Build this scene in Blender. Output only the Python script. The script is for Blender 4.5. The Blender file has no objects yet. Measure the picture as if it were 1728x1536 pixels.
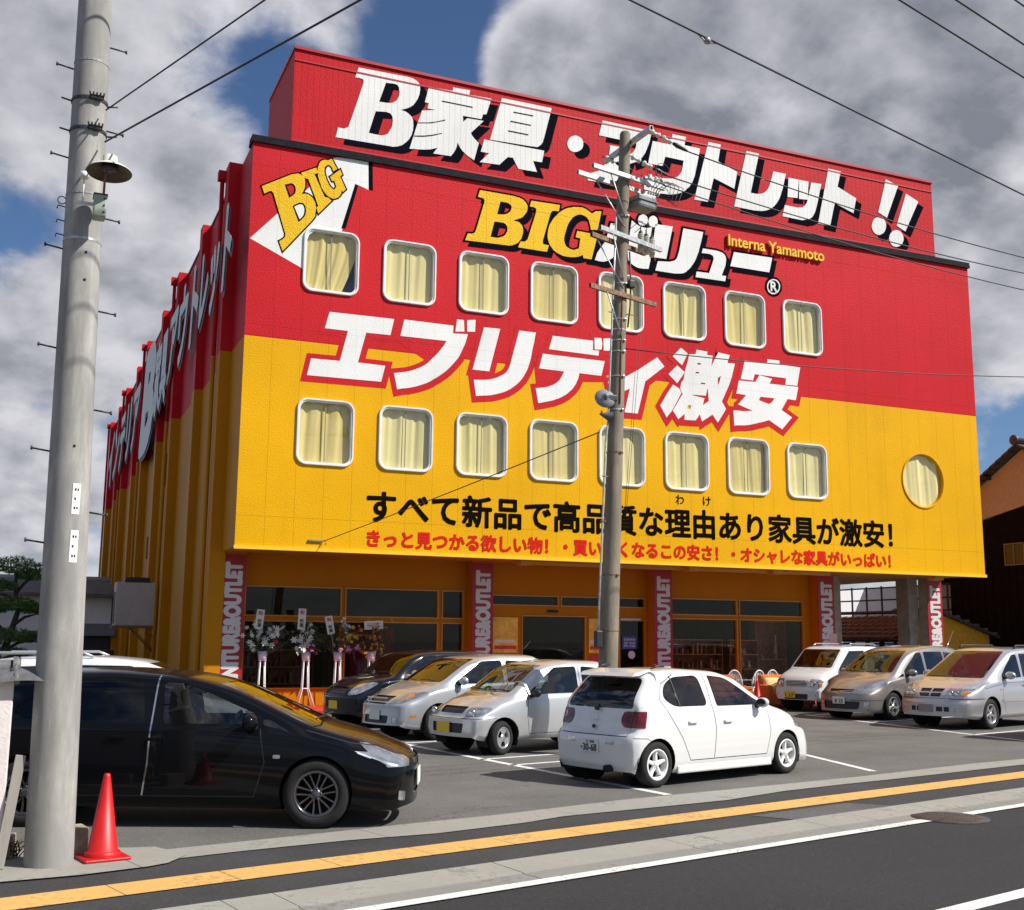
import bpy, bmesh, math, random
from mathutils import Vector, Matrix
R = math.radians
C = bpy.context.scene.collection
SC = bpy.context.scene

# ---------------------------------------------------------------- camera
SKYBLOBS = [
    (-0.017, 0.896, 0.444, 60, 0.16),
    (-0.013, 0.920, 0.392, 150, 0.10),
    (0.120, 0.866, 0.485, 200, 0.13),
    (0.202, 0.848, 0.490, 500, 0.13),
    (0.059, 0.904, 0.424, 500, 0.05),
    (0.277, 0.829, 0.486, 110, -0.17),
    (0.328, 0.799, 0.504, 200, -0.15),
    (0.102, 0.905, 0.413, 150, -0.15),
    (0.145, 0.889, 0.435, 300, -0.10),
    (0.120, 0.919, 0.375, 200, -0.10),
    (-0.017, 0.944, 0.331, 500, -0.10),
    (0.030, 0.936, 0.351, 500, -0.06),
    (0.026, 0.974, 0.227, 300, -0.05),
    (-0.004, 0.960, 0.279, 400, 0.13),
    (0.067, 0.953, 0.296, 600, 0.16),
    (0.117, 0.928, 0.352, 900, 0.06),
    (-0.010, 0.984, 0.176, 200, 0.08),
    (0.008, 0.994, 0.106, 150, 0.10),
    (0.083, 0.974, 0.212, 500, 0.05),
    (0.362, 0.803, 0.474, 1300, 0.36),
    (0.420, 0.786, 0.455, 250, 0.16),
    (0.453, 0.745, 0.490, 120, 0.14),
    (0.534, 0.713, 0.455, 50, 0.16),
    (0.622, 0.678, 0.391, 50, 0.14),
    (0.705, 0.650, 0.284, 150, 0.10),
    (0.494, 0.725, 0.481, 250, -0.07),
    (0.720, 0.665, 0.197, 400, -0.14),
    (0.656, 0.614, 0.439, 100, 0.08),
    (0.092, 0.924, 0.372, 900, 0.17),
    (0.130, 0.923, 0.363, 1200, 0.17),
    (0.139, 0.902, 0.408, 1500, 0.12),
    (0.220, 0.841, 0.495, 600, 0.12),
    (-0.017, 0.942, 0.335, 500, -0.06),
]
CAM_H = 1.85
cam_d = bpy.data.cameras.new('camera')
cam = bpy.data.objects.new('camera', cam_d)
C.objects.link(cam)
cam_d.sensor_fit = 'HORIZONTAL'
cam_d.sensor_width = 36.0
cam_d.lens = 36.0 * 1920.0 / 1728.0
cam_d.clip_start = 0.05
cam_d.clip_end = 5000.0
_yaw, _pitch, _roll = R(23.3), R(9.25), R(0.48)
_f = Vector((math.sin(_yaw) * math.cos(_pitch), math.cos(_yaw) * math.cos(_pitch), math.sin(_pitch)))
_r = Vector((math.cos(_yaw), -math.sin(_yaw), 0))
_u = _r.cross(_f)
_r2 = _r * math.cos(_roll) + _u * math.sin(_roll)
_u2 = _r2.cross(_f)
cam.matrix_world = Matrix(((_r2.x, _u2.x, -_f.x, 0), (_r2.y, _u2.y, -_f.y, 0), (_r2.z, _u2.z, -_f.z, CAM_H), (0, 0, 0, 1)))
SC.camera = cam
SC.view_settings.view_transform = 'Standard'
SC.view_settings.look = 'None'
SC.view_settings.exposure = 0.38
SC.view_settings.gamma = 1.0
SC.render.resolution_x, SC.render.resolution_y = 1024, 910

# ---------------------------------------------------------------- sun + sky
SUN = Vector((1.18, -1.0, 1.5)).normalized()
sun_d = bpy.data.lights.new('sun', 'SUN')
sun_d.energy = 5.0
sun_d.angle = R(0.5)
sun_d.color = (1.0, 0.955, 0.88)
sun = bpy.data.objects.new('sun', sun_d)
C.objects.link(sun)
sun.rotation_euler = SUN.to_track_quat('Z', 'Y').to_euler()
sun.location = (20, -20, 40)


class NT:
    """tiny helper for node trees"""
    def __init__(s, tree):
        s.t = tree
        s.n = tree.nodes
        s.l = tree.links

    def new(s, typ, **kw):
        n = s.n.new(typ)
        for k, v in kw.items():
            setattr(n, k, v)
        return n

    def put(s, sock, v):
        if isinstance(v, bpy.types.NodeSocket):
            s.l.new(v, sock)
        elif v is not None:
            try:
                sock.default_value = v
            except Exception:
                sock.default_value = (v[0], v[1], v[2], 1.0) if len(v) == 3 else v[:3]

    def m(s, op, a, b=None, c=None, clamp=False):
        n = s.new('ShaderNodeMath', operation=op, use_clamp=clamp)
        s.put(n.inputs[0], a)
        if b is not None:
            s.put(n.inputs[1], b)
        if c is not None:
            s.put(n.inputs[2], c)
        return n.outputs[0]

    def vm(s, op, a, b=None, out=0):
        n = s.new('ShaderNodeVectorMath', operation=op)
        s.put(n.inputs[0], a)
        if b is not None:
            s.put(n.inputs[1], b)
        return n.outputs[out]

    def mix(s, f, a, b, mode='MIX'):
        n = s.new('ShaderNodeMixRGB', blend_type=mode)
        s.put(n.inputs[0], f)
        for i, v in ((1, a), (2, b)):
            if isinstance(v, (tuple, list)):
                v = (v[0], v[1], v[2], 1.0)
            s.put(n.inputs[i], v)
        return n.outputs[0]

    def noise(s, vec, scale, detail=2.0, rough=0.5, dist=0.0, out=0):
        n = s.new('ShaderNodeTexNoise')
        if vec is not None:
            s.put(n.inputs['Vector'], vec)
        n.inputs['Scale'].default_value = scale
        n.inputs['Detail'].default_value = detail
        n.inputs['Roughness'].default_value = rough
        n.inputs['Distortion'].default_value = dist
        return n.outputs[out]

    def smooth(s, v, a, b, lo=0.0, hi=1.0):
        n = s.new('ShaderNodeMapRange', interpolation_type='SMOOTHSTEP')
        s.put(n.inputs[0], v)
        for i, k in ((1, a), (2, b), (3, lo), (4, hi)):
            n.inputs[i].default_value = k
        return n.outputs[0]

    def sep(s, v):
        n = s.new('ShaderNodeSeparateXYZ')
        s.put(n.inputs[0], v)
        return n.outputs

    def comb(s, x, y, z):
        n = s.new('ShaderNodeCombineXYZ')
        for i, v in enumerate((x, y, z)):
            s.put(n.inputs[i], v)
        return n.outputs[0]


world = bpy.data.worlds.new('World')
SC.world = world
world.use_nodes = True
W = NT(world.node_tree)
for n in list(W.n):
    W.n.remove(n)
sky = W.new('ShaderNodeTexSky', sky_type='NISHITA')
sky.sun_disc = False
sky.sun_elevation = math.asin(SUN.z)
sky.sun_rotation = math.atan2(SUN.x, SUN.y)
sky.air_density = 1.0
sky.dust_density = 0.4
sky.ozone_density = 2.0
tc = W.new('ShaderNodeTexCoord')
D0 = W.vm('NORMALIZE', tc.outputs['Generated'])
dx, dy, dz = W.sep(D0)
# clouds: a layer seen from below (denser towards the horizon)
zz = W.m('ADD', W.m('MAXIMUM', dz, 0.0), 0.48)
cu = W.comb(W.m('DIVIDE', dx, zz), W.m('DIVIDE', dy, zz), 0.0)
# patches of open sky and of thicker cloud (directions, sharpness, weight)
bias = None
for (px, py, pz, k, wgt) in SKYBLOBS:
    d = W.vm('DOT_PRODUCT', D0, (px, py, pz), out='Value')
    g = W.m('POWER', 2.718, W.m('MULTIPLY', W.m('SUBTRACT', d, 1.0), k))
    bias = W.m('MULTIPLY', g, wgt) if bias is None else W.m('MULTIPLY_ADD', g, wgt, bias)


def field(vec):
    big = W.noise(vec, 2.8, 4.0, 0.5, 0.2)
    mid = W.noise(vec, 7.0, 9.0, 0.56, 0.15)
    return W.m('ADD', W.m('MULTIPLY_ADD', mid, 0.55, W.m('MULTIPLY', big, 0.45)), bias)


dens = field(cu)
toward = field(W.vm('ADD', cu, (0.035, -0.030, 0.0)))     # a little nearer the sun
cover = W.smooth(dens, 0.45, 0.60)
relief = W.m('MULTIPLY', W.m('SUBTRACT', toward, dens), 4.6)
thick = W.smooth(dens, 0.50, 0.90)
shade = W.m('ADD', W.m('MULTIPLY_ADD', thick, 0.62, 0.16), relief, clamp=True)
lit = W.mix(shade, (8.0, 7.95, 8.5), (2.6, 2.8, 3.35))
deep = W.mix(1.0, sky.outputs[0], (0.70, 0.85, 1.06), 'MULTIPLY')
col = W.mix(cover, deep, lit)
bg = W.new('ShaderNodeBackground')
bg.inputs[1].default_value = 0.066
W.l.new(col, bg.inputs[0])
wo = W.new('ShaderNodeOutputWorld')
W.l.new(bg.outputs[0], wo.inputs[0])

# ---------------------------------------------------------------- materials
_mats = {}


def mat(name, color=(0.5, 0.5, 0.5), rough=0.6, metal=0.0, coat=0.0, spec=0.5, noise=0.0, nscale=8.0, bump=0.0,
        bscale=60.0, emit=None, estr=1.0, streak=0.0, back=None, detail=4.0):
    if name in _mats:
        return _mats[name]
    m = bpy.data.materials.new(name)
    m.use_nodes = True
    T = NT(m.node_tree)
    b = T.n['Principled BSDF']
    b.inputs['Base Color'].default_value = (*color, 1)
    b.inputs['Roughness'].default_value = rough
    b.inputs['Metallic'].default_value = metal
    b.inputs['Coat Weight'].default_value = coat
    b.inputs['Coat Roughness'].default_value = 0.03
    b.inputs['Specular IOR Level'].default_value = spec
    tcn = T.new('ShaderNodeTexCoord')
    o = tcn.outputs['Object']
    base = None
    if noise:
        f = T.noise(o, nscale, detail, 0.6)
        base = T.mix(T.smooth(f, 0.3, 0.7), tuple(c * (1 - noise) for c in color), tuple(min(1, c * (1 + noise)) for c in color))
    if streak:
        mp = T.vm('MULTIPLY', o, (9.0, 9.0, 0.6))
        f = T.smooth(T.noise(mp, 1.0, 4.0, 0.6), 0.45, 0.75)
        base = T.mix(T.m('MULTIPLY', f, streak), base if base is not None else color, tuple(c * 0.45 for c in color))
    if back is not None:
        g = T.new('ShaderNodeNewGeometry')
        base = T.mix(g.outputs['Backfacing'], base if base is not None else color, back)
        T.put(b.inputs['Metallic'], T.m('MULTIPLY', T.m('SUBTRACT', 1.0, g.outputs['Backfacing']), metal))
        T.put(b.inputs['Coat Weight'], T.m('MULTIPLY', T.m('SUBTRACT', 1.0, g.outputs['Backfacing']), coat))
    if base is not None:
        T.l.new(base, b.inputs['Base Color'])
    if bump:
        bn = T.new('ShaderNodeBump')
        bn.inputs['Strength'].default_value = bump
        bn.inputs['Distance'].default_value = 0.01
        T.l.new(T.noise(o, bscale, 3.0, 0.6), bn.inputs['Height'])
        T.l.new(bn.outputs[0], b.inputs['Normal'])
    if emit:
        b.inputs['Emission Color'].default_value = (*emit, 1)
        b.inputs['Emission Strength'].default_value = estr
    _mats[name] = m
    return m


def glass(name, tint=(0.5, 0.55, 0.55), refl=1.0, rough=0.0, base=0.07, graze=.9):
    """thin pane: lets light through, mirrors at grazing angles"""
    if name in _mats:
        return _mats[name]
    m = bpy.data.materials.new(name)
    m.use_nodes = True
    T = NT(m.node_tree)
    T.n.remove(T.n['Principled BSDF'])
    tr = T.new('ShaderNodeBsdfTransparent')
    tr.inputs[0].default_value = (*tint, 1)
    gl = T.new('ShaderNodeBsdfGlossy')
    gl.inputs['Roughness'].default_value = rough
    gl.inputs['Color'].default_value = (refl, refl, refl, 1)
    g = T.new('ShaderNodeNewGeometry')
    c = T.m('ABSOLUTE', T.vm('DOT_PRODUCT', g.outputs['Normal'], g.outputs['Incoming'], out='Value'))
    fr = T.m('MULTIPLY_ADD', T.m('POWER', T.m('SUBTRACT', 1.0, c), 5.0), graze, base)
    ms = T.new('ShaderNodeMixShader')
    T.l.new(T.m('MINIMUM', fr, 1.0), ms.inputs[0])
    T.l.new(tr.outputs[0], ms.inputs[1])
    T.l.new(gl.outputs[0], ms.inputs[2])
    T.l.new(ms.outputs[0], T.n['Material Output'].inputs[0])
    _mats[name] = m
    return m


# ---------------------------------------------------------------- mesh building
def tag(o, label=None, cat=None, group=None, kind=None):
    if label:
        o['label'] = label
    if cat:
        o['category'] = cat
    if group:
        o['group'] = group
    if kind:
        o['kind'] = kind
    return o


def empty(name, loc=(0, 0, 0), rz=0.0):
    o = bpy.data.objects.new(name, None)
    o.empty_display_size = 0.2
    o.location = loc
    o.rotation_euler = (0, 0, rz)
    C.objects.link(o)
    return o


def copy_tree(o, parent=None):
    c = o.copy()
    C.objects.link(c)
    if parent:
        c.parent = parent
    for ch in list(o.children):
        copy_tree(ch, c)
    return c


def link(name, me, material, parent=None, smooth=False):
    o = bpy.data.objects.new(name, me)
    C.objects.link(o)
    if material is not None:
        me.materials.clear()
        me.materials.append(material)
    if parent:
        o.parent = parent
    if smooth:
        for p in me.polygons:
            p.use_smooth = True
    return o


def basis(d):
    d = Vector(d).normalized()
    a = Vector((0, 0, 1)) if abs(d.z) < 0.9 else Vector((1, 0, 0))
    x = a.cross(d).normalized()
    return x, d.cross(x), d


class MB:
    def __init__(s):
        s.v = []
        s.f = []
        s.sm = []

    def face(s, idx, smooth=False):
        s.f.append(tuple(idx))
        s.sm.append(smooth)

    def poly(s, pts, smooth=False):
        b = len(s.v)
        s.v += [tuple(p) for p in pts]
        s.face(range(b, b + len(pts)), smooth)

    def box(s, x0, x1, y0, y1, z0, z1, M=None):
        b = len(s.v)
        P = [(x, y, z) for z in (z0, z1) for y in (y0, y1) for x in (x0, x1)]
        if M is not None:
            P = [tuple(M @ Vector(p)) for p in P]
        s.v += P
        for q in ((0, 2, 3, 1), (4, 5, 7, 6), (0, 1, 5, 4), (2, 6, 7, 3), (0, 4, 6, 2), (1, 3, 7, 5)):
            s.face([b + i for i in q])
        return s

    def bbox(s, x0, x1, y0, y1, z0, z1, c=0.01, M=None):
        """box with chamfered edges"""
        bm = bmesh.new()
        bmesh.ops.create_cube(bm, size=1.0)
        for v in bm.verts:
            v.co = Vector((x0 + (v.co.x + .5) * (x1 - x0), y0 + (v.co.y + .5) * (y1 - y0), z0 + (v.co.z + .5) * (z1 - z0)))
        bmesh.ops.bevel(bm, geom=bm.edges[:], offset=c, segments=2, affect='EDGES', profile=0.5)
        s.add_bm(bm, M)
        bm.free()
        return s

    def add_bm(s, bm, M=None, smooth=False):
        b = len(s.v)
        bm.verts.index_update()
        for v in bm.verts:
            s.v.append(tuple(M @ v.co) if M is not None else tuple(v.co))
        for f in bm.faces:
            s.face([b + v.index for v in f.verts], smooth or f.smooth)

    def tube(s, pts, r, n=8, caps=True, smooth=True):
        """tube along a polyline; r a number or a list"""
        pts = [Vector(p) for p in pts]
        rs = r if isinstance(r, (list, tuple)) else [r] * len(pts)
        b = len(s.v)
        px = None
        for i, p in enumerate(pts):
            d = (pts[min(i + 1, len(pts) - 1)] - pts[max(i - 1, 0)])
            x, y, z = basis(d)
            if px is not None:
                x = (px - z * px.dot(z))
                x = x.normalized() if x.length > 1e-6 else basis(d)[0]
                y = z.cross(x)
            px = x
            for k in range(n):
                a = 2 * math.pi * k / n
                s.v.append(tuple(p + x * (rs[i] * math.cos(a)) + y * (rs[i] * math.sin(a))))
        for i in range(len(pts) - 1):
            for k in range(n):
                s.face((b + i * n + k, b + i * n + (k + 1) % n, b + (i + 1) * n + (k + 1) % n, b + (i + 1) * n + k), smooth)
        if caps:
            s.face([b + k for k in range(n - 1, -1, -1)])
            e = b + (len(pts) - 1) * n
            s.face([e + k for k in range(n)])
        return s

    def lathe(s, prof, n=24, M=None, smooth=True, a0=0.0, a1=2 * math.pi):
        """profile (r, z) turned about z"""
        b = len(s.v)
        full = abs(a1 - a0 - 2 * math.pi) < 1e-6
        cols = n if full else n + 1
        for (r, z) in prof:
            for k in range(cols):
                a = a0 + (a1 - a0) * k / n
                p = Vector((r * math.cos(a), r * math.sin(a), z))
                s.v.append(tuple(M @ p) if M is not None else tuple(p))
        for i in range(len(prof) - 1):
            for k in range(n):
                k2 = (k + 1) % cols
                s.face((b + i * cols + k, b + i * cols + k2, b + (i + 1) * cols + k2, b + (i + 1) * cols + k), smooth)
        return s

    def prism(s, pts, y0, y1, M=None):
        """outline in (x, z) pushed from y0 to y1"""
        b = len(s.v)
        n = len(pts)
        P = [(p[0], y0, p[1]) for p in pts] + [(p[0], y1, p[1]) for p in pts]
        if M is not None:
            P = [tuple(M @ Vector(p)) for p in P]
        s.v += P
        s.face([b + i for i in range(n)])
        s.face([b + n + i for i in range(n - 1, -1, -1)])
        for i in range(n):
            j = (i + 1) % n
            s.face((b + i, b + n + i, b + n + j, b + j))
        return s

    def grid(s, fn, nu, nv, smooth=True):
        b = len(s.v)
        for i in range(nu + 1):
            for j in range(nv + 1):
                s.v.append(tuple(fn(i / nu, j / nv)))
        for i in range(nu):
            for j in range(nv):
                a = b + i * (nv + 1) + j
                s.face((a, a + nv + 1, a + nv + 2, a + 1), smooth)
        return s

    def build(s, name, material, parent=None, fix=True, **kw):
        me = bpy.data.meshes.new(name)
        me.from_pydata(s.v, [], s.f)
        for p, q in zip(me.polygons, s.sm):
            p.use_smooth = q
        if fix:
            bm = bmesh.new()
            bm.from_mesh(me)
            bmesh.ops.recalc_face_normals(bm, faces=bm.faces[:])
            bm.to_mesh(me)
            bm.free()
        o = link(name, me, material, parent)
        return tag(o, **kw)


def area2(p):
    return sum(p[i - 1][0] * p[i][1] - p[i][0] * p[i - 1][1] for i in range(len(p)))


def inside(pt, poly):
    x, y = pt
    c = False
    for i in range(len(poly)):
        x1, y1 = poly[i - 1]
        x2, y2 = poly[i]
        if (y1 > y) != (y2 > y) and x < (x2 - x1) * (y - y1) / (y2 - y1) + x1:
            c = not c
    return c


def offset_poly(p, d):
    """grow (d>0) a closed outline, mitred with a limit"""
    if area2(p) < 0:
        p = p[::-1]
    q = []
    for a in p:
        if not q or math.hypot(a[0] - q[-1][0], a[1] - q[-1][1]) > 0.004:
            q.append(a)
    if math.hypot(q[0][0] - q[-1][0], q[0][1] - q[-1][1]) < 0.004:
        q.pop()
    while True:
        out = []
        for i in range(len(q)):
            a, b, c = q[i - 1], q[i], q[(i + 1) % len(q)]
            e1 = Vector((b[0] - a[0], b[1] - a[1])).normalized()
            e2 = Vector((c[0] - b[0], c[1] - b[1])).normalized()
            n1, n2 = Vector((e1.y, -e1.x)), Vector((e2.y, -e2.x))
            m = n1 + n2
            if m.length < 0.2:
                m = n1
            m.normalize()
            k = min(1.0 / max(m.dot(n1), 0.35), 2.2)
            out.append((b[0] + m.x * d * k, b[1] + m.y * d * k))
        bad = None                      # an edge that turned round: merge its ends and try again
        for i in range(len(q)):
            j = (i + 1) % len(q)
            if (out[j][0] - out[i][0]) * (q[j][0] - q[i][0]) + (out[j][1] - out[i][1]) * (q[j][1] - q[i][1]) <= 0:
                bad = i
                break
        if bad is None or len(q) < 5:
            return out
        j = (bad + 1) % len(q)
        q[bad] = ((q[bad][0] + q[j][0]) / 2, (q[bad][1] + q[j][1]) / 2)
        q.pop(j)


def letters(polys):
    """group outlines into (outer, holes)"""
    res, holes = [], []
    for i, p in enumerate(polys):
        c = p[0]
        n = sum(inside(c, q) for j, q in enumerate(polys) if j != i)
        (holes if n % 2 else res).append(p)
    return [(o, [h for h in holes if inside(h[0], o)]) for o in res]


def fill2d(loops, mp=None):
    """fill closed outlines (with holes) -> mesh, points mapped by mp(u, v)"""
    cu = bpy.data.curves.new('fill', 'CURVE')
    cu.dimensions = '2D'
    cu.fill_mode = 'BOTH'
    for lp in loops:
        sp = cu.splines.new('POLY')
        sp.points.add(len(lp) - 1)
        for i, p in enumerate(lp):
            sp.points[i].co = (p[0], p[1], 0, 1)
        sp.use_cyclic_u = True
    o = bpy.data.objects.new('fill', cu)
    C.objects.link(o)
    dg = bpy.context.evaluated_depsgraph_get()
    me = bpy.data.meshes.new_from_object(o.evaluated_get(dg))
    bpy.data.objects.remove(o)
    bpy.data.curves.remove(cu)
    if mp:
        for v in me.vertices:
            v.co = mp(v.co.x, v.co.y)
    return me


def join_meshes(mes):
    mb = MB()
    for me in mes:
        b = len(mb.v)
        mb.v += [tuple(v.co) for v in me.vertices]
        for p in me.polygons:
            mb.face([b + i for i in p.vertices])
    return mb


def text_mesh(s, bold=0.0, shear=0.0, extrude=0.0, res=3):
    """text at unit size, squeezed later; returns mesh and its bounds"""
    cu = bpy.data.curves.new('text', 'FONT')
    cu.body = s
    cu.size = 1.0
    cu.offset = bold
    cu.shear = shear
    cu.extrude = extrude
    cu.resolution_u = res
    o = bpy.data.objects.new('text', cu)
    C.objects.link(o)
    dg = bpy.context.evaluated_depsgraph_get()
    me = bpy.data.meshes.new_from_object(o.evaluated_get(dg))
    bpy.data.objects.remove(o)
    bpy.data.curves.remove(cu)
    xs = [v.co.x for v in me.vertices] or [0, 1]
    ys = [v.co.y for v in me.vertices] or [0, 1]
    return me, (min(xs), max(xs), min(ys), max(ys))


def text_box(s, x0, x1, z0, z1, mp, bold=0.0, shear=0.0, extrude=0.0):
    """text stretched to fill a box; mp(u, v, w) -> point, w = distance out of the sheet.
    bold: heavier strokes from slightly shifted layers (bold as a share of the type size)"""
    me, (a, b, c, d) = text_mesh(s, 0, shear, extrude)
    sh = [(0, 0)] if not bold else [(0, 0), (1, 0), (-1, 0), (0, 1), (0, -1), (.7, .7), (-.7, .7), (.7, -.7), (-.7, -.7)]
    kx, kz = (x1 - x0) / (b - a), (z1 - z0) / (d - c)
    mb = MB()
    for i, (sx, sz) in enumerate(sh):
        o = len(mb.v)
        for v in me.vertices:
            mb.v.append(tuple(mp(x0 + (v.co.x - a + sx * bold) * kx, z0 + (v.co.y - c + sz * bold) * kz, v.co.z + i * .0007)))
        for p in me.polygons:
            mb.face([o + k for k in p.vertices])
    bpy.data.meshes.remove(me)
    m2 = bpy.data.meshes.new('text')
    m2.from_pydata(mb.v, [], mb.f)
    return m2


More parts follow.
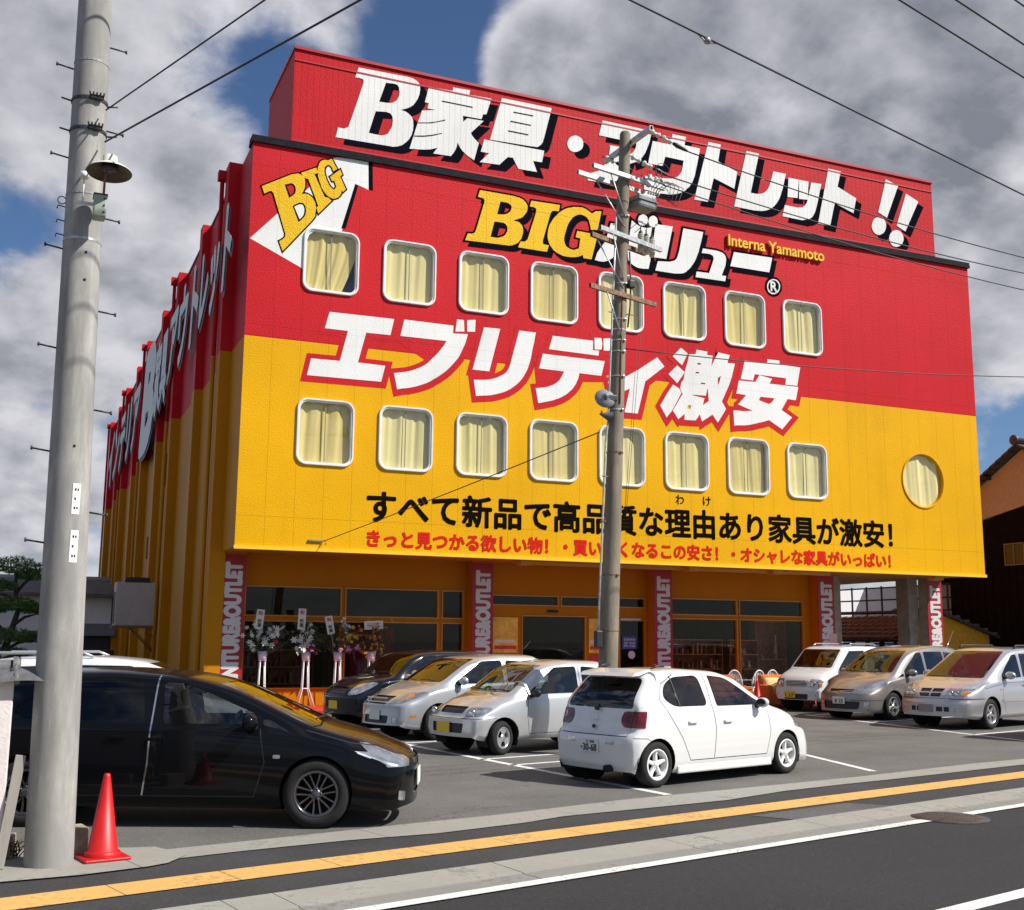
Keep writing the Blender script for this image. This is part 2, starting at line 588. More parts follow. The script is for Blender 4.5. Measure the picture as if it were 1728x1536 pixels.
def rrect(x0, x1, z0, z1, r, n=6):
    out = []
    for cx, cz, a in ((x1 - r, z1 - r, 0), (x0 + r, z1 - r, 90), (x0 + r, z0 + r, 180), (x1 - r, z0 + r, 270)):
        for k in range(n + 1):
            t = R(a + 90 * k / n)
            out.append((cx + r * math.cos(t), cz + r * math.sin(t)))
    return out
TR = {
 'bill': [
  [[7.61,17.41],[9.0,17.44],[9.04,17.44],[9.09,17.44],[9.14,17.43],[9.18,17.43],[9.22,17.41],[9.26,17.4],[9.29,17.38],[9.32,17.36],[9.35,17.33],[9.37,17.3],[9.39,17.26],[9.4,17.22],[9.4,17.18],[9.4,17.14],[9.4,17.1],[9.39,17.06],[9.39,17.02],[9.38,16.97],[9.36,16.93],[9.35,16.88],[9.33,16.83],[9.3,16.78],[9.27,16.72],[9.24,16.68],[9.21,16.63],[9.17,16.6],[9.13,16.56],[9.08,16.53],[9.03,16.5],[8.97,16.47],[8.9,16.44],[8.84,16.41],[8.89,16.41],[8.95,16.4],[9.0,16.39],[9.04,16.37],[9.09,16.34],[9.13,16.31],[9.16,16.28],[9.19,16.24],[9.21,16.19],[9.22,16.14],[9.22,16.08],[9.23,16.02],[9.22,15.96],[9.22,15.89],[9.2,15.83],[9.19,15.77],[9.17,15.71],[9.14,15.66],[9.12,15.61],[9.08,15.56],[9.05,15.52],[9.01,15.48],[8.97,15.44],[8.93,15.4],[8.88,15.37],[8.83,15.35],[8.78,15.32],[8.73,15.31],[8.69,15.3],[8.66,15.29],[8.63,15.29],[8.59,15.29],[7.03,15.26],[7.09,15.55],[7.13,15.55],[7.17,15.55],[7.21,15.55],[7.25,15.55],[7.28,15.56],[7.3,15.58],[7.33,15.59],[7.35,15.61],[7.36,15.61],[7.36,15.59],[7.37,15.62],[7.4,15.72],[7.47,15.95],[7.56,16.27],[7.66,16.62],[7.75,16.96],[7.76,16.98],[7.76,17.01],[7.76,17.04],[7.76,17.06],[7.75,17.08],[7.74,17.09],[7.72,17.1],[7.7,17.1],[7.66,17.11],[7.62,17.11],[7.57,17.1],[7.52,17.1]],
  [[8.4,17.13],[8.22,16.53],[8.44,16.54],[8.48,16.55],[8.52,16.55],[8.56,16.56],[8.6,16.58],[8.63,16.59],[8.66,16.62],[8.69,16.64],[8.72,16.67],[8.74,16.71],[8.76,16.75],[8.78,16.8],[8.79,16.85],[8.8,16.9],[8.8,16.95],[8.79,16.99],[8.79,17.03],[8.78,17.07],[8.76,17.09],[8.75,17.12],[8.72,17.14],[8.7,17.14],[8.67,17.15],[8.64,17.15],[8.61,17.15]],
  [[8.13,16.23],[7.95,15.56],[8.31,15.55],[8.35,15.57],[8.39,15.58],[8.43,15.6],[8.47,15.62],[8.5,15.65],[8.52,15.69],[8.54,15.73],[8.56,15.77],[8.58,15.81],[8.6,15.85],[8.61,15.89],[8.62,15.94],[8.62,15.99],[8.63,16.05],[8.62,16.1],[8.62,16.14],[8.61,16.18],[8.59,16.21],[8.57,16.23],[8.55,16.25],[8.52,16.26],[8.48,16.26],[8.45,16.27],[8.41,16.27]],
  [[9.66,17.28],[10.37,17.3],[10.39,17.41],[10.91,17.43],[10.88,17.29],[11.57,17.31],[11.42,16.8],[11.32,16.78],[11.27,16.62],[10.7,16.61],[10.71,16.43],[10.83,16.56],[11.34,16.58],[10.95,16.14],[10.97,16.1],[10.99,16.07],[11.02,16.03],[11.05,16.0],[11.08,15.97],[11.12,15.94],[11.16,15.91],[11.2,15.88],[11.06,15.33],[11.01,15.36],[10.95,15.39],[10.9,15.41],[10.85,15.44],[10.8,15.47],[10.76,15.51],[10.71,15.54],[10.68,15.58],[10.64,15.62],[10.61,15.67],[10.58,15.72],[10.55,15.77],[10.54,15.72],[10.53,15.66],[10.51,15.6],[10.49,15.54],[10.46,15.49],[10.43,15.43],[10.39,15.38],[10.36,15.33],[9.83,15.31],[9.95,15.5],[9.87,15.47],[9.8,15.44],[9.72,15.41],[9.63,15.39],[9.52,15.37],[9.39,15.35],[9.26,15.34],[9.13,15.32],[9.24,15.72],[9.35,16.12],[9.47,16.52],[9.88,16.62],[9.63,16.62],[9.67,16.78],[9.55,16.79]],
  [[11.9,17.4],[13.5,17.41],[13.25,16.42],[13.23,16.37],[13.22,16.32],[13.21,16.28],[13.18,16.24],[13.16,16.2],[13.12,16.17],[13.09,16.14],[13.05,16.11],[13.01,16.1],[12.97,16.1],[12.92,16.1],[12.88,16.09],[11.54,16.05]],
  [[11.36,16.02],[13.26,16.03],[13.19,15.66],[12.9,15.65],[13.03,15.33],[12.44,15.32],[12.26,15.63],[12.1,15.62],[11.84,15.34],[11.23,15.31],[11.52,15.63],[11.26,15.63]],
  [[14.54,16.49],[14.54,16.43],[14.52,16.37],[14.49,16.31],[14.44,16.27],[14.39,16.23],[14.34,16.2],[14.28,16.18],[14.22,16.17],[14.16,16.18],[14.11,16.2],[14.07,16.24],[14.04,16.28],[14.02,16.33],[14.01,16.39],[14.02,16.45],[14.04,16.5],[14.07,16.56],[14.11,16.61],[14.16,16.65],[14.22,16.68],[14.28,16.7],[14.34,16.7],[14.39,16.69],[14.44,16.67],[14.49,16.64],[14.52,16.59],[14.54,16.54]],
  [[15.2,17.36],[16.91,17.35],[16.88,17.26],[16.86,17.16],[16.84,17.07],[16.82,16.98],[16.78,16.88],[16.74,16.78],[16.7,16.68],[16.66,16.59],[16.61,16.51],[16.56,16.44],[16.5,16.37],[16.44,16.31],[16.37,16.26],[16.29,16.22],[16.2,16.18],[16.12,16.14],[16.08,16.43],[16.12,16.45],[16.16,16.48],[16.2,16.5],[16.23,16.53],[16.26,16.57],[16.29,16.61],[16.31,16.65],[16.33,16.69],[16.34,16.73],[16.35,16.77],[16.35,16.81],[16.36,16.85],[15.07,16.86]],
  [[15.44,16.61],[16.13,16.63],[16.11,16.54],[16.1,16.45],[16.09,16.36],[16.06,16.27],[16.03,16.18],[15.99,16.09],[15.94,15.99],[15.89,15.89],[15.82,15.77],[15.74,15.65],[15.66,15.52],[15.58,15.4],[14.68,15.36],[14.73,15.59],[14.83,15.63],[14.93,15.67],[15.02,15.71],[15.1,15.76],[15.17,15.83],[15.23,15.91],[15.28,15.99],[15.33,16.07],[15.36,16.14],[15.39,16.22],[15.41,16.29],[15.42,16.36],[15.43,16.43],[15.44,16.49],[15.44,16.55]],
  [[17.64,17.39],[18.13,17.39],[18.07,17.11],[18.64,17.1],[18.52,16.57],[18.49,16.45],[18.46,16.32],[18.43,16.19],[18.39,16.08],[18.35,15.99],[18.31,15.9],[18.26,15.83],[18.21,15.76],[18.14,15.7],[18.08,15.63],[18.0,15.58],[17.93,15.53],[17.84,15.49],[17.76,15.46],[17.66,15.43],[17.57,15.41],[17.47,15.39],[17.36,15.39],[17.25,15.38],[17.14,15.38],[16.6,15.41],[16.65,15.85],[17.23,15.88],[17.32,15.89],[17.41,15.9],[17.5,15.91],[17.58,15.93],[17.65,15.95],[17.71,15.98],[17.77,16.01],[17.82,16.05],[17.86,16.09],[17.9,16.14],[17.93,16.19],[17.96,16.25],[17.98,16.33],[18.0,16.42],[18.01,16.5],[18.03,16.59],[17.37,16.6],[17.27,16.28],[16.76,16.27],[16.93,17.03],[17.58,17.03]],
  [[18.95,17.38],[19.41,17.38],[19.3,16.8],[20.01,16.57],[19.88,15.99],[19.12,16.21],[18.89,15.39],[18.39,15.38]],
  [[20.38,17.35],[20.86,17.34],[20.5,15.96],[20.75,15.96],[20.79,15.97],[20.84,15.98],[20.89,15.99],[20.94,16.01],[20.99,16.04],[21.04,16.07],[21.09,16.11],[21.13,16.15],[21.16,16.2],[21.19,16.24],[21.22,16.3],[21.25,16.37],[21.28,16.47],[21.32,16.59],[21.36,16.71],[21.4,16.84],[21.89,16.84],[21.75,16.33],[21.71,16.23],[21.67,16.11],[21.63,16.01],[21.58,15.91],[21.52,15.82],[21.46,15.74],[21.4,15.67],[21.33,15.61],[21.26,15.55],[21.18,15.51],[21.09,15.47],[21.0,15.44],[20.91,15.42],[20.82,15.41],[20.72,15.4],[20.62,15.39],[19.86,15.4]],
  [[21.99,16.73],[22.4,16.73],[22.32,16.09],[21.93,16.06]],
  [[22.41,16.73],[22.78,16.73],[22.73,16.1],[22.38,16.07]],
  [[22.89,16.72],[23.3,16.74],[23.12,16.07],[23.09,15.98],[23.06,15.88],[23.03,15.79],[22.99,15.7],[22.95,15.63],[22.91,15.57],[22.87,15.52],[22.81,15.48],[22.74,15.44],[22.66,15.41],[22.57,15.39],[22.49,15.36],[21.7,15.37],[21.81,15.77],[22.31,15.76],[22.37,15.78],[22.43,15.79],[22.49,15.8],[22.54,15.83],[22.58,15.86],[22.61,15.89],[22.64,15.93],[22.67,15.97],[22.69,16.01],[22.71,16.05],[22.72,16.09],[22.73,16.13]],
  [[23.61,17.33],[24.12,17.32],[23.96,16.76],[24.72,16.48],[24.58,15.94],[23.82,16.16],[23.59,15.33],[23.11,15.35]],
  [[26.02,17.38],[26.54,17.23],[25.99,16.0],[25.63,16.14]],
  [[25.94,15.71],[25.93,15.64],[25.9,15.57],[25.86,15.5],[25.81,15.44],[25.75,15.4],[25.68,15.36],[25.61,15.34],[25.55,15.34],[25.48,15.36],[25.43,15.38],[25.38,15.43],[25.35,15.48],[25.33,15.54],[25.32,15.61],[25.34,15.68],[25.36,15.75],[25.4,15.82],[25.45,15.88],[25.51,15.92],[25.58,15.96],[25.65,15.98],[25.72,15.98],[25.78,15.97],[25.84,15.94],[25.88,15.9],[25.92,15.84],[25.94,15.78]],
  [[26.87,17.01],[27.4,16.81],[26.76,15.64],[26.39,15.79]],
  [[26.67,15.38],[26.66,15.31],[26.63,15.24],[26.59,15.18],[26.54,15.13],[26.48,15.08],[26.41,15.05],[26.34,15.03],[26.27,15.03],[26.2,15.04],[26.15,15.07],[26.1,15.11],[26.07,15.16],[26.05,15.22],[26.04,15.28],[26.06,15.35],[26.08,15.42],[26.12,15.48],[26.17,15.53],[26.23,15.58],[26.3,15.61],[26.37,15.63],[26.44,15.63],[26.51,15.62],[26.56,15.59],[26.61,15.55],[26.64,15.5],[26.66,15.44]],
 ],
 'billgap': [
  [[10.06,16.94],[10.99,16.94],[10.99,16.91],[10.06,16.91]],
  [[9.36,16.14],[9.46,16.16],[9.56,16.18],[9.66,16.2],[9.76,16.23],[9.86,16.26],[9.96,16.3],[10.06,16.34],[10.17,16.39],[10.17,16.36],[10.07,16.32],[9.96,16.28],[9.86,16.24],[9.76,16.2],[9.66,16.18],[9.56,16.16],[9.46,16.14],[9.36,16.12]],
  [[9.25,15.73],[9.35,15.75],[9.46,15.77],[9.56,15.79],[9.66,15.82],[9.77,15.85],[9.87,15.89],[9.98,15.93],[10.08,15.97],[10.08,15.95],[9.98,15.91],[9.87,15.86],[9.77,15.82],[9.66,15.79],[9.56,15.76],[9.46,15.74],[9.35,15.72],[9.25,15.71]],
  [[12.27,17.05],[12.9,17.06],[12.9,17.03],[12.26,17.02]],
  [[12.18,16.75],[12.83,16.75],[12.82,16.72],[12.17,16.72]],
  [[12.1,16.44],[12.75,16.44],[12.75,16.41],[12.1,16.41]],
 ],
 'bigword': [
  [[11.02,14.21],[12.03,14.21],[12.09,14.2],[12.15,14.19],[12.21,14.19],[12.26,14.17],[12.31,14.16],[12.35,14.14],[12.38,14.11],[12.41,14.09],[12.44,14.05],[12.45,14.02],[12.47,13.99],[12.47,13.95],[12.47,13.92],[12.47,13.88],[12.46,13.84],[12.44,13.8],[12.42,13.76],[12.39,13.72],[12.36,13.68],[12.33,13.64],[12.29,13.61],[12.26,13.59],[12.22,13.57],[12.18,13.55],[12.14,13.53],[12.1,13.52],[12.06,13.5],[12.03,13.49],[12.07,13.48],[12.12,13.47],[12.17,13.47],[12.21,13.46],[12.24,13.44],[12.27,13.41],[12.3,13.39],[12.31,13.36],[12.33,13.32],[12.33,13.29],[12.34,13.25],[12.34,13.21],[12.33,13.16],[12.32,13.12],[12.31,13.07],[12.3,13.03],[12.29,12.99],[12.26,12.96],[12.24,12.92],[12.21,12.89],[12.19,12.86],[12.15,12.83],[12.12,12.81],[12.08,12.79],[12.04,12.77],[12.01,12.75],[11.96,12.74],[11.92,12.73],[10.6,12.69],[10.68,12.9],[10.71,12.9],[10.74,12.9],[10.77,12.9],[10.8,12.91],[10.82,12.91],[10.84,12.92],[10.86,12.93],[10.88,12.95],[10.89,12.97],[10.9,12.99],[10.91,13.02],[10.92,13.04],[11.15,13.86],[11.15,13.88],[11.16,13.9],[11.16,13.92],[11.15,13.94],[11.15,13.96],[11.14,13.97],[11.12,13.98],[11.1,13.99],[11.07,13.99],[11.04,13.99],[11.0,14.0],[10.96,14.0]],
  [[11.64,13.98],[11.54,13.59],[11.74,13.61],[11.78,13.62],[11.81,13.64],[11.85,13.65],[11.88,13.68],[11.91,13.71],[11.94,13.74],[11.96,13.78],[11.97,13.81],[11.98,13.84],[11.98,13.87],[11.97,13.9],[11.96,13.92],[11.93,13.94],[11.9,13.96],[11.87,13.97],[11.84,13.98]],
  [[11.46,13.36],[11.35,12.9],[11.57,12.9],[11.62,12.92],[11.66,12.94],[11.71,12.96],[11.74,12.98],[11.78,13.01],[11.81,13.05],[11.83,13.09],[11.85,13.13],[11.86,13.17],[11.86,13.21],[11.86,13.24],[11.85,13.27],[11.84,13.3],[11.82,13.32],[11.8,13.34],[11.77,13.36],[11.74,13.37],[11.71,13.37],[11.68,13.37],[11.65,13.37]],
  [[12.59,14.16],[13.49,14.18],[13.45,13.98],[13.4,13.98],[13.35,13.98],[13.31,13.98],[13.27,13.97],[13.24,13.95],[13.22,13.93],[13.21,13.91],[13.19,13.88],[12.95,13.03],[12.95,13.01],[12.95,12.98],[12.95,12.96],[12.96,12.94],[12.99,12.93],[13.04,12.92],[13.09,12.92],[13.14,12.92],[13.08,12.72],[12.19,12.72],[12.26,12.9],[12.29,12.91],[12.33,12.91],[12.36,12.91],[12.39,12.92],[12.42,12.94],[12.44,12.96],[12.46,12.98],[12.48,13.0],[12.74,13.85],[12.74,13.88],[12.74,13.9],[12.74,13.92],[12.74,13.94],[12.73,13.95],[12.71,13.96],[12.7,13.97],[12.68,13.97],[12.65,13.98],[12.61,13.98],[12.58,13.98],[12.54,13.98]],
  [[14.83,14.21],[14.7,13.62],[14.48,13.59],[14.48,13.62],[14.47,13.66],[14.46,13.7],[14.45,13.74],[14.44,13.78],[14.43,13.82],[14.41,13.87],[14.39,13.9],[14.37,13.93],[14.34,13.95],[14.3,13.97],[14.27,13.98],[14.23,13.99],[14.19,14.0],[14.15,14.0],[14.11,13.99],[14.07,13.98],[14.02,13.96],[13.97,13.93],[13.93,13.9],[13.89,13.86],[13.85,13.81],[13.81,13.75],[13.77,13.69],[13.74,13.62],[13.71,13.55],[13.69,13.48],[13.67,13.41],[13.65,13.34],[13.63,13.27],[13.62,13.21],[13.62,13.15],[13.63,13.1],[13.64,13.05],[13.66,13.02],[13.68,12.98],[13.71,12.96],[13.74,12.94],[13.77,12.93],[13.8,12.91],[13.84,12.91],[13.88,12.9],[13.92,12.9],[13.96,12.91],[13.99,12.92],[14.02,12.94],[14.05,12.95],[14.09,12.97],[14.14,13.28],[13.99,13.29],[14.04,13.49],[14.87,13.47],[14.84,13.37],[14.67,13.35],[14.5,12.7],[14.24,12.7],[14.22,12.79],[14.17,12.77],[14.12,12.74],[14.07,12.72],[14.02,12.71],[13.96,12.69],[13.9,12.68],[13.84,12.67],[13.77,12.67],[13.71,12.67],[13.64,12.67],[13.57,12.68],[13.5,12.7],[13.44,12.72],[13.37,12.75],[13.31,12.79],[13.26,12.83],[13.21,12.89],[13.17,12.94],[13.14,13.01],[13.12,13.07],[13.1,13.13],[13.1,13.2],[13.1,13.26],[13.11,13.32],[13.12,13.39],[13.14,13.46],[13.16,13.53],[13.2,13.6],[13.24,13.67],[13.29,13.75],[13.35,13.82],[13.41,13.89],[13.47,13.95],[13.54,14.01],[13.61,14.06],[13.68,14.1],[13.76,14.14],[13.84,14.16],[13.91,14.19],[13.99,14.2],[14.06,14.21],[14.13,14.22],[14.2,14.22],[14.27,14.21],[14.33,14.19],[14.39,14.16],[14.46,14.12],[14.52,14.09],[14.64,14.18]],
 ],
 'valword': [
  [[15.13,13.89],[15.59,13.89],[15.56,13.75],[15.53,13.61],[15.5,13.48],[15.46,13.36],[15.42,13.24],[15.38,13.13],[15.33,13.04],[15.28,12.95],[15.23,12.89],[15.18,12.84],[15.13,12.8],[15.07,12.77],[15.02,12.73],[14.96,12.71],[14.91,12.69],[14.85,12.68],[14.79,12.68],[14.73,12.68],[14.66,12.69],[14.6,12.7],[14.63,12.77],[14.65,12.83],[14.67,12.9],[14.71,12.97],[14.76,13.04],[14.81,13.12],[14.87,13.2],[14.92,13.27],[14.96,13.36],[14.99,13.44],[15.02,13.53],[15.04,13.61],[15.07,13.68],[15.09,13.75],[15.11,13.82]],
  [[15.83,14.1],[15.88,14.06],[15.93,14.03],[15.98,14.0],[16.04,13.97],[16.11,13.95],[16.18,13.94],[16.26,13.93],[16.32,13.93],[16.38,13.94],[16.43,13.96],[16.47,13.97],[16.52,13.99],[16.4,13.37],[16.45,12.97],[16.38,12.68],[16.29,12.67],[16.2,12.66],[16.11,12.66],[16.03,12.66],[15.96,12.68],[15.89,12.71],[15.83,12.74],[15.78,12.77],[15.74,12.81],[15.71,12.85],[15.7,12.9],[15.69,12.97],[15.69,13.05],[15.7,13.15],[15.71,13.27],[15.73,13.4],[15.75,13.55],[15.77,13.73],[15.8,13.91]],
  [[16.38,14.18],[16.37,14.14],[16.36,14.1],[16.34,14.06],[16.31,14.03],[16.28,14.01],[16.24,13.99],[16.2,13.98],[16.17,13.97],[16.13,13.98],[16.1,14.0],[16.07,14.02],[16.06,14.05],[16.04,14.09],[16.04,14.13],[16.05,14.17],[16.06,14.21],[16.08,14.25],[16.1,14.28],[16.14,14.3],[16.17,14.32],[16.21,14.34],[16.25,14.34],[16.28,14.33],[16.31,14.31],[16.34,14.29],[16.36,14.26],[16.37,14.22]],
  [[16.71,14.19],[16.71,14.15],[16.7,14.11],[16.68,14.07],[16.65,14.04],[16.62,14.02],[16.59,14.0],[16.55,13.99],[16.52,13.99],[16.48,13.99],[16.45,14.01],[16.43,14.04],[16.41,14.07],[16.4,14.1],[16.39,14.14],[16.4,14.18],[16.41,14.22],[16.43,14.26],[16.45,14.29],[16.49,14.32],[16.52,14.34],[16.56,14.35],[16.59,14.35],[16.62,14.34],[16.66,14.32],[16.68,14.3],[16.7,14.27],[16.71,14.23]],
  [[16.64,14.1],[17.23,14.12],[16.99,13.07],[16.47,13.06]],
  [[17.6,14.12],[18.3,14.11],[18.26,13.94],[18.21,13.76],[18.16,13.6],[18.12,13.45],[18.07,13.34],[18.03,13.24],[17.99,13.16],[17.94,13.08],[17.89,13.01],[17.84,12.94],[17.78,12.87],[17.72,12.82],[17.67,12.77],[17.61,12.73],[17.54,12.7],[17.43,12.68],[17.26,12.66],[17.05,12.66],[16.82,12.66],[16.61,12.66],[16.7,12.96],[17.11,13.0],[17.16,13.02],[17.22,13.04],[17.27,13.06],[17.32,13.1],[17.36,13.16],[17.39,13.23],[17.41,13.3],[17.44,13.38]],
  [[18.28,13.59],[18.78,13.59],[18.84,13.58],[18.9,13.57],[18.95,13.56],[19.0,13.54],[19.04,13.51],[19.07,13.47],[19.09,13.43],[19.1,13.38],[19.1,13.33],[19.09,13.27],[19.08,13.21],[19.07,13.16],[18.93,12.83],[19.09,12.83],[19.05,12.66],[18.0,12.65],[18.04,12.83],[18.48,12.84],[18.65,13.29],[18.65,13.32],[18.65,13.35],[18.64,13.38],[18.63,13.41],[18.61,13.42],[18.57,13.43],[18.54,13.44],[18.51,13.45],[18.23,13.44]],
  [[19.39,13.64],[20.81,13.66],[20.68,13.17],[19.25,13.17]],
 ],
 'regring': [
  [[21.08,12.77],[21.07,12.71],[21.05,12.66],[21.02,12.61],[20.98,12.56],[20.93,12.53],[20.88,12.5],[20.82,12.49],[20.77,12.48],[20.72,12.5],[20.67,12.52],[20.63,12.55],[20.61,12.6],[20.59,12.65],[20.59,12.7],[20.59,12.76],[20.61,12.81],[20.64,12.86],[20.68,12.91],[20.73,12.94],[20.79,12.97],[20.84,12.98],[20.89,12.98],[20.95,12.97],[20.99,12.95],[21.03,12.91],[21.06,12.87],[21.08,12.82]],
  [[21.03,12.76],[21.03,12.71],[21.01,12.67],[20.98,12.63],[20.95,12.59],[20.91,12.56],[20.87,12.54],[20.82,12.53],[20.78,12.53],[20.74,12.54],[20.7,12.56],[20.67,12.59],[20.65,12.62],[20.63,12.66],[20.63,12.71],[20.64,12.75],[20.65,12.8],[20.68,12.84],[20.71,12.88],[20.75,12.91],[20.79,12.93],[20.84,12.94],[20.88,12.94],[20.93,12.93],[20.96,12.91],[20.99,12.88],[21.02,12.85],[21.03,12.81]],
 ],
 'regdisc': [
  [[21.03,12.76],[21.03,12.71],[21.01,12.67],[20.98,12.63],[20.95,12.59],[20.91,12.56],[20.87,12.54],[20.82,12.53],[20.78,12.53],[20.74,12.54],[20.7,12.56],[20.67,12.59],[20.65,12.62],[20.63,12.66],[20.63,12.71],[20.64,12.75],[20.65,12.8],[20.68,12.84],[20.71,12.88],[20.75,12.91],[20.79,12.93],[20.84,12.94],[20.88,12.94],[20.93,12.93],[20.96,12.91],[20.99,12.88],[21.02,12.85],[21.03,12.81]],
 ],
 'every': [
  [[6.89,10.19],[8.63,10.21],[8.54,9.76],[7.88,9.75],[7.68,8.93],[8.42,8.92],[8.32,8.48],[6.36,8.46],[6.45,8.91],[7.2,8.92],[7.39,9.74],[6.78,9.74]],
  [[8.91,10.23],[10.3,10.23],[10.29,10.01],[10.72,10.04],[10.7,9.96],[10.68,9.89],[10.66,9.81],[10.63,9.73],[10.59,9.64],[10.55,9.55],[10.51,9.46],[10.46,9.36],[10.39,9.27],[10.31,9.17],[10.23,9.08],[10.15,8.99],[10.06,8.91],[9.96,8.83],[9.87,8.76],[9.76,8.69],[9.66,8.62],[9.55,8.56],[9.43,8.51],[9.31,8.46],[9.18,8.42],[9.04,8.38],[8.9,8.36],[8.76,8.32],[8.66,8.75],[8.77,8.77],[8.87,8.79],[8.97,8.81],[9.07,8.84],[9.18,8.88],[9.29,8.93],[9.39,8.98],[9.49,9.04],[9.57,9.1],[9.65,9.18],[9.72,9.26],[9.79,9.33],[9.86,9.41],[9.92,9.48],[9.97,9.56],[10.02,9.62],[10.05,9.67],[10.07,9.71],[10.09,9.74],[10.11,9.78],[8.81,9.77]],
  [[10.4,10.42],[10.6,10.42],[10.62,10.1],[10.36,10.07]],
  [[10.69,10.43],[10.94,10.47],[10.93,10.13],[10.7,10.11]],
  [[11.19,10.29],[11.67,10.3],[11.36,9.07],[10.87,9.07]],
  [[12.24,10.32],[12.75,10.32],[12.72,10.19],[12.7,10.05],[12.67,9.92],[12.64,9.8],[12.62,9.67],[12.59,9.54],[12.56,9.43],[12.52,9.31],[12.48,9.21],[12.43,9.12],[12.38,9.03],[12.32,8.94],[12.25,8.86],[12.17,8.78],[12.08,8.71],[11.99,8.64],[11.89,8.58],[11.78,8.53],[11.67,8.49],[11.55,8.45],[11.41,8.41],[11.27,8.39],[11.12,8.37],[10.98,8.35],[10.91,8.79],[11.02,8.8],[11.13,8.81],[11.24,8.82],[11.34,8.84],[11.43,8.86],[11.51,8.89],[11.59,8.92],[11.66,8.96],[11.73,9.0],[11.8,9.04],[11.85,9.09],[11.9,9.15],[11.94,9.23],[11.97,9.31],[12.0,9.41],[12.02,9.49]],
  [[13.27,10.29],[14.54,10.29],[14.53,10.01],[14.73,10.02],[14.71,9.87],[13.15,9.89]],
  [[14.58,10.38],[14.8,10.4],[14.84,10.25],[14.81,10.06],[14.59,10.04]],
  [[14.87,10.39],[15.11,10.43],[15.11,10.06],[14.88,10.04]],
  [[12.96,9.74],[14.91,9.73],[14.8,9.29],[14.1,9.3],[14.09,9.24],[14.07,9.17],[14.05,9.11],[14.02,9.05],[13.99,8.98],[13.95,8.92],[13.91,8.86],[13.86,8.8],[13.8,8.75],[13.74,8.69],[13.68,8.64],[13.61,8.6],[13.53,8.55],[13.45,8.51],[13.37,8.48],[13.28,8.44],[13.17,8.41],[13.06,8.38],[12.95,8.35],[12.83,8.32],[12.75,8.74],[12.84,8.75],[12.92,8.77],[13.0,8.78],[13.08,8.8],[13.16,8.83],[13.23,8.86],[13.3,8.89],[13.36,8.93],[13.41,8.97],[13.45,9.01],[13.49,9.05],[13.52,9.1],[13.55,9.15],[13.57,9.2],[13.6,9.25],[13.62,9.3],[12.85,9.31]],
  [[16.64,10.03],[16.88,9.78],[16.23,9.27],[15.97,8.3],[15.54,8.3],[15.72,9.01],[15.56,8.93],[15.07,8.92],[15.01,9.14],[15.63,9.37],[15.98,9.58]],
  [[17.45,10.41],[17.68,10.26],[17.48,9.88],[17.16,10.12]],
  [[17.31,9.86],[17.57,9.68],[17.3,9.32],[17.01,9.57]],
  [[17.16,9.27],[17.37,9.17],[17.44,9.05],[17.13,8.51],[16.93,8.27],[16.72,8.6],[16.94,8.96]],
  [[17.99,10.41],[18.37,10.39],[18.35,10.29],[18.55,10.28],[18.49,9.95],[18.75,10.41],[19.16,10.37],[19.06,10.12],[19.33,10.12],[19.21,9.7],[19.12,9.47],[18.84,8.92],[18.98,8.7],[18.68,8.26],[18.5,8.49],[18.13,8.25],[18.06,8.46],[17.91,8.26],[17.53,8.25],[17.54,8.43],[17.32,8.25],[17.14,8.49],[17.48,9.02],[17.4,9.17],[17.44,9.36],[17.52,9.45],[17.59,9.77],[17.69,10.06],[17.72,10.24],[17.95,10.27]],
  [[18.01,10.01],[18.13,10.01],[18.12,9.96],[18.0,9.96]],
  [[17.95,9.73],[18.07,9.73],[18.05,9.69],[17.93,9.68]],
  [[18.12,9.42],[18.27,9.42],[18.26,9.38],[18.11,9.38]],
  [[18.82,9.7],[18.78,9.54],[18.71,9.39],[18.71,9.61]],
  [[18.35,9.29],[18.38,8.89],[18.17,8.74],[18.23,8.96],[17.82,9.01],[17.83,9.03],[18.28,9.04]],
  [[17.67,8.7],[17.77,8.7],[17.74,8.59],[17.62,8.59]],
  [[19.69,10.26],[20.5,10.27],[20.52,10.39],[20.97,10.39],[20.96,10.27],[21.74,10.26],[21.6,9.66],[21.16,9.66],[21.19,9.86],[20.04,9.87],[19.97,9.67],[19.53,9.67]],
  [[19.46,9.62],[20.05,9.63],[20.21,9.86],[20.67,9.79],[20.57,9.63],[21.64,9.63],[21.53,9.2],[21.22,9.21],[20.99,8.85],[21.37,8.65],[20.99,8.25],[20.52,8.49],[20.43,8.47],[20.35,8.44],[20.26,8.41],[20.17,8.39],[20.07,8.36],[19.96,8.33],[19.86,8.3],[19.75,8.28],[19.63,8.26],[19.51,8.25],[19.38,8.24],[19.26,8.22],[19.24,8.68],[19.33,8.69],[19.43,8.69],[19.53,8.69],[19.62,8.69],[19.71,8.7],[19.78,8.71],[19.86,8.72],[19.93,8.73],[19.41,8.88],[19.71,9.19],[19.36,9.21]],
  [[20.23,9.19],[20.74,9.19],[20.64,9.06],[20.53,8.99],[20.16,9.08]],
 ],
 'arrow': [
  [[4.77,11.86],[5.42,12.6],[6.18,13.4],[6.63,13.97],[6.82,14.38],[6.96,14.43],[7.8,14.48],[7.83,13.67],[7.46,13.78],[7.13,12.38],[6.64,12.34],[6.42,12.31],[6.29,12.19],[6.23,12.02],[6.22,11.16],[6.1,11.27]],
 ],
 'arrowshade': [
  [[7.8,14.48],[7.92,14.45],[7.95,13.67],[7.83,13.67]],
  [[7.46,13.78],[7.54,13.73],[7.24,12.5],[7.12,12.48]],
 ],
 'arrowbig': [
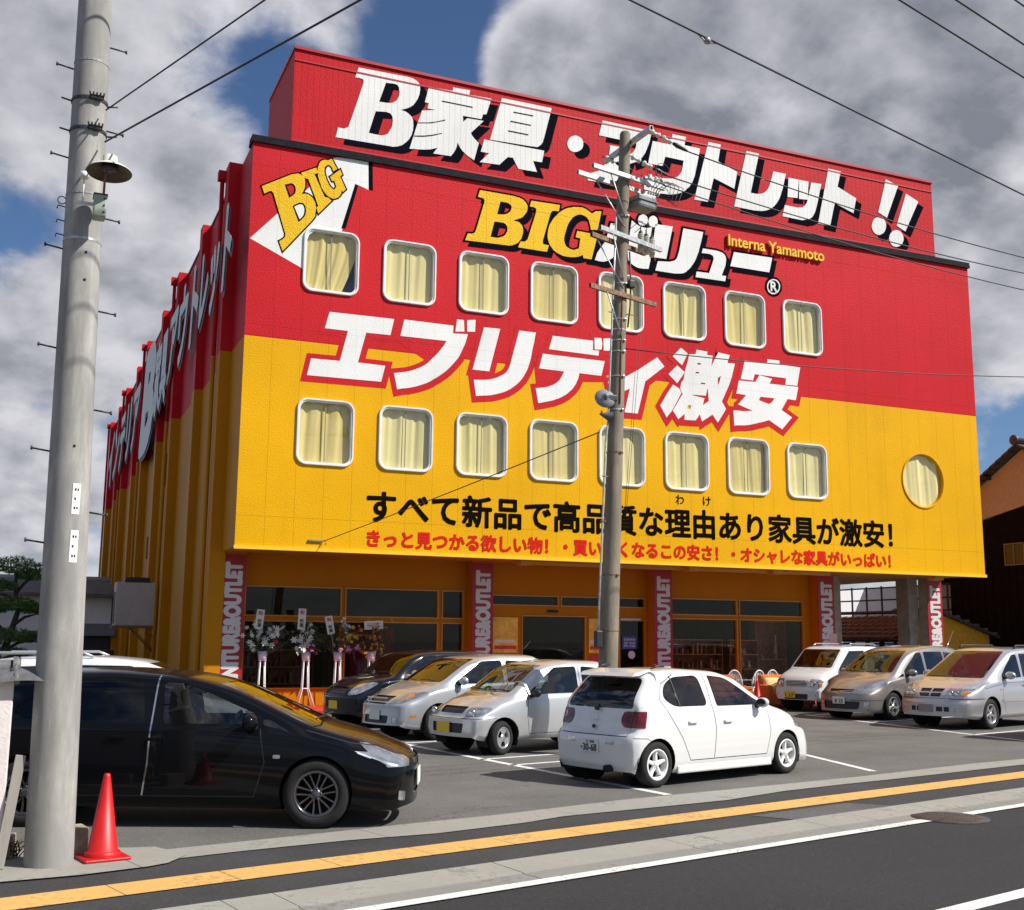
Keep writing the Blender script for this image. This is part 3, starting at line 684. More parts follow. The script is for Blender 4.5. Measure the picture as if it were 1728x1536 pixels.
  [[5.01,13.29],[5.76,13.74],[5.81,13.76],[5.86,13.77],[5.91,13.79],[5.95,13.79],[5.99,13.78],[6.03,13.76],[6.06,13.73],[6.09,13.7],[6.11,13.66],[6.12,13.61],[6.12,13.55],[6.12,13.51],[6.12,13.46],[6.11,13.42],[6.1,13.38],[6.09,13.35],[6.08,13.32],[6.06,13.29],[6.05,13.27],[6.04,13.25],[6.07,13.26],[6.11,13.27],[6.15,13.28],[6.18,13.28],[6.22,13.27],[6.26,13.25],[6.29,13.23],[6.32,13.2],[6.35,13.17],[6.38,13.12],[6.41,13.07],[6.42,13.02],[6.43,12.97],[6.43,12.91],[6.43,12.85],[6.42,12.8],[6.42,12.75],[6.42,12.72],[6.39,12.66],[6.32,12.55],[6.18,12.37],[6.0,12.14],[5.8,11.88],[5.61,11.64],[5.51,11.89],[5.54,11.91],[5.57,11.93],[5.6,11.96],[5.62,11.98],[5.64,12.0],[5.65,12.02],[5.66,12.04],[5.66,12.06],[5.66,12.09],[5.66,12.12],[5.65,12.15],[5.64,12.18],[5.32,13.13],[5.31,13.15],[5.29,13.17],[5.28,13.19],[5.26,13.2],[5.25,13.2],[5.24,13.2],[5.22,13.19],[5.2,13.18],[5.17,13.16],[5.14,13.14],[5.11,13.12],[5.08,13.1]],
  [[5.59,13.43],[5.72,13.09],[5.75,13.12],[5.79,13.15],[5.82,13.18],[5.85,13.21],[5.87,13.24],[5.88,13.27],[5.88,13.3],[5.89,13.32],[5.88,13.36],[5.88,13.39],[5.87,13.42],[5.85,13.45],[5.84,13.47],[5.82,13.48],[5.8,13.49],[5.77,13.5],[5.73,13.49],[5.69,13.47],[5.64,13.45]],
  [[5.82,12.88],[5.99,12.47],[6.02,12.51],[6.06,12.55],[6.1,12.6],[6.13,12.64],[6.15,12.68],[6.16,12.72],[6.17,12.77],[6.17,12.81],[6.17,12.86],[6.16,12.9],[6.15,12.94],[6.13,12.97],[6.11,12.99],[6.08,13.01],[6.06,13.01],[6.03,13.01],[6.01,13.01],[5.98,13.0],[5.95,12.98],[5.93,12.97],[5.9,12.95],[5.87,12.93],[5.84,12.9]],
  [[6.01,13.83],[6.4,14.04],[6.45,13.9],[6.36,13.85],[6.65,13.27],[6.75,13.27],[6.84,13.2],[6.5,12.79],[6.44,12.94],[6.49,13.0],[6.2,13.69],[6.07,13.7]],
  [[6.71,14.3],[6.8,14.36],[6.96,14.1],[6.86,14.02],[6.84,14.05],[6.83,14.09],[6.81,14.12],[6.8,14.14],[6.78,14.15],[6.76,14.16],[6.74,14.17],[6.71,14.17],[6.69,14.16],[6.67,14.14],[6.65,14.12],[6.63,14.1],[6.62,14.06],[6.62,14.01],[6.62,13.96],[6.63,13.91],[6.65,13.86],[6.67,13.8],[6.69,13.74],[6.72,13.7],[6.74,13.65],[6.77,13.61],[6.79,13.58],[6.82,13.56],[6.84,13.54],[6.86,13.53],[6.88,13.52],[6.9,13.53],[6.92,13.54],[6.93,13.56],[6.94,13.59],[6.95,13.61],[6.89,13.76],[6.83,13.74],[6.77,13.85],[7.04,14.1],[7.1,13.96],[7.04,13.91],[7.21,13.58],[7.13,13.49],[7.1,13.53],[7.09,13.49],[7.09,13.45],[7.08,13.42],[7.06,13.38],[7.03,13.35],[7.0,13.31],[6.96,13.29],[6.92,13.27],[6.88,13.26],[6.84,13.27],[6.8,13.28],[6.76,13.3],[6.71,13.33],[6.67,13.37],[6.62,13.42],[6.59,13.47],[6.55,13.53],[6.53,13.6],[6.5,13.67],[6.48,13.74],[6.46,13.8],[6.45,13.87],[6.44,13.93],[6.44,13.99],[6.44,14.05],[6.46,14.1],[6.47,14.15],[6.49,14.2],[6.51,14.23],[6.54,14.26],[6.57,14.28],[6.6,14.29],[6.63,14.3],[6.65,14.3],[6.68,14.3]],
 ],
}
# ================================================================ THE GROUND
RA = R(14.8)
RE = Vector((math.cos(RA), math.sin(RA), 0))
RN = Vector((-math.sin(RA), math.cos(RA), 0))


def RP(s, t, z=0.0):
    p = RE * s + RN * t
    return (p.x, p.y, z)


def asphalt(name, color, var=0.25, speck=0.5, bump=0.35):
    m = bpy.data.materials.new(name)
    m.use_nodes = True
    T = NT(m.node_tree)
    b = T.n['Principled BSDF']
    o = T.new('ShaderNodeTexCoord').outputs['Object']
    big = T.smooth(T.noise(o, 0.55, 5.0, 0.65), 0.3, 0.7)
    fine = T.smooth(T.noise(o, 30.0, 3.0, 0.75), 0.55, 0.66)
    pit = T.smooth(T.noise(o, 21.0, 3.0, 0.7), 0.36, 0.46, 1.0, 0.0)
    mid = T.smooth(T.noise(o, 9.0, 4.0, 0.7), 0.35, 0.7)
    c = T.mix(big, tuple(k * (1 - var) for k in color), tuple(k * (1 + var) for k in color))
    c = T.mix(T.m('MULTIPLY', mid, 0.25), c, tuple(k * 0.7 for k in color))
    c = T.mix(T.m('MULTIPLY', pit, 0.45), c, tuple(k * 0.45 for k in color))
    c = T.mix(T.m('MULTIPLY', fine, speck), c, tuple(min(1, k * 2.6) for k in color))
    # hairline cracks
    vo = T.new('ShaderNodeTexVoronoi', feature='DISTANCE_TO_EDGE')
    T.put(vo.inputs['Vector'], T.vm('ADD', o, T.vm('SCALE', T.noise(o, 1.3, 4.0, 0.6, out=1), None)))
    vo.inputs['Scale'].default_value = 0.22
    crack = T.m('MULTIPLY', T.m('LESS_THAN', vo.outputs[0], 0.0025), T.smooth(T.noise(o, 0.3), 0.5, 0.62))
    c = T.mix(T.m('MULTIPLY', crack, 0.55), c, tuple(k * 0.3 for k in color))
    # old oil drips and scuffs
    oil = T.m('MULTIPLY', T.smooth(T.noise(o, 1.9, 3.0, 0.55), 0.63, 0.74), T.smooth(T.noise(o, 7.0, 4.0, 0.7), 0.35, 0.6))
    c = T.mix(T.m('MULTIPLY', oil, 0.5), c, tuple(k * 0.4 for k in color))
    T.l.new(c, b.inputs['Base Color'])
    b.inputs['Roughness'].default_value = 0.85
    bn = T.new('ShaderNodeBump')
    bn.inputs['Strength'].default_value = bump
    bn.inputs['Distance'].default_value = 0.012
    T.l.new(T.noise(o, 120.0, 2.0, 0.6), bn.inputs['Height'])
    T.l.new(bn.outputs[0], b.inputs['Normal'])
    return m


def worn_paint(name, color, under, wear=0.5, scale=30.0, line=None):
    """paint that is rubbed through to what it covers; line: joint spacing in metres along the road"""
    m = bpy.data.materials.new(name)
    m.use_nodes = True
    T = NT(m.node_tree)
    b = T.n['Principled BSDF']
    o = T.new('ShaderNodeTexCoord').outputs['Object']
    n1 = T.noise(o, scale, 5.0, 0.75)
    n2 = T.noise(o, 1.6, 4.0, 0.6)
    f = T.smooth(T.m('ADD', T.m('MULTIPLY', n1, 0.7), T.m('MULTIPLY', n2, 0.5)), 0.78 - wear * 0.28, 0.86 - wear * 0.2)
    c = T.mix(T.smooth(n2, 0.3, 0.7), tuple(k * 0.86 for k in color), color)
    c = T.mix(f, c, under)
    if line:
        x, y, z = T.sep(o)
        s = T.m('ADD', T.m('MULTIPLY', x, RE.x / line), T.m('MULTIPLY', y, RE.y / line))
        g = T.m('LESS_THAN', T.m('ABSOLUTE', T.m('SUBTRACT', T.m('FRACT', s), 0.5)), 0.006 / line)
        c = T.mix(T.m('MULTIPLY', g, 0.75), c, (0.04, 0.035, 0.03))
    T.l.new(c, b.inputs['Base Color'])
    b.inputs['Roughness'].default_value = 0.75
    return m


M_LOT = asphalt('lot_asphalt', (0.118, 0.113, 0.104), 0.2, 0.42)
M_ROAD = asphalt('road_asphalt', (0.0205, 0.0195, 0.0205), 0.18, 0.62, 0.7)
M_WALK = asphalt('walk_asphalt', (0.036, 0.034, 0.034), 0.30, 0.55, 0.6)
M_CONC = worn_paint('kerb_concrete', (0.31, 0.297, 0.255), (0.20, 0.19, 0.165), 0.55, 14.0, 2.4)
M_CONC2 = worn_paint('gutter_concrete', (0.24, 0.232, 0.212), (0.16, 0.153, 0.14), 0.6, 14.0, 2.4)
M_TACT = worn_paint('tactile_yellow', (0.68, 0.39, 0.11), (0.40, 0.23, 0.08), 0.62, 15.0, 0.9)
M_LINE = worn_paint('road_line_white', (0.72, 0.71, 0.67), (0.10, 0.097, 0.095), 0.55, 26.0)
M_LINE2 = worn_paint('lot_line_white', (0.74, 0.73, 0.69), (0.14, 0.135, 0.13), 0.50, 22.0)


def sheet(name, pts, z, m, kind='structure'):
    mb = MB()
    mb.poly([(p[0], p[1], z) for p in pts])
    return mb.build(name, m, kind=kind)


def strip(name, s0, s1, t0, t1, z, m, n=1, wob=0.0):
    mb = MB()
    rnd = random.Random(hash(name) % 1000 if False else len(name))
    tops, bots = [], []
    for i in range(n + 1):
        s = s0 + (s1 - s0) * i / n
        w = rnd.uniform(-wob, wob)
        tops.append(RP(s, t1 + w, z))
        bots.append(RP(s, t0 + w * .6, z))
    for i in range(n):
        mb.poly([bots[i], bots[i + 1], tops[i + 1], tops[i]])
    return mb.build(name, m, kind='structure')


Ls, Hs = -60, 160
sheet('ground', [(-900, -900), (900, -900), (900, 900), (-900, 900)], -0.02, asphalt('far_ground', (0.14, 0.135, 0.12), 0.2))
sheet('parking_lot', [RP(Ls, 9.4), RP(Hs, 9.4), RP(Hs, 120), RP(Ls, 120)], 0.0, M_LOT)
strip('road', Ls, Hs, -8.0, 7.22, -0.008, M_ROAD)
strip('sidewalk', Ls, Hs, 7.66, 9.75, 0.002, M_WALK)
# gutter, kerb and the concrete edging of the car park (slightly raised real slabs)
mb = MB()
for s in range(Ls, Hs, 2):
    for (a, b, z) in ((7.16, 7.46, -0.002),):
        mb.poly([RP(s + .004, a, z), RP(s + 1.996, a, z), RP(s + 1.996, b, z), RP(s + .004, b, z)])
mb.build('gutter', M_CONC2, kind='structure')
mb = MB()
for s in range(Ls, Hs, 2):
    P = [RP(s + .004, 7.46, -.03), RP(s + 1.996, 7.46, -.03), RP(s + 1.996, 7.88, -.03), RP(s + .004, 7.88, -.03)]
    H = [.006, .006, .024, .024]
    b = len(mb.v)
    mb.v += P + [(p[0], p[1], h) for p, h in zip(P, H)]
    for q in ((4, 5, 6, 7), (0, 1, 5, 4), (1, 2, 6, 5), (2, 3, 7, 6), (3, 0, 4, 7)):
        mb.face([b + i for i in q])
mb.build('kerb', M_CONC, kind='structure')
rnd = random.Random(4)
mb = MB()
ss = [-60, 3.9, 4.6, 5.6, 6.5, 7.6, 8.2, 9.6, 10.6, 11.8, 13.0, 14.0, 15.2, 17.0, 20, 26, 40, 160]
lo = [9.6, 9.62, 9.62, 9.56, 9.40, 9.42, 9.52, 9.42, 9.36, 9.50, 9.50, 9.46, 9.44, 9.42, 9.36, 9.3, 9.3, 9.3]
hi = [10.1, 10.1, 10.08, 10.06, 10.06, 10.02, 10.04, 10.1, 10.06, 10.0, 9.96, 9.92, 9.94, 9.96, 9.8, 9.8, 9.8, 9.8]
for i in range(len(ss) - 1):
    mb.poly([RP(ss[i], lo[i], .010), RP(ss[i + 1], lo[i + 1], .010), RP(ss[i + 1], hi[i + 1], .007), RP(ss[i], hi[i], .007)])
mb.build('edging', M_CONC, kind='structure')
# pale concrete apron round the near utility pole
sheet('pavement', [(-14, 6.6), (-3.0, 9.4), (.04, 9.80), (.60, 9.86), (1.13, 10.02), (1.30, 10.12), (1.50, 10.45), (1.28, 10.92), (1.07, 10.95),
                   (.0, 11.3), (-4, 11.0), (-14, 9.5)], 0.016, M_CONC)
# a patched rectangle in the footway
sheet('repair_patch', [RP(10.1, 7.9), RP(11.9, 7.9), RP(11.6, 8.40), RP(9.9, 8.40)], 0.0062, asphalt('patch_asphalt', (0.085, 0.080, 0.076), 0.2))
strip('tactile_paving', Ls, Hs, 8.50, 8.92, 0.010, M_TACT, 1)
strip('edge_line', Ls, 11.30, 7.06, 7.20, 0.0035, M_LINE, 1)
strip('edge_line', 12.0, Hs, 7.06, 7.20, 0.0035, M_LINE, 1)
strip('centre_line', Ls, 9.6, 4.62, 4.78, -0.0035, M_LINE, 1)
strip('centre_line', 9.6, 60, 4.62, 4.78, -0.0035, M_LINE, 1)
# parking bays
def bay(a, b, w=0.11):
    a, b = Vector((*a, 0)), Vector((*b, 0))
    d = (b - a).normalized()
    n = Vector((-d.y, d.x, 0)) * (w / 2)
    mb = MB()
    mb.poly([(p.x, p.y, 0.0042) for p in (a + n, a - n, b - n, b + n)])
    mb.build('bay_line', M_LINE2, kind='structure')
bay((6.50, 20.3), (7.48, 12.45), .13)
for (x, y, L) in ((6.52, 20.12, 5.0), (6.74, 17.02, 5.2), (6.86, 16.1, 4.6), (6.4, 23.05, 5.0)):
    a = R(15)
    bay((x + .07, y + .02), (x + .07 + L * math.cos(a), y + .02 + L * math.sin(a)))
bay((19.05, 24.8), (18.15, 16.4), .13)
for (x, y, L) in ((18.30, 18.35, 5.2), (18.85, 22.0, 5.2), (19.1, 24.6, 5.2)):
    a = R(16)
    bay((x + .07, y + .02), (x + .07 + L * math.cos(a), y + .02 + L * math.sin(a)))
bay((12.30, 16.1), (11.68, 13.65), .12)
# manhole
mh = empty('manhole_cover', (9.42, 9.83, 0))
mb = MB()
mb.lathe([(0.0, 0.004), (.40, 0.004), (.405, -0.004)], 40)
mb.build('frame', mat('manhole_rim', (0.055, 0.045, 0.038), 0.85, noise=.3), mh)
mb = MB()
for i in range(-5, 6):
    for j in range(-5, 6):
        if math.hypot(i, j) * .062 < .33:
            mb.lathe([(.0, .0062), (.02, .0062), (.026, .0045)], 6, Matrix.Translation((i * .062, j * .062, 0)), smooth=False)
mb.build('cover', mat('manhole_rust', (0.062, 0.037, 0.026), 0.85, noise=.45, nscale=14), mh)
tag(mh, 'round rusty manhole cover set in the dark road beside the white edge line', 'manhole cover')

# ================================================================ THE STORE
YF = 28.0            # painted front wall
XL, XR = 4.75, 28.85
ZB, ZS, ZT = 4.05, 9.33, 14.45
YBK = 75.0
store = empty('furniture_store', (16.8, 50, 0))
tag(store, 'huge red and yellow furniture store with rounded windows and Japanese lettering', 'store')
SI = Matrix.Translation((-16.8, -50, 0))


def sobj(mb, name, m, parent=None, **kw):
    """part of the store: world coordinates kept in the mesh"""
    o = mb.build(name, m, None, **kw)
    o.parent = parent or store
    o.matrix_parent_inverse = (parent or store).matrix_basis.inverted() if parent is None else Matrix()
    return o


def smesh(me, name, m, parent=None):
    o = link(name, me, m)
    o.parent = parent or store
    if parent is None:
        o.matrix_parent_inverse = store.matrix_basis.inverted()
    return o


def facade(name, color, bump=0.5, seam=True, rough=0.5, ribs=None, spec=0.10, joint=0.40):
    """thick textured wall paint over panels with sealed joints (object space = world space here)"""
    m = bpy.data.materials.new(name)
    m.use_nodes = True
    T = NT(m.node_tree)
    b = T.n['Principled BSDF']
    o = T.new('ShaderNodeTexCoord').outputs['Object']
    x, y, z = T.sep(o)
    n1 = T.noise(o, 26.0, 3.0, 0.6)
    n2 = T.smooth(T.noise(o, 0.35, 4.0, 0.6), 0.3, 0.7)
    stain = T.smooth(T.noise(T.vm('MULTIPLY', o, (2.2, 2.2, 0.16)), 1.0, 5.0, 0.6), 0.52, 0.8)
    c = T.mix(n2, tuple(k * .93 for k in color), tuple(min(1, k * 1.05) for k in color))
    c = T.mix(T.m('MULTIPLY', stain, 0.16), c, tuple(k * .5 for k in color))
    hgt = T.m('MULTIPLY', T.smooth(n1, 0.35, 0.68), 1.0)
    if seam:
        if ribs:
            fx = T.m('LESS_THAN', T.m('ABSOLUTE', T.m('SUBTRACT', T.m('FRACT', T.m('MULTIPLY', x, 1 / ribs)), 0.5)), 0.009 / ribs)
            fz = 0.0
        else:
            fx = T.m('LESS_THAN', T.m('ABSOLUTE', T.m('SUBTRACT', T.m('FRACT', T.m('MULTIPLY_ADD', x, 1 / .7215, -5.45 / .7215 + .5)), 0.5)), 0.0065 / .7215)
            fz = 0.0
            for zz in (13.86, 11.53 - 1.9, 9.35, 4.81):
                fz = T.m('MAXIMUM', fz, T.m('LESS_THAN', T.m('ABSOLUTE', T.m('SUBTRACT', z, zz)), 0.007))
        s = T.m('MAXIMUM', fx, fz)
        c = T.mix(T.m('MULTIPLY', s, joint), c, tuple(k * .25 for k in color))
        hgt = T.m('SUBTRACT', hgt, T.m('MULTIPLY', s, 1.5))
    T.l.new(c, b.inputs['Base Color'])
    b.inputs['Roughness'].default_value = rough
    b.inputs['Specular IOR Level'].default_value = spec
    bn = T.new('ShaderNodeBump')
    bn.inputs['Strength'].default_value = bump
    bn.inputs['Distance'].default_value = 0.011
    T.l.new(hgt, bn.inputs['Height'])
    T.l.new(bn.outputs[0], b.inputs['Normal'])
    return m


RED, YEL, WHT, BLK = (0.515, 0.0125, 0.019), (0.715, 0.365, 0.002), (0.73, 0.73, 0.71), (0.007, 0.007, 0.011)
F_RED, F_YEL = facade('front_red', RED, .36), facade('front_yellow', YEL, .36)
F_WHT, F_BLK, F_YLT = facade('letter_white', WHT, .22, joint=.2), facade('letter_black', BLK, .5, spec=0), facade('letter_yellow', (0.76, 0.46, 0.015))
F_RLT = facade('letter_red', RED, .4)
F_ORED = facade('text_red', (0.60, 0.014, 0.005), .3)
B_RED, B_WHT, B_BLK = facade('board_red', (0.47, 0.0105, 0.016), .25, ribs=.17), facade('board_white', WHT, .2, ribs=.17, joint=.28), facade('board_black', (.007, .007, .012), .25, ribs=.17, spec=0)
S_RED, S_YEL_SHADE = facade('side_red', RED, .25, False), facade('side_yellow_shade', (0.50, 0.20, 0.005), .25, False)  # side yellow: the front yellow with the side's shade put into its colour
ORANGE = facade('shop_orange', (0.48, 0.168, 0.003), .12, False)

onF = lambda y: (lambda u, v: (u, y, v))
WX = [6.89 + 2.14 * k for k in range(8)]
UP = [(cx - .75, cx + .75, 10.67, 12.40) for cx in WX]
LO = [(cx - .75, cx + .75, 6.16, 7.88) for cx in WX]
ROUND = [(26.44 + .86 * math.cos(2 * math.pi * k / 48), 7.02 + .89 * math.sin(2 * math.pi * k / 48)) for k in range(48)]
hole = lambda w: rrect(w[0] + .03, w[1] - .03, w[2] + .03, w[3] - .03, .24)


def rect(x0, x1, z0, z1):
    return [(x0, z0), (x1, z0), (x1, z1), (x0, z1)]


smesh(fill2d([rect(XL, XR, ZS, ZT)] + [hole(w) for w in UP], onF(YF)), 'front_wall', F_RED)
smesh(fill2d([rect(XL, XR, ZB, ZS)] + [hole(w) for w in LO] + [ROUND], onF(YF)), 'front_wall', F_YEL)
mb = MB()                                  # bottom edge of the overhang: a yellow drip trim
mb.box(XL - .02, XR + .03, YF - .045, YF + .05, ZB - .06, ZB + .03)
sobj(mb, 'edge_trim', mat('edge_yellow', (0.85, .50, .01), .4), None)
mb = MB()                                  # black coping
mb.box(XL - .04, XR + .05, YF - .07, YF + .45, ZT, ZT + .10)
mb.box(XL - .04, XR + .05, YF - .045, YF + .40, ZT + .10, ZT + .19)
sobj(mb, 'coping', mat('coping_black', (.010, .010, .014), .7, noise=.4, spec=.1))
mb = MB()
mb.box(5.9, XR - .5, YF + .40, YF + .47, ZT + .12, ZT + .24)
sobj(mb, 'flashing', mat('flashing_white', (.7, .68, .66), .4))
# roof, rear, right wall, soffit
mb = MB()
mb.poly([(XL, YF + .3, ZT), (XR, YF + .3, ZT), (XR, YBK, ZT), (XL, YBK, ZT)])
sobj(mb, 'roof', mat('roof_grey', (.25, .25, .25), .9))
mb = MB()
mb.poly([(XR, YF, ZS), (XR, YBK, ZS), (XR, YBK, ZT), (XR, YF, ZT)])
mb.poly([(XL, YBK, ZS), (XR, YBK, ZS), (XR, YBK, ZT), (XL, YBK, ZT)])
sobj(mb, 'rear_wall', S_RED)
mb = MB()
mb.poly([(XR, YF, ZB), (XR, YBK, ZB), (XR, YBK, ZS), (XR, YF, ZS)])
mb.poly([(XL, YBK, 0), (XR, YBK, 0), (XR, YBK, ZS), (XL, YBK, ZS)])
sobj(mb, 'rear_wall', S_YEL_SHADE)
mb = MB()
mb.poly([(XL, YF, ZB), (XR, YF, ZB), (XR, 46, ZB), (XL, 46, ZB)])
sobj(mb, 'soffit', mat('soffit_orange', (.42, .19, .02), .6, noise=.2))
# left side: panels with pilasters
mb, mr, mt = MB(), MB(), MB()
RIBS = [29.85, 35.0, 40.15, 45.3, 50.45, 55.6, 60.8, 66.1, 71.2]
mb.poly([(XL, YF, ZB), (XL, 29.9, ZB), (XL, 29.9, ZS), (XL, YF, ZS)])
mb.poly([(XL, 29.9, 0), (XL, YBK, 0), (XL, YBK, ZS), (XL, 29.9, ZS)])
mr.poly([(XL, YF, ZS), (XL, YBK, ZS), (XL, YBK, ZT), (XL, YF, ZT)])
for i, y in enumerate(RIBS):
    d = .30 if i % 2 == 0 else .24
    mb.box(XL - d, XL + .1, y, y + .55, 0, ZS - .002)
    mr.box(XL - d, XL + .1, y, y + .55, ZS, ZT + .14)
    mt.box(XL - d - .06, XL - d + .02, y + .38, y + .50, 0.0, ZT - .2)
sobj(mr, 'side_wall', S_RED)
sobj(mb, 'side_wall', S_YEL_SHADE)
for i, y in enumerate(RIBS):
    if i % 2 == 0:
        mt2, mt3 = MB(), MB()
        mt2.tube([(XL - .36, y + .72, 0), (XL - .36, y + .72, ZS)], .06, 8)
        mt3.tube([(XL - .36, y + .72, ZS), (XL - .36, y + .72, ZT - .14)], .06, 8)
        mt3.box(XL - .48, XL - .2, y + .6, y + .84, ZT - .14, ZT + .12)
        sobj(mt2, 'downpipe', S_YEL_SHADE)
        sobj(mt3, 'downpipe', S_RED)
mb = MB()
mb.box(XL - .03, XL + .2, 30.5, YBK, ZT, ZT + .08)
sobj(mb, 'side_coping', mat('coping_dark_red', (.12, .02, .03), .5))
mb = MB()
for (y, z, h) in ((48.5, 5.0, .9), (63.0, 4.9, .6), (69.0, 4.4, .6), (72.0, 2.2, .5), (43.4, 7.4, 1.2), (36.4, 3.0, .7)):
    mb.box(XL - .03, XL + .02, y, y + .35, z, z + h)
sobj(mb, 'vent_slot', mat('slot_brown', (.10, .05, .01), .8))
mb = MB()
for y0, y1 in ((30.6, 34.7), (35.8, 37.6)):
    mb.box(XL - .015, XL + .01, y0, y1, .72, .78)
sobj(mb, 'base_joint', mat('slot_brown'))


# ---- painted lettering on the front
def painted(name, polys, y, m, grow=0.0, dx=0.0, dz=0.0):
    mes = []
    for i, (o, hs) in enumerate(letters(polys)):
        L = [offset_poly(o, grow) if grow else o]
        for h in hs:
            hh = offset_poly(h, -grow) if grow else h
            if not grow or abs(area2(hh)) > .01 and area2(hh) > 0:
                L.append(hh)
        yy = y - .0003 * i
        mes.append(fill2d([[(p[0] + dx, p[1] + dz) for p in lp] for lp in L], onF(yy)))
    return smesh_join(mes, name, m)


def smesh_join(mes, name, m):
    return sobj(join_meshes(mes), name, m, fix=False)


painted('lettering', TR['arrow'], YF - .004, F_WHT)
painted('lettering', TR['arrowshade'], YF - .0045, F_BLK)
painted('lettering', TR['arrowbig'], YF - .007, F_BLK, .038)
painted('lettering', TR['arrowbig'], YF - .010, F_YLT)
painted('lettering', TR['bigword'], YF - .004, F_BLK, .055)
painted('lettering', TR['bigword'], YF - .006, F_BLK, .035, .13, -.13)
painted('lettering', TR['bigword'], YF - .0085, F_YLT)
painted('lettering', TR['valword'], YF - .0085, F_BLK, .07)
painted('lettering', TR['valword'], YF - .012, F_BLK, .045, .12, -.12)
painted('lettering', TR['valword'], YF - .0155, F_WHT)
painted('lettering', TR['regdisc'], YF - .006, F_BLK, .12)
painted('lettering', TR['regring'], YF - .010, F_WHT)
rc = [sum(p[0] for p in TR['regdisc'][0]) / len(TR['regdisc'][0]), sum(p[1] for p in TR['regdisc'][0]) / len(TR['regdisc'][0])]
smesh(text_box('R', rc[0] - .11, rc[0] + .12, rc[1] - .15, rc[1] + .15, lambda u, v, w: (u, YF - .014 - w, v), .03), 'lettering', F_WHT)
painted('lettering', TR['every'], YF - .004, F_RLT, .15, .015, -.02)
painted('lettering', TR['every'], YF - .0095, F_WHT)
smesh(text_box('すべて新品で高品質な理由あり家具が激安！', 8.05, 25.06, 4.80, 5.62, lambda u, v, w: (u, YF - .006 - w, v), .030), 'lettering', facade('text_black', (.008, .006, .004), .3, spec=0))
smesh(text_box('きっと見つかる欲しい物！・買いたくなるこの安さ！・オシャレな家具がいっぱい！', 8.07, 24.95, 4.17, 4.60, lambda u, v, w: (u, YF - .006 - w, v), .042), 'lettering', F_ORED)
smesh(text_box('わ', 17.20, 17.47, 5.76, 6.03, lambda u, v, w: (u, YF - .006 - w, v), .012), 'lettering', F_BLK)
smesh(text_box('け', 18.12, 18.38, 5.76, 6.03, lambda u, v, w: (u, YF - .006 - w, v), .012), 'lettering', F_BLK)
smesh(text_box('Interna Yamamoto', 19.16, 22.75, 13.80, 14.15, lambda u, v, w: (u, YF - .06 - w, v), .02, 0, .03), 'raised_lettering', mat('letters_gold', (.80, .47, .02), .35))

# ---- rooftop billboard
board = MB()
BX0, BX1, BY0, BY1, BZ0, BZ1 = 5.84, 28.03, 28.6, 32.0, 14.62, 17.60
board.box(BX0, BX1, BY0, BY1, BZ0, BZ1)
bo = sobj(board, 'rooftop_billboard', B_RED)
bt = MB()
bt.box(BX0 - .02, BX1 + .02, BY0 - .05, BY0 + .05, BZ1 - .03, BZ1 + .05)
bt.box(BX0, BX1, BY0 - .025, BY0 - .002, BZ1 - .36, BZ1 - .32)
bt.box(BX0, BX1, BY0 - .025, BY0 - .002, BZ0 + .32, BZ0 + .36)
bt.box(BX0 - .03, BX0 + .05, BY0 - .03, BY1, BZ1 - .03, BZ1 + .05)
o = sobj(bt, 'board_trim', mat('board_trim_red', (.36, .012, .018), .4), None)


def bpaint(name, polys, y, m, dx=0, dz=0):
    mes = []
    for i, (o, hs) in enumerate(letters(polys)):
        mes.append(fill2d([[(p[0] + dx, p[1] + dz) for p in lp] for lp in [o] + hs], onF(y - .0003 * i)))
    return smesh_join(mes, name, m)


bpaint('lettering', TR['bill'], BY0 - .006, B_BLK, .225, -.165)
bpaint('lettering', TR['bill'], BY0 - .013, B_WHT)
bpaint('lettering', TR['billgap'], BY0 - .021, B_BLK)

# ---- cut-out lettering along the side wall (reads from the back towards the front)
XS = XL - .40


def side_text(s, y0, y1, z0, z1, bold=.035, shear=.2):
    me = text_box(s, 0, 1, z0, z1, lambda u, v, w: (XS - w, y0 + (y1 - y0) * u, v), bold, shear, .004)
    smesh(me, 'side_lettering', mat('side_letter_white', (.62, .63, .63), .5))
    me = text_box(s, 0, 1, z0 - .16, z1 - .16, lambda u, v, w: (XS + .03 - w, y0 + (y1 - y0) * u - .14, v), bold, shear, .004)
    smesh(me, 'side_lettering', mat('side_letter_black', (.03, .03, .04), .5))


side_text('アウト', 41.2, 34.0, 10.75, 13.2)
side_text('レット', 33.6, 28.3, 10.75, 13.0)
side_text('家具', 45.6, 41.7, 10.3, 13.0, .04)
side_text('B', 50.2, 46.0, 9.6, 13.4, .06)
side_text('インテリア', 69.0, 51.6, 10.3, 13.1)

# ---- windows
M_ALU = mat('window_aluminium', (.72, .72, .70), .4, .1, noise=.06, nscale=3)
M_PANE = glass('window_pane', (.90, .92, .90))
CURTS = [mat('curtain_cloth_%s' % n, c, .95, noise=.03, nscale=2.2) for n, c in (('cream', (.76, .63, .27)), ('straw', (.72, .57, .22)), ('pale', (.78, .66, .31)))]
M_DARK = mat('dark_inside', (.02, .022, .025), .9)


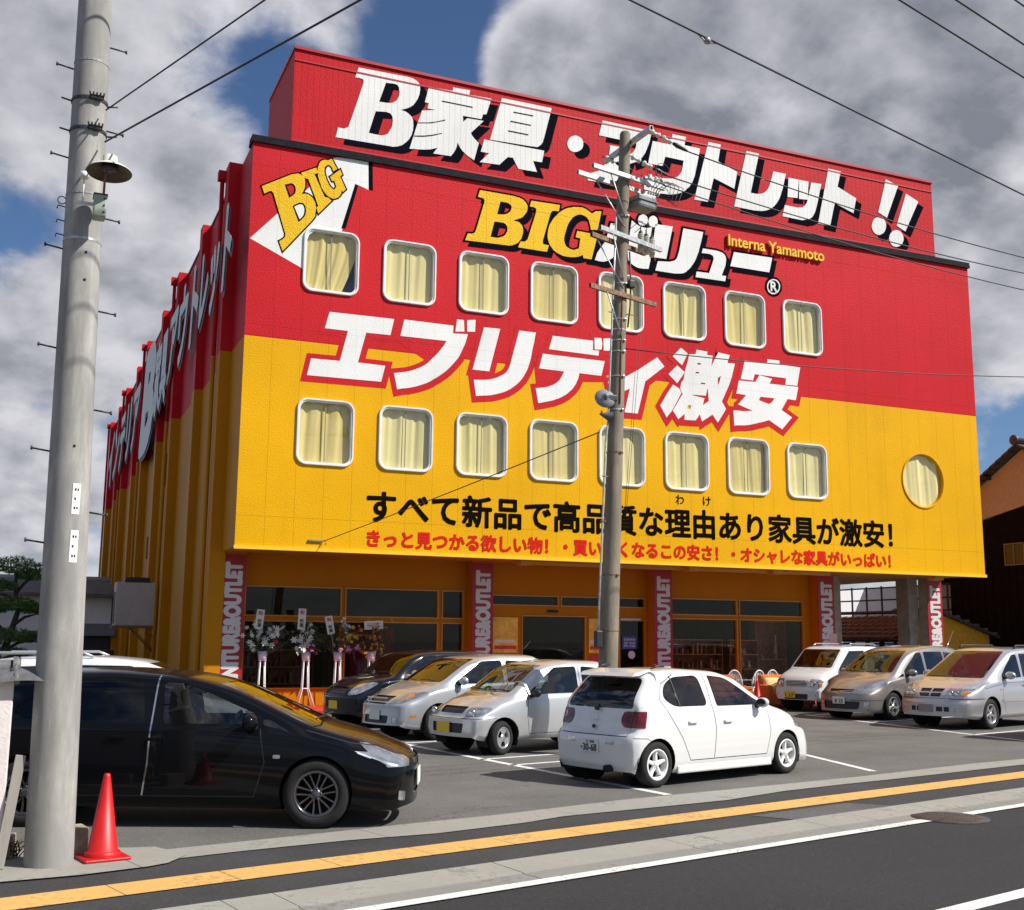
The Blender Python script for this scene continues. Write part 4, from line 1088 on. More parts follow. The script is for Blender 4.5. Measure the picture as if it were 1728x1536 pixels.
def window(w, seed, kind=0):
    x0, x1, z0, z1 = w
    mb = MB()
    A = [rrect(x0, x1, z0, z1, .27), rrect(x0 + .015, x1 - .015, z0 + .015, z1 - .015, .26), rrect(x0 + .05, x1 - .05, z0 + .05, z1 - .05, .235),
         rrect(x0 + .058, x1 - .058, z0 + .058, z1 - .058, .225), rrect(x0 + .088, x1 - .088, z0 + .088, z1 - .088, .195), rrect(x0 + .096, x1 - .096, z0 + .096, z1 - .096, .19)]
    Y = [YF - .004, YF - .055, YF - .055, YF - .03, YF - .03, YF + .10]
    n = len(A[0])
    for ring, y in zip(A, Y):
        mb.v += [(p[0], y, p[1]) for p in ring]
    for k in range(len(A) - 1):
        for i in range(n):
            j = (i + 1) % n
            mb.face((k * n + i, k * n + j, (k + 1) * n + j, (k + 1) * n + i))
    fr = sobj(mb, 'window', M_ALU)
    pm = MB()
    pm.poly([(p[0], YF + .045, p[1]) for p in A[5]])
    sobj(pm, 'pane', M_PANE, fr)
    if kind != 2:
        pm = MB()
        xm = (x0 + x1) / 2
        pm.box(xm - .012, xm + .012, YF + .035, YF + .049, z0 + .12, z1 - .12)
        sobj(pm, 'sash_bar', mat('sash_grey', (.20, .20, .18), .5), fr)
    curtain(fr, x0 - .1, x1 + .1, z0 - .1, z1 + .12, seed, kind)


def curtain(fr, x0, x1, z0, z1, seed, kind):
    rnd = random.Random(seed)
    ph = [rnd.uniform(0, 6.28) for _ in range(4)]
    fq = [rnd.uniform(5, 7), rnd.uniform(10, 13), rnd.uniform(19, 24), rnd.uniform(2, 3)]
    sk = rnd.uniform(-.25, .25)
    cb = MB()

    def fn(u, v):
        x = x0 + (x1 - x0) * u
        z = z0 + (z1 - z0) * v
        uu = u + sk * (1 - v) * .25
        a = math.sin(fq[0] * uu * 3 + ph[0]) * .022 + math.sin(fq[1] * uu * 3 + ph[1]) * .013 + math.sin(fq[2] * uu * 3 + ph[2]) * .006
        a *= (.55 + .45 * v + .25 * math.sin(fq[3] * u + ph[3])) * 1.1
        if kind == 0 and seed % 4 == 3:
            x = x0 + (x1 - x0) * (u * (.97 - .05 * (1 - v)))
        if kind == 1:                       # pulled aside: gap at the right
            lim = .93 - .42 * max(0, (.75 - v)) ** 1.25
            x = x0 + (x1 - x0) * u * lim
        return (x, YF + .115 + a * .8, z)
    cb.grid(fn, 84, 10)
    sobj(cb, 'curtain', CURTS[seed % 3], fr)


for i, w in enumerate(UP):
    window(w, 10 + i, 1 if i == 0 else 0)
for i, w in enumerate(LO):
    window(w, 40 + i)
# round window
mb = MB()
cx, cz = 26.44, 7.02
rings = [(.86, .89, YF - .002), (.87, .90, YF - .03), (.83, .86, YF - .03), (.81, .84, YF + .12)]
for (rx, rz, y) in rings:
    mb.v += [(cx + rx * math.cos(2 * math.pi * k / 48), y, cz + rz * math.sin(2 * math.pi * k / 48)) for k in range(48)]
for r_ in range(3):
    for k in range(48):
        j = (k + 1) % 48
        mb.face((r_ * 48 + k, r_ * 48 + j, r_ * 48 + 48 + j, r_ * 48 + 48 + k))
fr = sobj(mb, 'window', F_YEL)
tag(fr, 'round porthole window with a yellow rim')
pm = MB()
pm.poly([(cx + .82 * math.cos(2 * math.pi * k / 48), YF + .10, cz + .85 * math.sin(2 * math.pi * k / 48)) for k in range(48)])
sobj(pm, 'pane', M_PANE, fr)
curtain(fr, cx - .95, cx + .95, cz - .97, cz + .97, 77, 0)
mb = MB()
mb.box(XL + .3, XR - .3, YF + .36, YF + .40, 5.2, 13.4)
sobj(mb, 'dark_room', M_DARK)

# ---- ground floor: columns with banners, shop front, interior
M_BAN = mat('banner_red', (.33, .005, .013), .45, noise=.08, nscale=2)
M_BTX = mat('banner_white', (.62, .61, .60), .5)
M_COLC = mat('column_concrete', (.30, .28, .23), .85, noise=.2, nscale=3, bump=.3)
YC = 29.9
COLS = [4.77, 11.70, 17.55, 23.62, 28.15]
for k, x in enumerate(COLS):
    mb = MB()
    w = .62
    mb.box(x, x + w, YC + .004, YC + .40, 0, ZB)
    co = sobj(mb, 'column', M_COLC if k == 4 else ORANGE)
    mb = MB()
    mb.box(x - .01, x + w + .01, YC - .02, YC, 0.02, ZB - .07)
    sobj(mb, 'banner', M_BAN, co)
    me = text_box('FURNITURE&OUTLET', 0, 1, 0, 1, lambda u, v, w2: (x + w - .11 - v * (w - .24), YC - .026 - w2, .22 + u * 3.55), .075)
    smesh(me, 'banner_lettering', M_BTX, co)
# notice taped to the fourth banner
mb = MB()
mb.box(24.0, 24.3, YC - .036, YC - .030, 1.5, 2.15)
for q in range(9):
    mb.box(24.04, 24.26 - .05 * (q % 3), YC - .040, YC - .037, 1.56 + q * .06, 1.575 + q * .06)
sobj(mb, 'notice', mat('notice_pink', (.70, .42, .42), .6))

YS = 30.32
OPEN = [rect(5.50, 8.04, 2.46, 3.19), rect(8.20, 10.82, 2.46, 3.19), rect(10.98, 11.58, 2.46, 3.19),
        rect(5.50, 8.04, .57, 2.29), rect(8.20, 10.82, .57, 2.29), rect(10.98, 11.58, .57, 2.29),
        rect(12.46, 14.55, 2.87, 3.11), rect(14.68, 16.55, 2.87, 3.11), rect(16.60, 17.47, 2.87, 3.11),
        rect(13.43, 15.44, .06, 2.54), rect(16.61, 17.46, .06, 2.45),
        rect(18.36, 20.76, 2.69, 3.14), rect(20.90, 23.30, 2.69, 3.14), rect(18.36, 20.76, .45, 2.53), rect(20.90, 23.30, .45, 2.53)]
me = fill2d([rect(XL + .05, 24.3, 0.0, ZB)] + OPEN, onF(YS))
smesh(me, 'shop_front', ORANGE)
mb = MB()
for q in OPEN:                              # reveals = frames round each opening
    n = 4
    b = len(mb.v)
    mb.v += [(p[0], YS - .03, p[1]) for p in offset_poly(q, .035)] + [(p[0], YS - .03, p[1]) for p in offset_poly(q, .0)] + [(p[0], YS + .10, p[1]) for p in offset_poly(q, .0)]
    for k in range(2):
        for i in range(n):
            j = (i + 1) % n
            mb.face((b + k * n + i, b + k * n + j, b + k * n + n + j, b + k * n + n + i))
sobj(mb, 'window_frame', mat('frame_orange', (.52, .21, .006), .35))
gp = MB()
for q in OPEN:
    gp.poly([(p[0], YS + .05, p[1]) for p in q])
sobj(gp, 'shop_glass', glass('shop_glass', (.74, .72, .66), 1.0, 0.0, .022, .4))
mb = MB()                                  # interior shell
mb.box(5.0, 24.2, 30.6, 43.0, -.01, 0.03)
sobj(mb, 'shop_floor', mat('shop_floor', (.20, .17, .14), .3, noise=.15))
mb = MB()
mb.poly([(5.0, 43, 0), (24.2, 43, 0), (24.2, 43, 3.9), (5.0, 43, 3.9)])
mb.poly([(5.0, 30.6, 0), (5.0, 43, 0), (5.0, 43, 3.9), (5.0, 30.6, 3.9)])
mb.poly([(24.2, 30.6, 0), (24.2, 43, 0), (24.2, 43, 3.9), (24.2, 30.6, 3.9)])
mb.poly([(5.0, 30.6, 3.9), (24.2, 30.6, 3.9), (24.2, 43, 3.9), (5.0, 43, 3.9)])
sobj(mb, 'shop_interior', mat('shop_interior', (.16, .12, .09), .9, noise=.2, nscale=.5))
mb = MB()
for (x, y) in ((6.6, 34), (8.3, 36), (9.4, 35.2), (13.6, 35), (15.6, 35.6), (16.9, 34.8), (19.5, 36.5)):
    mb.box(x, x + .9, y, y + .12, 3.72, 3.78)
sobj(mb, 'ceiling_lamp', mat('tube_lamp', (.8, .9, .85), .5, emit=(.75, 1.0, .85), estr=5.0))
# posters beside the entrance: generic coloured print
for x0, x1 in ((12.50, 13.27), (15.56, 16.0)):
    mb = MB()
    mb.box(x0, x1, YS - .036, YS - .024, 1.50, 2.50)
    sobj(mb, 'poster', mat('poster_orange', (.82, .46, .05), .5, noise=.25, nscale=5))
mb = MB()
for x0, x1 in ((12.55, 13.22), (15.60, 15.96)):
    mb.box(x0, x1, YS - .042, YS - .037, 1.60, 1.70)
    mb.box(x0, x1, YS - .042, YS - .037, 1.02, 1.42)
sobj(mb, 'poster_print', mat('poster_red', (.55, .03, .02), .5, noise=.3, nscale=9))
mb = MB()
for x0, x1 in ((12.55, 13.2), (15.60, 15.95)):
    for q in range(7):
        mb.box(x0 + .09 * q if x0 + .09 * q + .07 < x1 else x1 - .07, min(x0 + .09 * q + .07, x1), YS - .042, YS - .037, 1.78, 1.87)
sobj(mb, 'poster_print', mat('poster_white', (.75, .72, .66), .5))
mb = MB()
mb.box(14.2, 14.55, YS - .05, YS - .035, 2.66, 2.73)
sobj(mb, 'door_sensor', M_DARK)
mb = MB()
mb.box(16.7, 17.2, YS + .02, YS + .035, 1.62, 2.0)
sobj(mb, 'hours_sign', mat('sign_blue', (.03, .06, .30), .4))
for t, z in (('営業時間', 1.90), ('AM 10:00', 1.80), ('PM 7:00', 1.71)):
    smesh(text_box(t, 16.76, 17.14, z - .035, z + .035, lambda u, v, w: (u, YS + .014 - w, v), .015), 'sign_lettering', M_BTX)
mb = MB()
mb.lathe([(0, 0), (.12, 0)], 24, Matrix.Translation((17.03, YS + .03, 1.45)) @ Matrix.Rotation(R(90), 4, 'X'))
sobj(mb, 'door_sticker', mat('sticker_white', (.6, .6, .6), .5))
mb = MB()
mb.box(16.62, 17.3, YS - .06, YS - .02, 2.47, 2.53)
sobj(mb, 'door_closer', mat('closer_grey', (.5, .5, .48), .4))
# little lamps and a beam under the overhang
mb = MB()
mb.box(13.0, 23.6, 29.2, 29.3, ZB - .10, ZB - .005)
for x in (12.75, 18.2, 21.2, 27.6):
    mb.box(x, x + .35, 28.9, 29.25, ZB - .13, ZB - .008)
sobj(mb, 'soffit_fitting', mat('fitting_orange', (.62, .34, .08), .6))
# red step in front of the shop
mb = MB()
mb.bbox(5.6, 24.2, 28.55, YS - .02, 0.0, .11, .02)
sobj(mb, 'step', mat('step_red', (.52, .03, .012), .55, noise=.15, nscale=2))
# ---- passage at the right end: piers, far lean-to roof and glazed fence
for (x0, x1, y0, y1) in ((24.75, 25.1, 30.6, 31.1), (27.72, 28.13, 30.32, 30.9)):
    mb = MB()
    mb.box(x0, x1, y0, y1, 0, ZB)
    sobj(mb, 'pier', M_COLC)
# ================================================================ CARS
def gsmooth(pts, L, n=400, sig=0.05):
    """polyline (x, v) -> function, corners softened"""
    xs = [L * i / n for i in range(n + 1)]
    vs = []
    for x in xs:
        if x <= pts[0][0]:
            vs.append(pts[0][1])
            continue
        if x >= pts[-1][0]:
            vs.append(pts[-1][1])
            continue
        for (a, va), (b, vb) in zip(pts, pts[1:]):
            if a <= x <= b:
                vs.append(va + (vb - va) * (x - a) / max(b - a, 1e-6))
                break
    k = max(1, int(3 * sig / (L / n)))
    ker = [math.exp(-.5 * (i * (L / n) / sig) ** 2) for i in range(-k, k + 1)]
    out = []
    for i in range(n + 1):
        s = t = 0
        for j in range(-k, k + 1):
            q = i + j
            if 0 <= q <= n:
                v = vs[q]
            elif q < 0:
                v = 2 * vs[0] - vs[min(n, -q)]
            else:
                v = 2 * vs[n] - vs[max(0, 2 * n - q)]
            s += v * ker[j + k]
            t += ker[j + k]
        out.append(s / t)

    def f(x):
        t = min(max(x / L * n, 0), n - 1e-6)
        i = int(t)
        return out[i] + (out[i + 1] - out[i]) * (t - i)
    return f


def bspl(ctrl, m=4):
    """clamped uniform quadratic b-spline, fixed sampling"""
    P = [ctrl[0]] + ctrl + [ctrl[-1]]
    out = []
    for i in range(1, len(P) - 1):
        a = ((P[i - 1][0] + P[i][0]) / 2, (P[i - 1][1] + P[i][1]) / 2)
        c = ((P[i][0] + P[i + 1][0]) / 2, (P[i][1] + P[i + 1][1]) / 2)
        if i == 1:
            a = P[1]
        if i == len(P) - 2:
            c = P[i]
        for k in range(m):
            t = k / m
            out.append(((1 - t) ** 2 * a[0] + 2 * t * (1 - t) * P[i][0] + t * t * c[0], (1 - t) ** 2 * a[1] + 2 * t * (1 - t) * P[i][1] + t * t * c[1]))
    out.append(P[-1])
    return out


def seam_poly(pts, w=.012):
    """open polyline -> thin closed band"""
    l, r = [], []
    for i, p in enumerate(pts):
        a, b = pts[max(i - 1, 0)], pts[min(i + 1, len(pts) - 1)]
        d = Vector((b[0] - a[0], b[1] - a[1])).normalized()
        l.append((p[0] - d.y * w / 2, p[1] + d.x * w / 2))
        r.append((p[0] + d.y * w / 2, p[1] - d.x * w / 2))
    return l + r[::-1]


def round_poly(p, r=.05, n=4):
    out = []
    for i in range(len(p)):
        a, b, c = (Vector((*p[i - 1][:2], 0)), Vector((*p[i][:2], 0)), Vector((*p[(i + 1) % len(p)][:2], 0)))
        rr = p[i][2] if len(p[i]) > 2 else r
        if rr <= 0:
            out.append((b.x, b.y))
            continue
        d1, d2 = (a - b), (c - b)
        k = min(rr, d1.length * .45, d2.length * .45)
        s, e = b + d1.normalized() * k, b + d2.normalized() * k
        for j in range(n + 1):
            t = j / n
            q = s * (1 - t) ** 2 + b * (2 * t * (1 - t)) + e * t * t
            out.append((q.x, q.y))
    return out


M_TYRE = mat('tyre_rubber', (.012, .012, .0125), .9, noise=.25, nscale=20)
M_ARCH = mat('arch_black', (.008, .008, .009), .9)
M_TRIM = mat('black_trim', (.018, .018, .02), .5)
M_SEAT = mat('seat_cloth', (.05, .05, .055), .95)
M_LAMP = mat('lamp_clear', (.42, .44, .46), .22, .75, coat=1.0, noise=.25, nscale=11)
M_CHROME = mat('chrome', (.78, .78, .78), .12, 1.0)
M_TAIL = mat('tail_red', (.13, .0015, .004), .2, coat=.6, noise=.5, nscale=12)
M_AMBER = mat('lamp_amber', (.55, .15, .02), .25, coat=.8)
M_PLATE = mat('plate_white', (.70, .71, .68), .5)
M_PLATEY = mat('plate_yellow', (.78, .50, .02), .5)
M_PGREEN = mat('plate_green', (.02, .09, .05), .5)
M_SEAM = mat('door_gap', (.012, .012, .013), .9)
GLASS_D = glass('car_glass_dark', (.10, .105, .11))
GLASS_M = glass('car_glass', (.42, .48, .46))


def add_wheel(root, x, y, r, wid, rim_r, side, m_rim, spokes, style, steer=0):
    """tyre = the wheel, with rim as its sub-part; side = +1 outer face towards +y"""
    M = Matrix.Rotation(R(-90 if side > 0 else 90), 4, 'X')
    h = wid / 2
    mb = MB()
    mb.lathe([(rim_r - .004, h - .03), (rim_r + .004, h - .008), (rim_r + .02, h), (r * .80, h + .004), (r - .028, h - .006), (r - .008, h - .022), (r, h - .05),
              (r, -h + .05), (r - .03, -h), (rim_r, -h)], 40, M)
    for k in range(4):
        z = -h + .06 + k * (wid - .12) / 3
        mb.lathe([(r + .0005, z - .006), (r - .006, z), (r + .0005, z + .006)], 40, M)
    w = mb.build('wheel', M_TYRE, root)
    w.location = (x, y, r)
    if steer:
        w.rotation_euler = (0, 0, steer)
    mb = MB()
    mb.lathe([(rim_r + .004, h - .012), (rim_r - .012, h - .004), (rim_r - .022, h - .012), (rim_r - .03, h - .06), (rim_r - .035, -h + .02)], 40, M)
    d0 = h - .012
    if style == 'disc3':                 # trilobe wheel cover
        mb.lathe([(0, d0 - .002), (rim_r * .3, d0 - .004), (rim_r * .36, d0 - .02)], 24, M)
        for k in range(3):
            a0 = 2 * math.pi * k / 3 + .5
            for t in range(10):
                p = []
                for (tt) in (t / 10, (t + 1) / 10):
                    a = a0 + (tt - .5) * 1.25
                    wdt = .25 + .75 * abs(tt - .5) * 2
                    p.append((a, wdt))
                pts = []
                a_, b_ = p[0][0], p[1][0]
                q = [(rim_r * .28, a0 + (t / 10 - .5) * .9), (rim_r * .97, a_), (rim_r * .97, b_), (rim_r * .28, a0 + ((t + 1) / 10 - .5) * .9)]
                mb.poly([M @ Vector((rr * math.cos(a), rr * math.sin(a), d0 - .006)) for rr, a in q])
    else:
        for k in range(spokes):
            a = 2 * math.pi * k / spokes + .3
            offs = (-.5, .5) if style == 'twin' else (0,)
            for of in offs:
                w0, w1 = {'star': (.050, .040), 'twin': (.020, .019), 'wide': (.045, .075), 'fine': (.028, .026)}[style]
                w0, w1 = w0 * rim_r / .2, w1 * rim_r / .2
                ao = of * .16
                Mr = M @ Matrix.Rotation(a, 4, 'Z')
                y0 = of * .035
                y1 = of * .075
                b = len(mb.v)
                for (xx, yy, ww, zz) in ((rim_r * .12, y0, w0, d0 - .018), (rim_r * .60, (y0 + y1) / 2, (w0 + w1) / 2, d0 - .022), (rim_r * .94, y1, w1, d0 - .008)):
                    for (sg, dd) in ((-.5, .012), (-.32, 0), (.32, 0), (.5, .012)):
                        mb.v.append(tuple(Mr @ Vector((xx, yy + sg * ww, zz - dd))))
                    for sg in (-.5, .5):
                        mb.v.append(tuple(Mr @ Vector((xx, yy + sg * ww, zz - .045))))
                for i in range(2):
                    o = b + i * 6
                    for (p, q) in ((0, 1), (1, 2), (2, 3), (3, 5), (4, 0)):
                        mb.face((o + p, o + q, o + 6 + q, o + 6 + p))
        mb.lathe([(0, d0 - .004), (rim_r * .15, d0 - .006), (rim_r * .20, d0 - .02), (rim_r * .26, d0 - .03)], 20, M)
        for k in range(5):
            a = 2 * math.pi * k / 5 + .1
            mb.lathe([(0, d0 - .008), (.009, d0 - .009), (.009, d0 - .03)], 8, M @ Matrix.Translation((rim_r * .235 * math.cos(a), rim_r * .235 * math.sin(a), 0)))
    mb.build('rim', m_rim, w)
    mb = MB()
    mb.lathe([(0, -.01), (rim_r * .98, -.012)], 24, M)
    mb.build('brake_disc', M_ARCH, w)
    return w


def make_car(name, S, loc, heading, label, cat, group=None, scale=1.0):
    root = empty(name, loc, heading)
    root.scale = (scale, scale, scale)
    tag(root, label, cat, group)
    L, Wd = S['L'], S['W']
    HW = Wd / 2
    ftop, fbelt, fbot = gsmooth(S['top'], L, sig=S.get('sig', .05)), gsmooth(S['belt'], L), gsmooth(S['bot'], L, sig=.03)
    fw, fr = gsmooth(S['w'], L, sig=.06), gsmooth(S['rw'], L, sig=.07)
    crown = S.get('crown', .05)
    fprof, rprof = S.get('fprof', [(0, 0), (2, 0)]), S.get('rprof', [(0, 0), (2, 0)])

    def lerp(p, z):
        if z <= p[0][0]:
            return p[0][1]
        for (a, va), (b, vb) in zip(p, p[1:]):
            if z <= b:
                t = (z - a) / max(b - a, 1e-6)
                t = t * t * (3 - 2 * t)
                return va + (vb - va) * t
        return p[-1][1]
    cf, cr = S.get('cf', .22), S.get('cr', .12)

    def warp(x, y, z):
        a = abs(y) / HW
        tf = max(0.0, (x - (L - .9)) / .9)
        tr = max(0.0, (.7 - x) / .7)
        x += (-cf * a ** 2.6 + lerp(fprof, z)) * tf * tf * (3 - 2 * tf)
        x += (cr * a ** 3 + lerp(rprof, z)) * tr * tr * (3 - 2 * tr)
        return (x, y, z)
    # stations
    xs = []
    n = S.get('n', 76)
    for i in range(n + 1):
        t = i / n
        t = t - .6 * math.sin(2 * math.pi * t) / 6.2832
        xs.append(L * t)
    bulge = S.get('bulge', .5)

    def section(x):
        e = min(x, L - x)
        k = 1 - .055 * max(0, 1 - e / .10) ** 2
        w, zb, zB, zT, wr = HW * fw(x) * k, fbot(x), fbelt(x), ftop(x), HW * fr(x) * k
        zT -= .03 * max(0, 1 - e / .10) ** 2
        zb += .03 * max(0, 1 - e / .10) ** 2
        zB = min(zB, zT - .035)
        h = zB - zb
        wr = min(wr, w * .97)
        ze = zT - crown * min(1, (zT - zB) / .25 + .25)
        c = [(.90 * w, zb), (.965 * w, zb + .06), (.985 * w, zb + .22 * h), (1.0 * w, zb + .52 * h), (.995 * w, zb + .80 * h), (.975 * w, zB - .015), (.955 * w, zB + .01)]
        p = c[-1]
        q = (wr, ze)
        c.append((p[0] + (q[0] - p[0]) * .5 + .012 * bulge, p[1] + (q[1] - p[1]) * .5))
        c.append((p[0] + (q[0] - p[0]) * .9 + .004, p[1] + (q[1] - p[1]) * .93))
        c += [(wr * .90, ze + (zT - ze) * .45), (wr * .55, zT - (zT - ze) * .12), (0, zT)]
        return bspl(c, 4)
    bm = bmesh.new()
    rows = []
    for x in xs:
        sec = section(x)
        row = [bm.verts.new(warp(x, y, z)) for (y, z) in sec] + [bm.verts.new(warp(x, -y, z)) for (y, z) in sec[-2::-1]]
        rows.append(row)
    m = len(rows[0])
    for a, b in zip(rows, rows[1:]):
        for j in range(m - 1):
            bm.faces.new((a[j], b[j], b[j + 1], a[j + 1]))
    half = (m - 1) // 2
    NC = 14
    for row, x, flip in ((rows[0], xs[0], 0), (rows[-1], xs[-1], 1)):
        prev = None
        for j in range(half + 1):
            l, r_ = row[j], row[m - 1 - j]
            if j == half:
                cur = [l]
            else:
                base = section(x)[j]
                cur = [l] + [bm.verts.new(warp(x, base[0] * (1 - 2 * k / NC), base[1])) for k in range(1, NC)] + [r_]
            if prev:
                if len(cur) == 1:
                    for k in range(NC):
                        bm.faces.new((prev[k], prev[k + 1], cur[0]))
                else:
                    for k in range(NC):
                        bm.faces.new((prev[k], prev[k + 1], cur[k + 1], cur[k]))
            prev = cur
    bmesh.ops.recalc_face_normals(bm, faces=bm.faces[:])
    lay = bm.faces.layers.int.new('tag')
    names = ['body']

    def subset(view, poly, lim=.30):
        ax = {'side': (0, 2), 'left': (0, 2), 'right': (0, 2), 'front': (1, 2), 'rear': (1, 2), 'top': (0, 1)}[view]
        u0, u1 = min(p[0] for p in poly) - .01, max(p[0] for p in poly) + .01
        v0, v1 = min(p[1] for p in poly) - .01, max(p[1] for p in poly) + .01
        out = []
        for f in bm.faces:
            c, nn = f.calc_center_median(), f.normal
            if view in ('side', 'left', 'right'):
                if abs(nn.y) < .22 or (view == 'left' and c.y < 0) or (view == 'right' and c.y > 0):
                    continue
            elif view == 'front':
                if nn.x < lim or c.x < L * .45:
                    continue
            elif view == 'rear':
                if nn.x > -lim or c.x > L * .5:
                    continue
            us = [v.co[ax[0]] for v in f.verts]
            vs = [v.co[ax[1]] for v in f.verts]
            if max(us) < u0 or min(us) > u1 or max(vs) < v0 or min(vs) > v1:
                continue
            out.append(f)
        return out, ax

    def imprint(view, poly, nm, mirror=True):
        polys = [poly]
        if mirror and view in ('front', 'rear') and max(p[0] for p in poly) * min(p[0] for p in poly) > 0:
            polys.append([(-p[0], p[1]) for p in poly])
        if nm not in names:
            names.append(nm)
        for pl in polys:
            near, ax = subset(view, pl, .10 if nm in ('windscreen', 'rear_window', 'grille', 'seam') else .30)
            for i in range(len(pl)):
                a, b = pl[i - 1], pl[i]
                if math.hypot(a[0] - b[0], a[1] - b[1]) < 1e-5:
                    continue
                co, no = Vector((0, 0, 0)), Vector((0, 0, 0))
                co[ax[0]], co[ax[1]] = a
                no[ax[0]], no[ax[1]] = (b[1] - a[1]), -(b[0] - a[0])
                # only faces the edge's own extent touches
                e0, e1 = min(a[0], b[0]) - .004, max(a[0], b[0]) + .004
                g0, g1 = min(a[1], b[1]) - .004, max(a[1], b[1]) + .004
                sel = []
                for f in near:
                    us = [v.co[ax[0]] for v in f.verts]
                    if max(us) >= e0 and min(us) <= e1:
                        vs = [v.co[ax[1]] for v in f.verts]
                        if max(vs) >= g0 and min(vs) <= g1:
                            sel.append(f)
                if sel:
                    geom = list({v for f in sel for v in f.verts}) + list({e for f in sel for e in f.edges}) + sel
                    res = bmesh.ops.bisect_plane(bm, geom=geom, dist=1e-5, plane_co=co, plane_no=no.normalized())
                    old = set(near)
                    near = [f for f in near if f.is_valid] + [f for f in res['geom'] if isinstance(f, bmesh.types.BMFace) and f not in old]
            for f in near:
                c = f.calc_center_median()
                if inside((c[ax[0]], c[ax[1]]), pl):
                    f[lay] = names.index(nm)
    # arches first
    ra = S['rx'], S['rx'] + S['wb']
    for ax_ in ra:
        rr = S['r'] + S.get('gap', .045)
        imprint('side', [(ax_ + rr * math.cos(2 * math.pi * k / 26), S['r'] + .01 + rr * math.sin(2 * math.pi * k / 26)) for k in range(26)], 'cut')
    bmesh.ops.delete(bm, geom=[f for f in bm.faces if f[lay] == names.index('cut')], context='FACES')
    sh = S.get('shift', 0)
    for (view, poly, nm) in S['marks']:
        imprint(view, [(p[0] + sh, p[1]) for p in poly] if view == 'side' and min(p[0] for p in poly) > .5 else poly, nm)
    bm.normal_update()
    # split into parts
    spec = dict(window=(S.get('glass', GLASS_D), -.005), windscreen=(S.get('wglass', GLASS_M), -.004), rear_window=(S.get('rglass', GLASS_D), -.005), front_glass=(glass('front_door_glass', (.30, .33, .33)), -.005), bright_seam=(M_CHROME, .002),
                headlight=(M_LAMP, .003), tail_light=(M_TAIL, .006), grille=(M_TRIM, -.02), seam=(M_SEAM, -.004), trim=(M_TRIM, .003), indicator=(M_AMBER, .004),
                fog_light=(M_LAMP, -.006), chrome=(M_CHROME, .004), reflector=(M_LAMP, .002), moulding=(S.get('mould', M_TRIM), .01))
    bodyf = []
    for idx, nm in enumerate(names):
        if nm == 'cut':
            continue
        fs = [f for f in bm.faces if f[lay] == idx]
        if not fs:
            continue
        if nm in ('body', 'seam'):
            bodyf += fs
            continue
        m_, off = spec[nm]
        # connected pieces become parts of their own
        todo = set(fs)
        while todo:
            comp, stack = [], [todo.pop()]
            while stack:
                f = stack.pop()
                comp.append(f)
                for e in f.edges:
                    for g in e.link_faces:
                        if g in todo:
                            todo.discard(g)
                            stack.append(g)
            vm = {}
            mb = MB()
            for f in comp:
                for v in f.verts:
                    if v not in vm:
                        vm[v] = len(mb.v)
                        mb.v.append(tuple(v.co + v.normal * off))
                mb.face([vm[v] for v in f.verts], True)
            if sum(f.calc_area() for f in comp) > 2e-4:
                mb.build({'front_glass': 'window', 'bright_seam': 'chrome_strip', 'chrome': 'chrome_strip', 'trim': 'black_trim'}.get(nm, nm), m_, root, fix=False)
    vm = {}
    me = bpy.data.meshes.new('body')
    vv, ff, mi = [], [], []
    sidx = names.index('seam') if 'seam' in names else -1
    for f in bodyf:
        for v in f.verts:
            if v not in vm:
                vm[v] = len(vv)
                vv.append(tuple(v.co))
        ff.append([vm[v] for v in f.verts])
        mi.append(1 if f[lay] == sidx else 0)
    me.from_pydata(vv, [], ff)
    body = link('body', me, S['paint'], root)
    me.materials.append(M_SEAM)
    for p, q in zip(me.polygons, mi):
        p.use_smooth = True
        p.material_index = q
    bm.free()
    # underside, arch liners, cabin
    zb = min(p[1] for p in S['bot'])
    mb = MB()
    for ax_ in ra:
        for sg in (-1, 1):
            rr = S['r'] + S.get('gap', .045) + .012
            b0 = HW * .93 * sg
            b1 = HW * .55 * sg
            for k in range(14):
                a, b = math.pi * (k / 14 * 1.3 - .15), math.pi * ((k + 1) / 14 * 1.3 - .15)
                mb.poly([(ax_ + rr * math.cos(q), y, S['r'] + .01 + rr * math.sin(q)) for q, y in ((a, b0), (b, b0), (b, b1), (a, b1))])
            mb.poly([(ax_ + rr * math.cos(2 * math.pi * k / 20), b1, S['r'] + .01 + rr * math.sin(2 * math.pi * k / 20)) for k in range(20)])
    mb.box(.25, L - .35, -HW * .80, HW * .80, zb + .04, zb + .10)
    mb.build('underbody', M_ARCH, root)
    cabx0, cabx1 = S['cab']
    zs = S.get('seatz', .50)
    beltz = fbelt((cabx0 + cabx1) / 2)
    mb = MB()
    mb.box(cabx0, cabx1 + .1, -HW * .86, HW * .86, zs - .16, zs - .10)
    mb.bbox(cabx1 - .25, cabx1 + .22, -HW * .80, HW * .80, beltz - .22, beltz - .02, .05)
    mb.build('dashboard', M_SEAT, root)
    rows_ = S.get('rows', (.62, .22))
    for k, t in enumerate(rows_):
        sx = cabx0 + (cabx1 - cabx0) * t
        for sy in (-.37, .37):
            mb = MB()
            mb.bbox(sx - .05, sx + .42, sy - .24, sy + .24, zs - .12, zs + .06, .05)
            Mx = Matrix.Translation((sx - .02, sy, zs)) @ Matrix.Rotation(R(-14), 4, 'Y')
            mb.bbox(-.10, .06, -.23, .23, -.05, .58, .05, Mx)
            mb.bbox(-.06, .05, -.12, .12, .60, .78, .04, Mx)
            mb.build('seat', M_SEAT, root)
    mb = MB()
    sx = cabx0 + (cabx1 - cabx0) * .62 + .55
